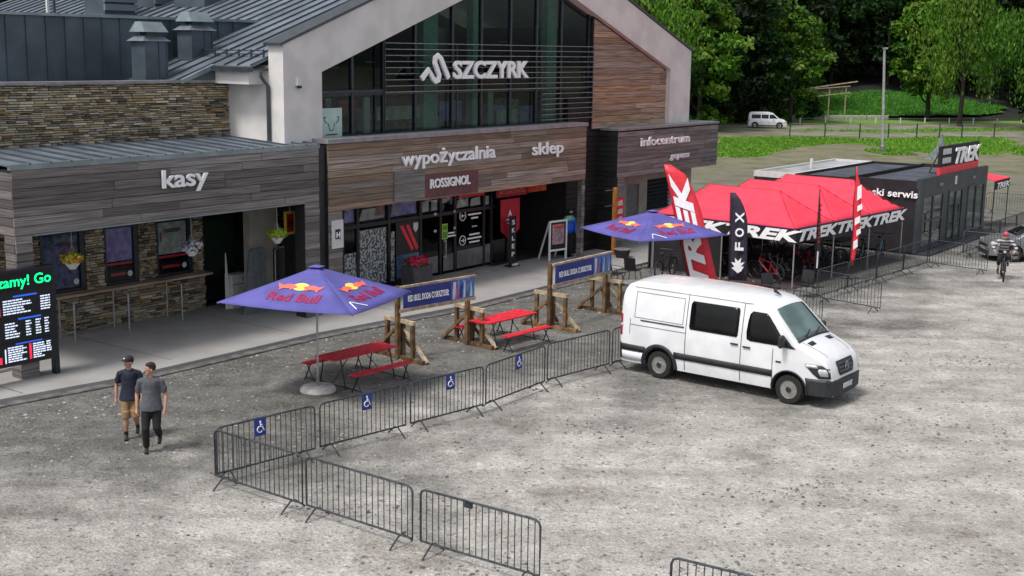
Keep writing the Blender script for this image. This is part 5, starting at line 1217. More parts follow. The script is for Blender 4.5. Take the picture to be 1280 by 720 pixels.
# ---- generic car
def car(loc, rz, label, name, cat, top, L, W_, zb, paint, wx, wr, win, ws, rear=None, xsn=44, extra=None, rrv=.10):
    t = thing(name, label, cat, loc, rz)
    k = W_/2
    sh_ = Shell(top=top, wz=[(.2, k*.93), (.5, k*.985), (.75, k), (1.0, k*.97), (1.4, k*.82), (1.9, k*.76)], mx=[(0, .84), (.12, .93), (.5, 1), (L-.8, 1), (L-.3, .93), (L-.08, .84), (L, .74)], L=L, zb=zb, rr=[(0, rrv), (L, rrv)], crown=.03)
    xs = sorted(set([L*i/xsn for i in range(xsn+1)]+[x for x, z in top if 0 <= x <= L]))
    cut = []
    for x in wx: cut += [MB().lathe((x, 0, wr), [(wr+.06, -1.2), (wr+.06, -k+.28)], 24, 'y'), MB().lathe((x, 0, wr), [(wr+.06, k-.28), (wr+.06, 1.2)], 24, 'y')]
    sh_.body(xs, cut, paint, 'body', t)
    for x in wx:
        for s in (-1, 1): wheel(t, x, s*(k-.12), wr, .2, s)
    for s in (-1, 1):
        for rows in win: sh_.spatch(rows, 'window', M['car_glass'], t, s, .008)
        sh_.spatch([(.66, L-.45, L-.06), (.80, L-.55, L-.10)], 'headlight', M['lamp_clear'], t, s, .012, nx=5); sh_.spatch([(.75, .04, .12), (1.0, .06, .14)], 'tail_light', M['lamp_red'], t, s, .012, nx=2)
        MB().obox((ws[0][0]-.05, s*(k+.10), 1.02), .12, .16, .13).build('mirror', paint, t, bevel=.03)
        for x in extra or (): sh_.spatch([(.35, x, x+.012), (1.0, x, x+.012)], 'seam', M['seam'], t, s, .005, nx=1)
        sh_.spatch([(zb, .9, L-.9), (zb+.12, .9, L-.9)], 'sill', M['van_black'], t, s, .01)
    sh_.upatch([(x, -w, w) for x, w in ws][::1], 'windscreen', M['car_glass'], t, .008)
    if rear: sh_.upatch([(x, -w, w) for x, w in rear], 'rear_window', M['car_glass'], t, .008)
    MB().box(L-.03, L+.015, -.45, .45, .52, .66).build('grille', M['van_black'], t); MB().box(L-.02, L+.02, -.6, .6, .26, .42).build('bumper_intake', M['van_black'], t)
    MB().box(L+.02, L+.03, -.26, .26, .44, .54).build('number_plate', M['plate'], t)
    return t
M['silver'] = mat('silver car paint', (.20, .21, .215), .32, .4, ns=1, var=.03, coat=.5)
# silver hatchback behind the cyclist, mostly beyond the right edge, nose to the left
car((23.6, 50.75, 0), R(178), 'silver car cut off by the right edge, its bonnet behind the cyclist', 'parked_car', 'car',
    [(0, .80), (.05, 1.0), (.35, 1.30), (.8, 1.42), (1.6, 1.48), (2.3, 1.46), (2.7, 1.38), (3.35, 1.0), (3.9, .93), (4.2, .82), (4.35, .66), (4.4, .5)], 4.4, 1.78, .24, M['silver'], (.85, 3.45), .33,
    [[(1.0, .75, 2.05), (1.2, .85, 2.05), (1.36, 1.1, 2.05)], [(1.0, 2.12, 3.15), (1.2, 2.12, 2.82), (1.36, 2.12, 2.55)]], [(2.80, .55), (3.28, .68)], [(.10, .5), (.34, .55)], extra=(2.08, 3.1))
# small white van on the road in the distance
car((25.9, 140.9, 0), R(-8), 'small white family van driving on the road before the trees', 'family_van', 'van',
    [(0, 1.0), (.04, 1.5), (.15, 1.72), (.6, 1.80), (2.2, 1.80), (2.7, 1.68), (3.35, 1.12), (3.9, .98), (4.15, .80), (4.25, .55)], 4.25, 1.8, .25, M['van_white'], (.75, 3.4), .33,
    [[(1.08, .35, 1.35), (1.5, .4, 1.35)], [(1.08, 1.45, 2.2), (1.5, 1.45, 2.2)], [(1.08, 2.3, 3.2), (1.5, 2.3, 2.75)]], [(2.80, .6), (3.3, .72)], extra=(1.4, 2.25))
ut = thing('utility_buggy', 'small open utility buggy with a white roof on the far forest path', 'buggy', (61.5, 184.0, 0), R(200))
MB().box(-1.3, 1.3, -.7, .7, .35, .95).build('body', M['van_black'], ut, bevel=.05); MB().box(-.9, .9, -.75, .75, 1.85, 1.95).build('roof', M['van_white'], ut)
for x in (-.85, .85):
    for y in (-.7, .7): MB().beam((x, y, .9), (x, y, 1.88), .06).build('pillar', M['black'], ut)
for x in (-.8, .8):
    for s in (-1, 1): MB().lathe((x, s*.72, .32), [(.0, -.1), (.32, -.1), (.32, .1), (0, .1)], 14, 'y').build('wheel', M['rubber'], ut)
MB().box(-.5, -.3, -.6, .6, .9, 1.4).build('seat', M['offwhite'], ut)

# ================================================================ YARD FURNITURE
def picnic(p, rz, label, g='red picnic tables in the gravel'):
    t = thing('picnic_table', label, 'picnic table', p, rz, g)
    for i in range(4): MB().box(-1.06, 1.06, -.35+i*.178, -.35+i*.178+.168, .72, .755).build('top_board', M['table_red'], t)
    for s in (-1, 1):
        b_ = MB().box(-.95, .95, s*.86-.02-.125, s*.86-.02, .435, .465).build('bench_board', M['table_red'], t); MB().box(-.95, .95, s*.86, s*.86+.125, .435, .465).build('bench_board', M['table_red'], t)
        for x in (-.82, .82):
            MB().tube([(x, s*.86-.08, .435), (x+.04*(1 if x > 0 else -1), s*.86+.02+.10, 0)], .017, 5).tube([(x, s*.86+.08, .435), (x, s*.86-.18, .0)], .017, 5).build('bench_leg', M['black'], t)
            MB().tube([(x, s*.30, .72), (x+.02, s*.46, .0)], .019, 5).build('table_leg', M['black'], t)
    for x in (-.82, .82): MB().tube([(x, -.98, .06), (x, .98, .06)], .014, 5).tube([(x, -.33, .70), (x, .33, .70)], .014, 5).build('cross_bar', M['black'], t)
    MB().tube([(-.8, 0, .08), (-.25, 0, .70)], .012, 5).tube([(.8, 0, .08), (.25, 0, .70)], .012, 5).build('brace', M['black'], t)
picnic((-3.80, 30.25, 0), R(50), 'red picnic table with benches between the near parasol and the first timber frame')
picnic((-.22, 34.60, 0), R(50), 'red picnic table with benches between the two banners')

def trestle(p, rz, label, tall):
    t = thing('timber_stand', label, 'timber stand', p, rz, 'braced timber stands carrying the banners')
    # local x along the banner, y across
    for x in (-.09, .09): MB().beam((x, -.02, 0), (x, -.02, tall if x < 0 else 1.05), .11).build('post', M['timber'], t)
    for y in (-.52, .50): MB().beam((.0, y, 0), (.0, y, 1.0), .10).build('upright', M['timber'], t)
    MB().beam((0, -.60, 1.05), (0, .58, 1.05), .10).build('top_rail', M['timber_pale'], t)
    MB().beam((0, -.95, .06), (0, .95, .06), .10).build('ground_beam', M['timber'], t)
    MB().beam((.10, -.10, .82), (.10, -.98, .05), .08).build('brace', M['timber_pale'], t)
    MB().beam((-.10, .08, .82), (-.10, .98, .05), .08).build('brace', M['timber'], t)
    MB().beam((.05, .2, .75), (.75, .25, .05), .07).build('brace', M['timber'], t)
    return t
def banner(pa, pb, zl, zh, label, l1, l2):
    pa = Vector((*pa, 0)); pb = Vector((*pb, 0)); d = pb-pa; L_ = d.length; a = math.atan2(d.y, d.x)
    trestle(pa, a, l1, zh+.06); trestle(pb, a, l2, zh+.04)
    t = thing('banner', label, 'banner', pa+Vector((0, 0, 0)), a, 'blue banners on timber stands')
    MB().beam((-.08, -.10, zh+.03), (L_+.12, -.10, zh+.03), .07, .06).build('top_rail', M['timber_pale'], t); MB().beam((-.08, -.10, zl-.06), (L_+.12, -.10, zl-.06), .07, .09).build('bottom_rail', M['timber_pale'], t)
    MB().box(0, L_+.05, -.150, -.140, zl, zh).build('banner_cloth', M['banner_blue'], t)
    MB().box(L_*.68, L_+.04, -.156, -.151, zl+.01, zh-.01).build('picture_print', M['banner_cyan'], t)
    for k, (f, c_) in enumerate(((.70, 'offwhite'), (.745, 'red'), (.80, 'banner_blue'), (.85, 'offwhite'), (.90, 'poster_blue'), (.95, 'offwhite'))):
        x = L_*f; MB().poly([(x, -.162, zl+.03), (x+.07, -.162, zl+.03), (x+.11-.04*(k % 2), -.162, zh-.05), (x+.05*(k % 2), -.162, zh-.05-.08*(k % 3))], (0, .005, 0)).build('print', M[c_], t)
    write('RED BULL DODA CI SKRZYDEŁ', (L_*.06, -.152, zl+.17), (1, 0, 0), (0, 0, 1), (zh-zl)*.42, .006, M['white'], t, width=L_*.58, off=.02)
banner((-2.95, 32.50), (-1.18, 34.30), 1.38, 1.92, 'navy banner with white slogan and picture print, nearer of the two', 'braced timber stand behind the near picnic table', 'braced timber stand left of the second picnic table')
banner((1.15, 36.50), (2.95, 38.95), 1.36, 1.90, 'navy banner with white slogan, further of the two and nearer to the van', 'braced timber stand right of the second picnic table', 'braced timber stand nearest to the white van')
# round standing table behind the van
st_ = thing('standing_table', 'round standing table with a dark drum foot behind the white van roof', 'table', (3.85, 38.6, 0), 0)
MB().lathe((0, 0, 1.02), [(0, 0), (.42, 0), (.43, .03), (0, .035)], 24).build('table_top', M['steel_pale'], st_); MB().lathe((0, 0, 0), [(.24, .55), (.25, 1.02)], 16).build('drum_band', M['banner_blue'], st_); MB().lathe((0, 0, 0), [(.22, .02), (.23, .55)], 16).build('drum', M['offwhite'], st_); MB().lathe((0, 0, .2), [(.25, .1), (.255, .3)], 16).build('print', M['red_dark'], st_)
MB().ring((0, 0, .12), .40, .02, 24, 5, 'z').build('foot_ring', M['steel_pale'], st_)
# rescue post: orange upright with a red and white board, barrel planter
rp = thing('equipment_post', 'orange post with a red and white board before the black slatted wall', 'post', L2W(17.4, 1.2, .12), ANG)
MB().beam((0, 0, 0), (0, 0, 2.7), .13).build('post', mat('orange wood', (.50, .20, .03), .7), rp); MB().box(.12, .62, -.03, 0, 1.2, 2.25).build('board', M['red'], rp)
for z in (1.3, 1.62, 1.95): MB().poly([(.16, -.04, z), (.56, -.04, z), (.50, -.04, z+.22), (.22, -.04, z+.18)], (0, .008, 0)).build('print', M['offwhite'], rp)
for z in (2.0, 2.62): MB().beam((-.7, 0, z), (0, 0, z), .03).build('arm', M['steel'], rp)
bp_ = thing('barrel_planter', 'half barrel planter on the pavement by the orange post', 'planter', L2W(17.1, .6, .12), 0)
MB().lathe((0, 0, 0), [(.24, 0), (.34, .32), (.30, .33), (.28, .26), (0, .26)], 18).build('barrel', M['van_black'], bp_); MB().lathe((0, 0, .25), [(.335, .06), (.345, .09)], 18).build('hoop', M['steel_pale'], bp_)
# A-board, mannequin, white sign stand
ab = thing('a_board', 'white framed pavement board with a pale red poster at the shop entrance', 'pavement sign', L2W(14.9, 2.2, .12), ANG-R(8))
fr = MB().box(-.5, -.43, -.06, 0, 0, 1.55).box(.43, .5, -.06, 0, 0, 1.55).box(-.43, .43, -.06, 0, 1.48, 1.55).box(-.43, .43, -.06, 0, .36, .43)
fr.build('frame', M['white_paint'], ab); MB().box(-.43, .43, -.04, -.02, .43, 1.48).build('panel', M['tent_black'], ab); pp = MB().box(-.33, .33, -.05, -.042, .62, 1.40).build('poster', mat('pale red print', (.50, .30, .32), .6, ns=9, col2=(.22, .16, .17)), ab); MB().box(-.25, .25, -.056, -.051, 1.25, 1.33).build('print', M['red'], ab)
for s in (-1, 1): MB().beam((s*.46, 0, 1.5), (s*.46, .55, 0), .05).build('rear_leg', M['white_paint'], ab)
wsn = thing('leaflet_stand', 'white folded board stand beside the ticket office doorway', 'stand', L2W(.55, 4.55, .12), ANG)
MB().box(0, .62, -.2, .15, 0, 1.05).build('cabinet', M['offwhite'], wsn); MB().box(.04, .58, -.215, -.2, .74, .76).box(.42, .5, -.22, -.2, .88, .93).build('drawer_line', M['gutter'], wsn); MB().poly([(-.18, -.1, 0), (.02, -.1, 0), (-.14, -.1, 1.75)], (0, .04, 0)).build('leaning_panel', M['white_paint'], wsn)
gc = thing('leaning_cover', 'grey ribbed cover leaning against the beige pier', 'cover', L2W(.50, 3.3, .12), ANG)
gm = mat('grey ribbed sheet', (.13, .15, .165), .6)
MB().poly([(-.38, 0, 0), (.5, 0, 0), (.5, 0, 1.85), (.42, 0, 1.98), (-.05, 0, 1.98), (-.14, 0, 1.9), (-.26, 0, 1.0)], (0, .08, 0)).build('sheet', gm, gc)
for k in range(6): MB().box(-.12+k*.105, -.09+k*.105, -.02, 0, .1, 1.85).build('rib', gm, gc)
mq = thing('mannequin', 'headless shop mannequin in a blue and lime ski jacket at the entrance', 'mannequin', L2W(15.86, 2.32, .12), ANG)
MB().ball((0, 0, 1.42), .26, .17, .22, 12, 8).ball((0, 0, 1.15), .25, .17, .25, 12, 8).tube([(-.24, 0, 1.5), (-.36, -.03, 1.2), (-.34, -.12, .92)], .085, 8, .06).tube([(.24, 0, 1.5), (.36, -.03, 1.2), (.34, -.12, .92)], .085, 8, .06).build('jacket', mat('blue jacket', (.01, .12, .75), .6), mq, smooth=True)
MB().ball((0, 0, 1.5), .275, .185, .14, 12, 8).ball((-.25, 0, 1.45), .11, .11, .12, 8, 6).ball((.25, 0, 1.45), .11, .11, .12, 8, 6).build('yoke', mat('lime jacket yoke', (.35, .60, .12), .6, ns=5, col2=(.05, .35, .6)), mq, smooth=True)
MB().ball((0, -.02, 1.76), .10, .11, .14, 10, 8).build('head', M['black'], mq, smooth=True); MB().ball((0, -.10, 1.77), .09, .03, .04, 8, 5).build('goggles', M['yellow'], mq)
MB().tube([(-.11, 0, .95), (-.12, 0, .05)], .10, 8, .07).tube([(.11, 0, .95), (.12, 0, .05)], .10, 8, .07).box(-.2, .2, -.15, .15, 0, .03).build('legs', M['black'], mq, smooth=True)
# vertical banner letters
vb = thing('vertical_banner', 'slim black upright banner with white letters SKLEP beside the shop glass', 'banner', L2W(12.35, 2.6, .12), ANG)
MB().box(0, .42, 0, .02, .05, 1.9).build('panel', M['tent_black'], vb); MB().box(-.08, .5, -.15, .15, 0, .05).build('foot', M['black'], vb); MB().box(.05, .36, -.17, -.1, .05, .12).build('weight', M['offwhite'], vb)
for k, ch in enumerate('SKLEP'): write(ch, (.12, -.012, 1.58-k*.30), (1, 0, 0), (0, 0, 1), .24, .01, M['white'], vb, width=.19)
# flowers
def leafball(name, n, R_, cols, seed, parent, c=(0, 0, 0), sz=.05, flat=.7):
    rs = np.random.RandomState(seed); V = []; F = []; C = []
    for i in range(n):
        d = rs.randn(3); d /= np.linalg.norm(d); p = np.array(c)+d*R_*(.55+.45*rs.rand())*np.array([1, 1, flat]); a = rs.randn(3); a /= np.linalg.norm(a); b = np.cross(a, d); b /= np.linalg.norm(b)+1e-6; s = sz*(.6+.8*rs.rand())
        k = len(V); V += [tuple(p-a*s), tuple(p+b*s*.6), tuple(p+a*s), tuple(p-b*s*.6)]; F.append((k, k+1, k+2, k+3)); C.append(cols[rs.randint(len(cols))])
    o = colored_mesh(name, V, F, C, M['leaf'], parent); o['kind'] = 'stuff'; return o
M['leaf'] = attr_mat('leaves', rough=.7, bump=0, bs=2, trans=.3)
def basket(u, v, z, label, cols, seed, top):
    t = thing('hanging_basket', label, 'flower basket', L2W(u, v, z), ANG, 'hanging flower baskets under the canopy')
    MB().lathe((0, 0, -.28), [(.08, 0), (.17, .12), (.19, .2), (0, .2)], 12).build('pot', M['offwhite'], t)
    leafball('flowers', 420, .30, cols, seed, t, sz=.055, flat=.5)
    for a in (0, 120, 240): MB().tube([(.18*math.cos(R(a)), .18*math.sin(R(a)), -.1), (0, 0, .35), (0, 0, top-z)], .008, 4).build('hanger', M['steel_pale'], t)
basket(-6.35, 2.3, 2.78, 'hanging basket of yellow and orange flowers before the first ticket window', [(.65, .50, .05), (.60, .18, .03), (.08, .20, .03), (.7, .6, .1)], 3, 3.6)
basket(-2.60, 2.3, 2.66, 'hanging basket of white and violet flowers before the third ticket window', [(.75, .75, .8), (.8, .8, .8), (.35, .25, .65), (.10, .16, .06)], 4, 3.6)
basket(.28, 2.0, 2.72, 'hanging basket of lime green foliage at the beige pier', [(.35, .50, .04), (.45, .6, .08), (.2, .35, .03)], 5, 3.6)
pl = thing('flower_planter', 'tall grey box planter with pink red flowers at the shop window', 'planter', L2W(6.85, 2.35, .12), ANG)
MB().poly([(-.48, -.3, 0), (.48, -.3, 0), (.48, .3, 0), (-.48, .3, 0)], (0, 0, .80)).build('box', mat('grey planter', (.06, .055, .065), .7), pl, bevel=.02)
leafball('flowers', 700, .42, [(.60, .02, .10), (.70, .08, .20), (.55, .01, .05), (.05, .12, .03)], 6, pl, c=(0, 0, .92), sz=.06, flat=.45)
pl2 = MB().box(-.5, 3.2, -.28, .2, 0, .14)
setp(pl2.build('display_step', M['plank_grey']), 'low wooden step running along the shop window', 'step'); so = bpy.data.objects['display_step']; so.location = L2W(8.2, 2.7, .12); so.rotation_euler = (0, 0, ANG)
# queue rails in front of the ticket windows
for i, (u, v) in enumerate(((-5.15, 4.15), (-3.40, 4.15), (-1.50, 4.2))):
    t = thing('queue_rail', ('queue rail of two steel posts at the first ticket window', 'queue rail of two steel posts at the middle ticket window', 'queue rail of two steel posts at the third ticket window')[i], 'queue rail', L2W(u, v, .12), ANG, 'steel queue rails by the ticket windows')
    MB().tube([(0, 0, 0), (0, 0, 1.08)], .025, 6).build('post', M['steel_pale'], t); MB().tube([(.02, .72, 0), (.02, .72, 1.08)], .025, 6).build('post', M['steel_pale'], t)
    MB().tube([(0, 0, 1.08), (.02, .95, 1.08)], .022, 6).build('handrail', M['steel_pale'], t)
# ---- LED information board
lb = thing('information_screen', 'large black outdoor screen with green scrolling text and price table at the left edge', 'screen', L2W(-7.38, 1.50, .12), ANG+R(0))
MB().box(-4.3, .0, 0, .22, .42, 2.72).build('casing', M['led_case'], lb); MB().box(-.10, .02, .02, .20, -0, .42).build('leg', M['led_case'], lb); MB().box(-4.3, -4.18, .02, .20, 0, .42).build('leg', M['led_case'], lb)
MB().box(-4.2, -.10, -.012, 0, 2.22, 2.66).build('text_panel', M['tent_black'], lb)
write('Zapraszamy! Go', (-2.54, -.014, 2.33), (1, 0, 0), (0, 0, 1), .35, .008, M['led_green'], lb, width=2.42, off=.01)
table_panels = [MB().box(-4.2, -.10, -.012, 0, a, b).build('text_panel', M['led_case'], lb) for a, b in ((1.62, 2.16), (1.02, 1.58), (.48, .98))]
def rows(x0, z0, n, dz, wmin, wmax, seed, m='led_white', h=.030):
    r_ = random.Random(seed)
    for i in range(n):
        w_ = r_.uniform(wmin, wmax); x = x0; e = x0+w_
        while x < e:
            q = r_.uniform(.05, .12); MB().box(x, min(e, x+q), -.02, -.013, z0-i*dz, z0-i*dz+h).build('print_line', M[m], lb); x += q+.018
for x_ in (-3.0, -1.15): 
    MB().box(x_, x_+.62, -.02, -.013, 2.07, 2.11).build('print_line', M['led_blue'], lb); MB().box(x_+.1, x_+.7, -.02, -.013, 1.52, 1.56).build('print_line', M['led_blue'], lb); MB().box(x_+.0, x_+.7, -.02, -.013, .93, .96).build('print_line', M['led_blue'], lb)
rows(-1.42, 1.99, 6, .062, .45, .85, 1); rows(-.44, 1.99, 6, .062, .24, .26, 2); rows(-1.40, 1.44, 6, .066, .2, .4, 3)
for k, x_ in enumerate((-.86, -.60, -.36)): rows(x_, 1.44, 6, .066, .10, .15, 5+k)
rows(-1.36, .86, 7, .055, .3, .5, 9); rows(-.70, .86, 7, .055, .2, .4, 11); rows(-.34, .86, 5, .055, .1, .14, 12)
rows(-3.9, 1.99, 6, .062, .5, .9, 21); rows(-3.9, 1.44, 6, .066, .5, .9, 22); rows(-3.9, .86, 7, .055, .5, .9, 23); rows(-2.4, 1.99, 6, .062, .2, .5, 24); rows(-2.4, 1.44, 6, .066, .2, .5, 25)
MB().box(-.80, -.745, -.02, -.013, .52, .90).build('print_mark', M['led_red'], lb); MB().box(-1.66, -1.52, -.02, -.013, .52, .68).build('print_mark', M['led_red'], lb); MB().box(-1.66, -1.50, -.02, -.013, 1.66, 1.86).build('print_mark', M['led_red'], lb); MB().box(-1.44, -1.41, -.02, -.013, .52, .86).build('print_mark', M['led_white'], lb)
for k in range(7): MB().box(-1.62, -1.56, -.02, -.013, 1.08+k*.06, 1.12+k*.06).build('print_mark', M['led_green'], lb)
for k in range(5): MB().box(-1.62, -1.58, -.02, -.013, 1.9+k*.05, 1.93+k*.05).build('print_mark', M['led_green'], lb)
dt = thing('floor_grate', 'small dark grate lying on the pavement under the information screen', 'grate', L2W(-7.9, 2.75, .12), ANG); MB().box(-.5, .5, -.12, .12, .0, .012).build('grate', M['kerb'], dt)
# ---- lamp post far behind
lm = thing('street_lamp', 'tall grey lamp post standing in a tuft of grass beyond the yard', 'street lamp', (31.41, 107.8, 0), 0)
MB().tube([(0, 0, 0), (-.19, 0, 4), (-.42, 0, 8.6)], .13, 10, .10).build('pole', M['steel_pale'], lm, smooth=True); MB().obox((-.45, -.3, 8.68), .25, .9, .12).build('lamp_head', M['steel_pale'], lm, bevel=.03); MB().obox((-.45, -.45, 8.60), .18, .4, .04).build('lens', M['lamp_clear'], lm)
MB().lathe((0, 0, 0), [(.22, 0), (.22, .5), (.17, .55)], 10).build('base', M['steel'], lm)
# ================================================================ PEOPLE
SKIN = mat('skin', (.42, .23, .16), .6, var=.08)
class Fig:
    def __init__(s): s.mb = MB()
    def cap(s, a, b, ra, rb=None, fl=1.0, n=10):
        """tapered limb segment with rounded ends; fl squashes the cross-section front to back"""
        rb = ra if rb is None else rb; a = Vector(a); b = Vector(b); d = b-a; L_ = d.length; d.normalize()
        u = Vector((0, 1, 0)) if abs(d.y) < .9 else Vector((1, 0, 0)); f = u.cross(d).normalized(); w_ = d.cross(f)
        prof = [(-1, 0), (-.8, .6), (-.4, .92), (0, 1)]
        rings = [(a+d*ra*p*.9, ra*q) for p, q in prof]+[(a+d*L_*t, ra+(rb-ra)*t) for t in (.25, .5, .75)]+[(b-d*rb*p*.9, rb*q) for p, q in prof[::-1]]
        V = []; F = []
        for c, r in rings:
            r = max(r, .001)
            for j in range(n): t = 2*math.pi*j/n; V.append(c+f*(r*fl*math.cos(t))+w_*(r*math.sin(t)))
        for i in range(len(rings)-1):
            for j in range(n): F.append((i*n+j, i*n+(j+1) % n, (i+1)*n+(j+1) % n, (i+1)*n+j))
        F.append(tuple(range(n-1, -1, -1))); F.append(tuple((len(rings)-1)*n+j for j in range(n)))
        s.mb.add(V, F); return s
    def ball(s, c, rx, ry, rz, rot=None): s.mb.ball(c, rx, ry, rz, 12, 9, rot); return s
    def out(s, name, m, parent, vox=.012, smooth=2):
        o = meshobj(name, s.mb.mesh(name, m), parent)
        r = o.modifiers.new('remesh', 'REMESH'); r.mode = 'VOXEL'; r.voxel_size = vox; r.use_smooth_shade = True
        q = o.modifiers.new('smooth', 'SMOOTH'); q.iterations = smooth; q.factor = .5
        return o
def hand(f, w, d, side, curl=.5, k=1.0):
    """palm, four bent fingers of different length and a thumb leaving the side of the palm"""
    w = Vector(w); d = Vector(d).normalized(); lat = Vector((1, 0, 0)); lat = (lat-d*lat.dot(d)).normalized(); inn = Vector((0, -side, 0)); inn = (inn-d*inn.dot(d)-lat*inn.dot(lat)).normalized()
    f.cap(w, w+d*.03, .026, .030, .7); f.cap(w+d*.03, w+d*.085, .034, .038, .45)
    for i, (o_, l) in enumerate(((.030, .075), (.010, .083), (-.010, .078), (-.028, .062))):
        p = w+d*.095+lat*o_; q = p+(d*(1-curl*.4)+inn*curl*.6).normalized()*l*.5*k; r = q+(d*(1-curl*1.1)+inn*curl*1.2).normalized()*l*.5*k
        f.cap(p, q, .0095, .0088, 1, 6); f.cap(q, r, .0088, .0075, 1, 6)
    p = w+d*.035+lat*.032; q = p+(lat*.7+d*.7+inn*.2).normalized()*.038; f.cap(p, q, .013, .011, 1, 6); f.cap(q, q+(d*.9+inn*.45).normalized()*.03, .011, .009, 1, 6)
def head(f, c, yaw, k=1.0):
    m = Matrix.Rotation(yaw, 3, 'Z'); c = Vector(c)
    def P(x, y, z): return c+m@Vector((x*k, y*k, z*k))
    f.ball(P(-.01, 0, .02), .098*k, .076*k, .105*k, m); f.ball(P(.025, 0, -.045), .062*k, .055*k, .07*k, m); f.cap(P(.085, 0, .0), P(.108, 0, -.025), .012, .016); f.ball(P(.07, 0, -.095), .03*k, .03*k, .02*k, m)
    for s in (-1, 1): f.ball(P(-.01, s*.080, -.01), .018, .010, .030, m)
    return P, m
def face_bits(P, m, parent):
    for s in (-1, 1):
        MB().ball(P(.080, s*.030, .010), .010, .013, .007, 8, 5).build('eye', M['offwhite'], parent); MB().ball(P(.089, s*.030, .010), .004, .006, .006, 6, 4).build('iris', M['black'], parent)
        MB().tube([P(.090, s*.014, .028), P(.086, s*.045, .026)], .004, 4).build('eyebrow', M['hair'], parent)
    MB().tube([P(.086, -.022, -.062), P(.092, 0, -.063), P(.086, .022, -.062)], .005, 4).build('mouth', mat('lips', (.36, .14, .12), .6), parent)
M['hair'] = mat('dark hair', (.018, .013, .011), .8, ns=40, var=.4, bump=.5, bs=90)
def walker(loc, rz, label, H, legs, arms, yaw, top, bottom, shoes, shorts=False, cap=False, shirt_m=None, trous_m=None, hairy=True):
    """front is +x; legs: per side (hip dx, knee, ankle); heights given for a 1.80 m figure"""
    t = thing('person', label, 'person', loc, rz); t.scale = (H/1.8,)*3
    b = Fig(); 
    hz, sz_ = .95, 1.46
    b.cap((0, 0, .98), (0, 0, 1.15), .145, .135, .72).cap((0, 0, 1.15), (.0, 0, 1.38), .135, .150, .66).cap((0, -.13, 1.42), (0, .13, 1.42), .062, .062, .9).cap((0, 0, 1.45), (.015, 0, 1.58), .058, .054)
    sh = Fig(); tr = Fig(); so_ = Fig()
    for q0, q1, ra, rb in ((.85, 1.12, .228, .180),):
        n_ = 20; V = []; F = []
        for i_, (zz, rr_) in enumerate(((q0, ra), ((q0+q1)/2, (ra+rb)/2), (q1, rb), (1.25, .176))):
            for j_ in range(n_): a_ = 2*math.pi*j_/n_; wr_ = 1+.035*math.sin(3*a_+i_)+.02*math.sin(7*a_+2*i_); V.append((rr_*.76*math.cos(a_)*wr_, rr_*math.sin(a_)*wr_, zz+.012*math.sin(2*a_)))
        for i_ in range(3):
            for j_ in range(n_): F.append((i_*n_+j_, i_*n_+(j_+1) % n_, (i_+1)*n_+(j_+1) % n_, (i_+1)*n_+j_))
        F += [tuple(range(n_-1, -1, -1)), tuple(3*n_+j_ for j_ in range(n_))]; sh.mb.add(V, F)
    sh.cap((0, 0, 1.12), (0, 0, 1.37), .165, .180, .76).cap((0, -.135, 1.43), (0, .135, 1.43), .082, .082, .95).cap((0, -.07, 1.47), (0, .07, 1.47), .062, .062)
    tr.cap((0, 0, .90), (0, 0, .98), .172, .158, .78)
    for s in (-1, 1):
        kn, an, toe = legs[s]; hp = Vector((0, s*.095, .92)); kn = Vector(kn); an = Vector(an); toe = Vector(toe)
        b.cap(hp, kn, .085, .055).cap(kn, kn+(an-kn)*.35, .055, .060).cap(kn+(an-kn)*.35, an, .060, .036)
        if shorts: tr.cap(hp, kn+(hp-kn)*.12, .105, .080); tr.mb.lathe(kn+(hp-kn)*.12, [(.094, -.08), (.088, .08)], 14)
        else: tr.cap(hp, kn, .108, .080).cap(kn, an+(kn-an)*.10, .080, .066)
        d = (toe-an); d.z = 0; 
        so_.cap(an+Vector((-.02, 0, -.045)), toe, .044, .038, .9).cap(an, an+Vector((0, 0, .03)) if not shorts else an+(kn-an)*.12, .043, .044).ball(toe+Vector((0, 0, .0)), .05, .045, .034)
        sh0 = Vector((0, s*.195, 1.425)); el = Vector(arms[s][0]); wr = Vector(arms[s][1])
        b.cap(sh0, el, .052, .042).cap(el, wr, .042, .027); hand(b, wr, wr-el, s, .55)
        sh.cap(sh0, sh0+(el-sh0)*.62, .066, .060); sh.mb.lathe(sh0+(el-sh0)*.62, [(.058, -.06), (.064, .055)], 12)
    P, m = head(b, (.03, 0, 1.67), yaw)
    b.out('body', SKIN, t, .008, 2); sh.out('shirt', shirt_m, t, .014, 3); tr.out('shorts' if shorts else 'trousers', trous_m, t, .014, 3); so_.out('shoes', shoes, t, .011, 2)
    if shorts:
        for s in (-1, 1):
            kn, an, toe = legs[s]; MB().tube([Vector(an)+(Vector(kn)-Vector(an))*.02, Vector(an)+(Vector(kn)-Vector(an))*.22], .043, 10, .048).build('sock', M['black'], t, smooth=True)
    hr = MB(); hr.ball(P(-.028, 0, .045), .098, .084, .100, 14, 10, m)
    if cap:
        hr.build('hair', M['hair'], t, smooth=True)
        MB().ball(P(-.012, 0, .065), .108, .090, .085, 14, 10, m).build('cap', M['capm'], t, smooth=True)
        MB().ball(P(.10, 0, .055), .075, .070, .012, 12, 6, m).build('cap_peak', M['capm'], t, smooth=True)
        MB().ball(P(.082, -.03, .09), .012, .035, .016, 8, 5, m).build('cap_badge', M['offwhite'], t)
    else: hr.ball(P(-.01, 0, .085), .09, .078, .055, 12, 8, m).build('hair', M['hair'], t, smooth=True)
    face_bits(P, m, t); return t
M['capm'] = mat('black cap', (.012, .012, .016), .8)
M['tee'] = mat('grey t-shirt', (.085, .090, .105), .9, ns=5, var=.12); M['polo'] = mat('navy polo', (.010, .013, .030), .85, var=.2)
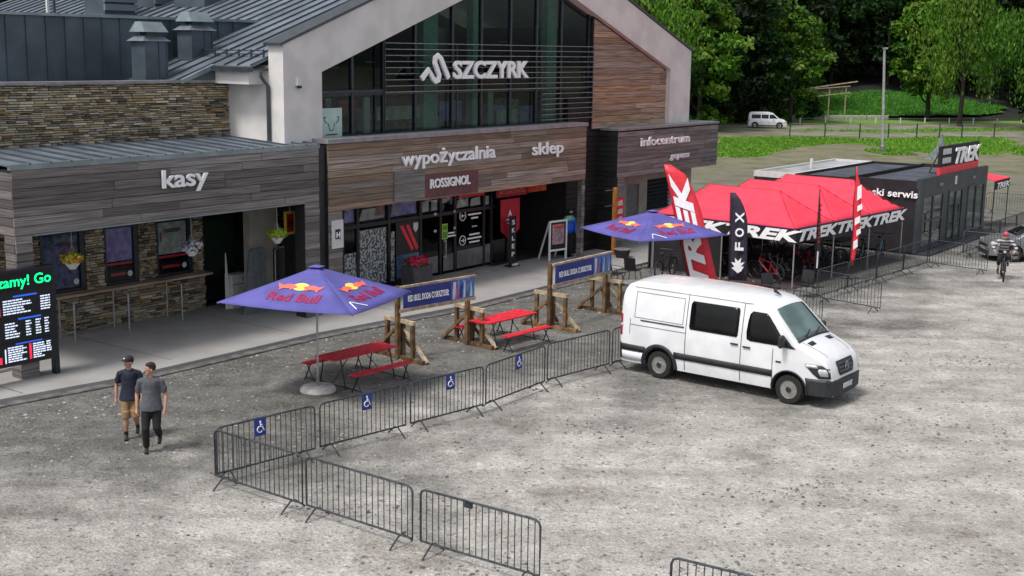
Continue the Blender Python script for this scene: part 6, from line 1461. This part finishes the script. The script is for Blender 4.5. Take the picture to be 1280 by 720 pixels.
M['khaki'] = mat('khaki shorts', (.26, .16, .08), .9, ns=6, var=.12); M['blackcloth'] = mat('black trousers', (.012, .011, .013), .9, var=.3); M['shoe'] = mat('dark shoes', (.03, .026, .025), .7)
# both walk towards the camera, slightly right
p1 = walker((-7.22, 24.45, 0), R(-82), 'man in a grey t-shirt and black trousers walking, head turned to his companion', 1.86,
    {-1: ((.12, -.11, .50), (.02, -.12, .10), (.17, -.12, .045)), 1: ((.10, .10, .52), (-.26, .10, .26), (-.18, .10, .12))},
    {-1: ((-.05, -.27, 1.15), (.03, -.27, .90)), 1: ((-.02, .28, 1.15), (.10, .27, .90))}, R(-62), None, None, M['shoe'], False, False, M['tee'], M['blackcloth'])
p2 = walker((-7.92, 25.35, 0), R(-80), 'man in a black cap, navy polo shirt and khaki shorts walking behind the other', 1.76,
    {-1: ((.14, -.09, .50), (.10, -.10, .10), (.25, -.10, .045)), 1: ((.12, .11, .52), (-.16, .11, .22), (-.08, .11, .09))},
    {-1: ((-.06, -.28, 1.16), (-.02, -.29, .90)), 1: ((.0, .28, 1.16), (.12, .26, .93))}, R(-45), None, None, M['shoe'], True, True, M['polo'], M['khaki'])
M['darkjacket'] = mat('black jacket', (.010, .012, .014), .85)
p3 = walker((23.75, 63.9, 0), R(20), 'person in black clothes standing at the far corner of the workshop', 1.68,
    {-1: ((.05, -.10, .50), (.0, -.11, .10), (.15, -.12, .045)), 1: ((.05, .10, .50), (.0, .12, .10), (.15, .13, .045))},
    {-1: ((.12, -.27, 1.18), (.34, -.20, 1.25)), 1: ((.0, .28, 1.15), (.10, .26, .92))}, R(20), None, None, M['shoe'], False, False, M['darkjacket'], M['blackcloth'])
# ---- cyclist riding towards the camera
ca = math.atan2(-45.5, -18.0)+R(4); cp = Vector((18.0, 45.5, 0)); fw = Vector((math.cos(ca), math.sin(ca), 0))
bk = bike_proto(bm_[3], 'black mountain bike ridden by the cyclist in the striped jersey'); bk.location = cp-fw*1.16; bk.rotation_euler = (0, 0, ca)
cy = thing('person', 'cyclist in a pink helmet and grey striped jersey riding towards the camera', 'person', cp-fw*1.16, ca)
b = Fig(); sh = Fig(); tr = Fig(); so_ = Fig()
hp0 = Vector((.24, 0, 1.02)); ch = Vector((.50, 0, 1.42))
b.cap(hp0, ch, .13, .15, .75).cap(ch, (.58, 0, 1.52), .055, .052); sh.cap(hp0, ch, .165, .185, .75).cap(ch+Vector((0, -.14, .02)), ch+Vector((0, .14, .02)), .085)
tr.cap(hp0+Vector((0, -.06, -.02)), hp0+Vector((0, .06, -.02)), .15)
for s, ft in ((-1, (.53, -.17, .22)), (1, (.34, .17, .50))):
    hp = hp0+Vector((0, s*.09, -.04)); an = Vector(ft)+Vector((-.04, 0, .08)); kn = Vector((.64 if s < 0 else .70, s*.17, .66 if s < 0 else .86))
    b.cap(hp, kn, .08, .055).cap(kn, an, .055, .036); tr.cap(hp, kn, .10, .082).cap(kn, kn+(an-kn)*.2, .082, .075); so_.cap(an+Vector((-.03, 0, -.03)), Vector(ft)+Vector((.12, 0, .03)), .045, .04).cap(an, an+(kn-an)*.2, .042, .048)
    so2 = ch+Vector((0, s*.19, .02)); el = Vector((.66, s*.40, 1.20)); wr = Vector((.80, s*.33, 1.045))
    b.cap(so2, el, .05, .04).cap(el, wr, .04, .028); hand(b, wr, (wr-el).normalized()+Vector((.6, 0, .2)), s, 1.1, .8); sh.cap(so2, el, .072, .060).cap(el, wr+(el-wr)*.2, .060, .048)
P, m = head(b, (.64, 0, 1.64), 0)
b.out('body', SKIN, cy, .008); 
M['jersey'] = mat('striped jersey', (.34, .34, .36), .85, ns=1.0, var=.1)
jm = M['jersey'].node_tree; wv = jm.nodes.new('ShaderNodeTexWave'); wv.bands_direction = 'Z'; wv.inputs['Scale'].default_value = 2.6; tcx = jm.nodes.new('ShaderNodeTexCoord'); jm.links.new(tcx.outputs['Object'], wv.inputs[0])
rj = jm.nodes.new('ShaderNodeValToRGB'); rj.color_ramp.elements[0].color = (.42, .42, .43, 1); rj.color_ramp.elements[1].color = (.07, .045, .06, 1); rj.color_ramp.elements[0].position = .45; rj.color_ramp.elements[1].position = .55; jm.links.new(wv.outputs[0], rj.inputs[0]); jm.links.new(rj.outputs[0], jm.nodes['Principled BSDF'].inputs['Base Color'])
sh.out('jersey', M['jersey'], cy, .014); tr.out('shorts', M['blackcloth'], cy, .014); so_.out('shoes', M['shoe'], cy, .012)
MB().ball(P(-.01, 0, .06), .125, .098, .095, 14, 10).ball(P(.09, 0, .055), .06, .07, .012, 10, 5).build('helmet', mat('pink red helmet', (.50, .05, .10), .4), cy, smooth=True)
MB().tube([P(.0, -.09, .0), P(.03, 0, -.12), P(.0, .09, .0)], .006, 4).build('helmet_strap', M['black'], cy); face_bits(P, m, cy)
for k, x in enumerate((.84,)): MB().lathe((x, 0, 1.06), [(.02, -.05), (.05, 0), (.02, .05)], 10, 'y').build('bike_lamp', M['lamp_clear'], bk)

# ================================================================ FAR GROUND, FENCES, TREES
M['grass_ground'] = mat('grassy ground', (.10, .25, .018), .95, ns=.5, col2=(.13, .20, .035), det=6, bump=.4, bs=8)
M['grass_blade'] = attr_mat('grass blades', rough=.85, bump=0, bs=1, trans=.3)
M['forest_floor'] = mat('shaded forest floor', (.010, .014, .006), .95, ns=.4, col2=(.004, .005, .003), bump=.6, bs=2)  # shade of the wood is put into this near-black colour
M['meadow'] = mat('green meadow slope', (.045, .15, .018), .95, ns=.25, col2=(.03, .085, .012), det=6, bump=.4, bs=4)
def wobble(pts, k=4, a=.8, seed=0):
    r_ = random.Random(seed); out = []
    for i, p in enumerate(pts):
        q = pts[(i+1) % len(pts)]
        for j in range(k): f = j/k; out.append((p[0]+(q[0]-p[0])*f+r_.uniform(-a, a), p[1]+(q[1]-p[1])*f+r_.uniform(-a, a)))
    return out
def inside(p, poly):
    c = False; n = len(poly)
    for i in range(n):
        x1, y1 = poly[i]; x2, y2 = poly[(i+1) % n]
        if (y1 > p[1]) != (y2 > p[1]) and p[0] < (x2-x1)*(p[1]-y1)/(y2-y1)+x1: c = not c
    return c
def grass(poly, n, h, seed, label, z=0, cols=((.10, .27, .02), (.15, .33, .03), (.07, .20, .015), (.20, .30, .05)), zf=None):
    rs = np.random.RandomState(seed); xs = [p[0] for p in poly]; ys = [p[1] for p in poly]; V = []; F = []; C = []
    while len(F) < n:
        x = rs.uniform(min(xs), max(xs)); y = rs.uniform(min(ys), max(ys))
        if not inside((x, y), poly): continue
        hh = h*(.3+.8*rs.rand()**2); a = rs.rand()*6.28; w = .05+.07*rs.rand(); dx, dy = math.cos(a)*w, math.sin(a)*w; lx, ly = rs.randn(2)*hh*.35; k = len(V); z0 = zf(x, y) if zf else z
        V += [(x-dx, y-dy, z0), (x+dx, y+dy, z0), (x+lx, y+ly, z0+hh)]; F.append((k, k+1, k+2)); f = .7+.6*rs.rand(); c = cols[rs.randint(len(cols))]; C.append(tuple(q*f for q in c))
    return setp(colored_mesh('grass', V, F, C, M['grass_blade']), label, 'grass', kind='stuff')
g1 = wobble([(15.5, 99), (17.5, 112.5), (20, 122), (28, 126), (34, 125), (31, 118), (29, 116.5), (24.5, 111), (22, 106), (20, 101)], 4, .7, 1)
g2 = wobble([(30.2, 104.5), (33.2, 104.5), (33.8, 110), (30.6, 110.5)], 3, .4, 2)
g3 = wobble([(35.5, 106.5), (33, 112), (30, 121), (44, 130), (50, 128), (46, 117), (43, 109), (39.5, 106)], 4, .8, 3)
g4 = wobble([(43.5, 104), (42, 110), (50, 120), (62, 122), (60, 104), (50, 100)], 4, .8, 4)
for i, (g, n, l) in enumerate(((g1, 9000, 'bright green grass patch beyond the corner of the building'), (g2, 900, 'tuft of grass round the foot of the lamp post'), (g3, 6000, 'strip of green grass in front of the wire fence'), (g4, 5000, 'grass bank at the right edge beyond the yard'))):
    sheet('grass_patch', g, .008+.004*i, M['grass_ground']); grass(g, n*2, .22, 10+i, l)
M['track'] = mat('gravel road', (.21, .20, .17), .95, ns=.35, col2=(.12, .13, .06), det=8, bump=.4, bs=10)
sheet('road', wobble([(20, 133), (30, 127.5), (42, 127), (50, 129.5), (70, 137), (90, 150), (90, 164), (66, 156), (50, 153), (40, 150), (26, 146), (16, 142)], 3, .3, 5), .012, M['track'])
gr_ = wobble([(31, 136), (40, 134), (52, 140), (64, 146), (62, 148), (50, 144.5), (40, 139), (32, 138.5)], 3, .5, 41); sheet('grass_patch', gr_, .03, M['grass_ground']); grass(gr_, 4000, .2, 44, 'grass strip in the middle of the gravel road')
sheet('verge', wobble([(16, 143), (26, 147.5), (40, 151.5), (52, 155), (66, 158), (90, 166), (90, 176), (60, 172), (40, 170), (20, 166), (10, 150)], 4, .6, 6), .016, M['grass_ground'])
# hillside rising into the forest
def hz(x, y):
    d = max(0, y-(158+.05*x)-3*math.sin(x*.09)); return .02*d+.0022*d*d if d < 30 else 2.58+.152*(d-30)+.0075*(d-30)**2 if d < 80 else 28.9+.9*(d-80)
V = []; F = []; NXH, NYH = 60, 46
for j in range(NYH+1):
    for i in range(NXH+1):
        x = -160+i*7.0; y = 150+j*5.0; V.append((x, y, hz(x, y)-.12+.25*math.sin(x*.5+y*.31)*min(1, max(0, (y-165)/20))))
for j in range(NYH):
    for i in range(NXH): F.append((j*(NXH+1)+i, j*(NXH+1)+i+1, (j+1)*(NXH+1)+i+1, (j+1)*(NXH+1)+i))
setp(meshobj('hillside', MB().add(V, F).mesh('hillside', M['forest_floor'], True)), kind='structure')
mp_ = [(36, 166), (44, 163), (56, 166), (66, 172), (69, 180), (62, 187), (52, 189), (43, 185), (36, 176)]
mp_ = wobble(mp_, 4, .8, 7)
def fanmesh(poly, zf, name, m, off):
    # grid clipped to the outline so that it follows the slope
    V = []; F = []; xs = [p[0] for p in poly]; ys = [p[1] for p in poly]; s = 1.2; ix = {}
    x = min(xs)
    nx = int((max(xs)-min(xs))/s)+1; ny = int((max(ys)-min(ys))/s)+1
    for j in range(ny):
        for i in range(nx):
            c = (min(xs)+(i+.5)*s, min(ys)+(j+.5)*s)
            if inside(c, poly):
                q = []
                for a, b_ in ((0, 0), (1, 0), (1, 1), (0, 1)):
                    k = (i+a, j+b_)
                    if k not in ix: ix[k] = len(V); xx, yy = min(xs)+k[0]*s, min(ys)+k[1]*s; V.append((xx, yy, zf(xx, yy)+off))
                    q.append(ix[k])
                F.append(tuple(q))
    return setp(meshobj(name, MB().add(V, F).mesh(name, m, True)), kind='structure')
fanmesh(mp_, hz, 'meadow', M['meadow'], .22); grass(mp_, 22000, .34, 31, 'vivid green meadow grass on the slope below the forest', zf=lambda x, y: hz(x, y)+.2, cols=((.05, .20, .02), (.09, .26, .03), (.04, .13, .015)))
# wire fence along the road
def fence(pts, label, h=1.5, m='steel_dark', rails=(.12, .8, 1.42), r=.05):
    t = thing('wire_fence', label, 'fence', (pts[0][0], pts[0][1], 0), 0); o0 = Vector((pts[0][0], pts[0][1], 0))
    for a, b_ in zip(pts, pts[1:]):
        A = Vector((*a, 0))-o0; B_ = Vector((*b_, 0))-o0; L_ = (B_-A).length; n = max(1, round(L_/3.4))
        for i in range(n+1):
            if i == 0 and a != pts[0]: continue
            p = A+(B_-A)*i/n; MB().box(p.x-r, p.x+r, p.y-r, p.y+r, 0, h).build('post', M[m], t)
        for z in rails: MB().tube([A+Vector((0, 0, z)), B_+Vector((0, 0, z))], .016, 4).build('rail', M['steel'], t)
fence([(27, 124.2), (34.0, 124.8), (40, 126.0), (45, 127.5), (52, 128.8), (60, 131)], 'low wire fence with dark posts along the near side of the road')
fence([(34, 151.2), (50, 154.8), (66, 158.2), (80, 163)], 'pale low rail fence on the far side of the road', .7, 'offwhite', (.55, .62), .06)
kb = thing('concrete_blocks', 'row of pale concrete kerb blocks on the far side of the road', 'kerb blocks', (33, 158.5, 0), R(14))
for i in range(5): MB().box(i*3.1, i*3.1+2.8, 0, .5, 0, .55).build('block', M['concrete_base'], kb, bevel=.04)
# wooden railing of the footbridge on the left
rg = thing('footbridge_railing', 'weathered railing of a footbridge in front of the dark trees', 'railing', (31, 160, 0), R(8))
for i in range(6): MB().box(i*2.2, i*2.2+.12, 0, .12, 0, 3.3+.16*i).build('post', M['timber_pale'], rg)
for z0, z1 in ((2.0, 3.2), (3.2, 4.0)): MB().beam((-1, 0, z0), (11.6, 0, z1+.2), .12).build('rail', M['timber_pale'], rg)
MB().beam((2, 0, 3.3), (12.5, 0, 4.8), .14).build('rail', M['timber_pale'], rg)
cone = thing('grass_heap', 'small grey gravel heap by the lamp post', 'heap', (34.0, 100.8, 0), 0); MB().lathe((0, 0, 0), [(1.3, 0), (.9, .35), (.35, 1.0), (.12, 1.9), (0, 2.1)], 14).build('heap', mat('grey cloth', (.12, .14, .13), .95, ns=4, var=.2, bump=.5), cone, smooth=True)
ch_ = thing('path', 'sloping asphalt path at the right edge beyond the yard', 'path', (0, 0, 0)) if False else None
sheet('path', [(43.5, 107), (46.2, 106), (58, 124), (55.5, 126)], .030, M['asphalt'])

# ---- trees
BARK = mat('bark', (.045, .038, .030), .95, ns=8, var=.3, bump=.8, bs=14); BIRCH = mat('birch bark', (.36, .35, .32), .9, ns=3, col2=(.06, .055, .05), stretch=(1, 1, 3), lo=.3, hi=.42)
def crown_mesh(name, H, z0, rad, n_cl, per, size, cols, seed, droop=0.0, shape='oval'):
    rs = np.random.RandomState(seed); cen = []
    while len(cen) < n_cl:
        t = rs.rand(); z = z0+(H-z0)*t
        prof = math.sin(math.pi*min(1, (t*.86+.16)))**.7 if shape == 'oval' else (1-t)**.75*.95+.06
        a = rs.rand()*6.2832; r = rad*prof*math.sqrt(.12+.88*rs.rand()); cen.append((r*math.cos(a), r*math.sin(a), z, a, .7+.7*rs.rand()))
    cen = np.array(cen); N = n_cl*per
    ci = np.repeat(np.arange(n_cl), per); cs = cen[ci]
    d = rs.randn(N, 3); d /= np.linalg.norm(d, axis=1)[:, None]; rr = (rs.rand(N)**.5)*rad*.24*cs[:, 4]
    P = cs[:, :3]+d*rr[:, None]*np.array([1, 1, .62 if not droop else .6])
    if droop: L_ = rs.rand(N)**1.2*droop; P[:, 2] -= L_; P[:, 0] += np.cos(cs[:, 3])*.15*L_; P[:, 1] += np.sin(cs[:, 3])*.15*L_
    nrm = d*.5+rs.randn(N, 3)*.6+np.array([0, 0, .5]); nrm /= np.linalg.norm(nrm, axis=1)[:, None]
    t1 = np.cross(nrm, rs.randn(N, 3)); t1 /= np.linalg.norm(t1, axis=1)[:, None]; 
    if droop: t1 = t1*.5+np.array([0, 0, -1.]); t1 /= np.linalg.norm(t1, axis=1)[:, None]
    t2 = np.cross(nrm, t1); t2 /= np.linalg.norm(t2, axis=1)[:, None]
    s = size*(.6+.8*rs.rand(N))[:, None]
    Q = np.stack([P-t1*s, P+t2*s*(.42 if droop else .62), P+t1*s, P-t2*s*(.42 if droop else .62)], 1).reshape(-1, 3)
    me = bpy.data.meshes.new(name); me.vertices.add(4*N); me.vertices.foreach_set('co', Q.astype(np.float32).ravel()); me.loops.add(4*N); me.loops.foreach_set('vertex_index', np.arange(4*N, dtype=np.int32))
    me.polygons.add(N); me.polygons.foreach_set('loop_start', np.arange(0, 4*N, 4, dtype=np.int32)); me.polygons.foreach_set('loop_total', np.full(N, 4, np.int32)); me.update(calc_edges=True)
    base = np.array(cols)[rs.randint(len(cols), size=n_cl)][ci]*(.75+.5*rs.rand(N))[:, None]
    a = me.attributes.new('col', 'FLOAT_COLOR', 'FACE'); arr = np.ones((N, 4), np.float32); arr[:, :3] = base; a.data.foreach_set('color', arr.ravel()); me.materials.append(M['foliage']); return me, cen
M['foliage'] = attr_mat('foliage', rough=.6, bump=0, bs=.6, trans=.30)
def trunk_mesh(name, H, r, cen, m, seed, lean=.3, k=12):
    rs = random.Random(seed); mb = MB(); top = Vector((rs.uniform(-lean, lean), rs.uniform(-lean, lean), H*.86)); pts = [Vector((0, 0, -.8))]+[top*f+Vector((rs.uniform(-.12, .12), rs.uniform(-.12, .12), 0)) for f in (.2, .4, .6, .8, 1)]
    mb.tube(pts, r, 8, r*.2)
    for c in cen[:k]:
        e = Vector(c[:3]); s = top*max(.15, min(.85, (e.z-1.5)/H*.85)); mid = (s+e)/2+Vector((0, 0, -.3)); mb.tube([s, mid, e], r*.32, 5, r*.08)
    return mb.mesh(name, m, True)
G_SHADE = [(.008, .024, .004), (.013, .040, .006), (.005, .015, .003)]; G_MID = [(.022, .085, .006), (.040, .125, .008), (.014, .050, .005), (.034, .10, .008)]; G_LITE = [(.060, .160, .008), (.090, .200, .014), (.030, .095, .008), (.12, .21, .025)]  # the darkest leaf set has the deep forest shade in its colour
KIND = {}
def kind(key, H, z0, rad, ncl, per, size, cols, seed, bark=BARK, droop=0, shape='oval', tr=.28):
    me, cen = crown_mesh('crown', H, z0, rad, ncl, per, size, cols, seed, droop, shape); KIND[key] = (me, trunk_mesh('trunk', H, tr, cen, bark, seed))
kind('broad_dark', 17, 2.2, 5.2, 90, 60, .34, G_SHADE, 1); kind('broad_mid', 16, 1.6, 5.0, 95, 65, .30, G_MID, 2); kind('broad_light', 14, 3.2, 4.6, 95, 70, .27, G_LITE, 3)
kind('willow', 16, 6.0, 5.2, 85, 85, .22, G_LITE, 4, droop=3.6); kind('spruce', 21, 1.2, 3.6, 110, 50, .34, G_SHADE, 5, shape='cone'); kind('birch', 15, 4, 3.2, 60, 60, .24, G_MID, 6, bark=BIRCH, droop=1.5, tr=.16)
kind('bush', 2.6, .1, 1.7, 34, 40, .17, G_MID, 7, tr=.06); kind('bush_light', 2.2, .1, 1.6, 30, 40, .15, G_LITE, 8, tr=.06)
NM = {'broad_dark': ('broadleaf_tree', 'dark broadleaf tree'), 'broad_mid': ('broadleaf_tree', 'mid green broadleaf tree'), 'broad_light': ('broadleaf_tree', 'bright yellow green broadleaf tree'), 'willow': ('weeping_tree', 'tree with drooping light green branches'), 'spruce': ('spruce_tree', 'dark spruce'), 'birch': ('birch_tree', 'slender birch with pale trunk'), 'bush': ('bush', 'low green bush'), 'bush_light': ('bush', 'low light green bush')}
def tree(key, x, y, where, s=1.0, z=None, group=None, rs=random.Random(77)):
    n, l = NM[key]; z = (hz(x, y)-.1 if y > 150 else 0) if z is None else z
    t = thing(n, l+' '+where, 'bush' if 'bush' in key else 'tree', (x, y, z), rs.random()*6.28, group); t.scale = (s*rs.uniform(.92, 1.08), s*rs.uniform(.92, 1.08), s)
    cr, tr = KIND[key]; o = meshobj('crown', cr, t); o['kind'] = 'stuff'; meshobj('trunk', tr, t); return t
# trees right of the building (bright; the dark ones behind stand in for shade) 
for k, x, y, w, s in (('broad_light', 19.5, 134, 'just right of the white gable end, the nearest of them', 1.1), ('broad_light', 30.5, 156, 'above the small white van', 1.15), ('broad_dark', 17.5, 140, 'partly hidden behind the white gable end', 1.1), ('broad_dark', 24.5, 149, 'behind the bright trees by the gable end', 1.2),
                      ('broad_light', 52.0, 160, 'between the drooping trees and the meadow', 1.15), ('broad_light', 33.0, 152, 'above the footbridge railing', .95), ('willow', 12.5, 128, 'behind the roof ridge of the station', 1.1),
                      ('willow', 58.5, 138, 'at the upper right corner, its branches over the road', 1.15), ('willow', 52.5, 150, 'second from the right edge', 1.1), ('broad_light', 65.0, 150, 'at the right edge behind the drooping trees', 1.2), ('broad_mid', 61.0, 128, 'nearest to the right edge above the path', 1.0)):
    tree(k, x, y, w, s)
for k, x, y, w, s in (('broad_dark', 61, 147, 'in the shade under the drooping trees, left one', .75), ('broad_dark', 65.5, 144, 'in the shade under the drooping trees, right one', .75), ('broad_dark', 28.5, 147, 'close behind the small white van', .7), ('broad_dark', 21, 139, 'low behind the first bright tree', .7)): tree(k, x, y, w, s)  # small dark-leaved trees added to stand for shade below the bright crowns
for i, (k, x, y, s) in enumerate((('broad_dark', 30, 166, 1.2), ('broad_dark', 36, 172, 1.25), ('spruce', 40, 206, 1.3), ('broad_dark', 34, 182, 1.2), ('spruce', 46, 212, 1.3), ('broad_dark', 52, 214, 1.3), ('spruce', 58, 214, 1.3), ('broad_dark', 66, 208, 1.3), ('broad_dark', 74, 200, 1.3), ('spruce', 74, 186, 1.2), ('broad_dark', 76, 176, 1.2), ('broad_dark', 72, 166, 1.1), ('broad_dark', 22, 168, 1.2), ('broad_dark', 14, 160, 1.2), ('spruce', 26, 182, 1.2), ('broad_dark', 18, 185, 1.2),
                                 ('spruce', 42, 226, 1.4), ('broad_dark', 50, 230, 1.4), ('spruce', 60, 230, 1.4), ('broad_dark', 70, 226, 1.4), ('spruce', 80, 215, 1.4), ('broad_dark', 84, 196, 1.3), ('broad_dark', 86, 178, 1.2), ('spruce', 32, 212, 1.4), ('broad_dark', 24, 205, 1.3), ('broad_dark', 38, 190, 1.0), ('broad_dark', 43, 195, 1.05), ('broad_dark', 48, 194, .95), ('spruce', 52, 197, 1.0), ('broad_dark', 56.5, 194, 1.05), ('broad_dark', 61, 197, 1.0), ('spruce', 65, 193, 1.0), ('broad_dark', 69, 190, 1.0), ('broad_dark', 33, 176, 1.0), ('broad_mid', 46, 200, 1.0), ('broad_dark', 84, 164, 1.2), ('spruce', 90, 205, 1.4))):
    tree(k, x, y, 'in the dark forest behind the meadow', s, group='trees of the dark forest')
for i, (x, y, s) in enumerate(((44.5, 192, 1.0), (63.5, 196, 1.0), (67.5, 181, .95), (70.5, 172, .9), (37.5, 178, .95), (55, 205, 1.0))): tree('birch', x, y, 'at the forest edge behind the meadow', s, group='birches at the forest edge')
for i, (k, x, y, s) in enumerate((('bush', 25.5, 150, 1.0), ('bush', 28.3, 152, 1.2), ('bush_light', 31.0, 151, 1.0), ('bush', 22.5, 146, 1.2), ('bush', 36.5, 160, 1.3), ('bush', 35, 165, 1.4), ('bush_light', 32.5, 156, 1.1), ('bush', 55.5, 133, 1.2), ('bush', 59, 134, 1.3), ('bush', 62, 137, 1.3), ('bush', 66, 142, 1.3), ('bush_light', 20, 133, 1.2), ('bush', 66, 160, 1.3), ('bush', 69, 163, 1.3))):
    tree(k, x, y, 'beside the road below the trees', s, group='bushes along the road')
# woods behind the station roof, upper left
for i, (k, u, v, s) in enumerate((('broad_mid', -8, 62, 1.2), ('broad_dark', 0, 66, 1.2), ('broad_mid', 7, 62, 1.2), ('broad_dark', 14, 68, 1.2), ('broad_dark', -16, 66, 1.2), ('spruce', 21, 66, 1.2), ('broad_dark', -3, 76, 1.3), ('broad_dark', 10, 78, 1.3), ('broad_mid', 26, 58, 1.2), ('broad_dark', 31, 64, 1.2), ('broad_dark', 36, 54, 1.2), ('broad_mid', 40, 62, 1.2))):
    p = L2W(u, v); tree(k, p.x, p.y, 'behind the roofs of the station', s, z=0, group='woods behind the station')

# ---- trees of one kind told apart by their order along the view
ORD = ['leftmost', 'second from the left', 'third from the left', 'fourth from the left', 'fifth from the left', 'sixth from the left', 'seventh from the left', 'eighth from the left', 'ninth from the left', 'tenth from the left',
       'eleventh from the left', 'twelfth from the left', 'thirteenth from the left', 'fourteenth from the left', 'fifteenth from the left', 'sixteenth from the left', 'seventeenth from the left', 'eighteenth from the left', 'nineteenth from the left', 'twentieth from the left', 'twenty-first from the left', 'twenty-second from the left', 'twenty-third from the left', 'twenty-fourth from the left', 'twenty-fifth from the left', 'twenty-sixth from the left']
_by = {}
for o in COL.objects:
    if o.parent is None and o.get('group') and o.get('category') in ('tree', 'bush'): _by.setdefault(o['label'], []).append(o)
for l, os_ in _by.items():
    if len(os_) > 1:
        os_.sort(key=lambda o: o.location.x/o.location.y)
        for i, o in enumerate(os_): o['label'] = ORD[i]+' '+l if i < len(ORD) else 'rightmost '+l
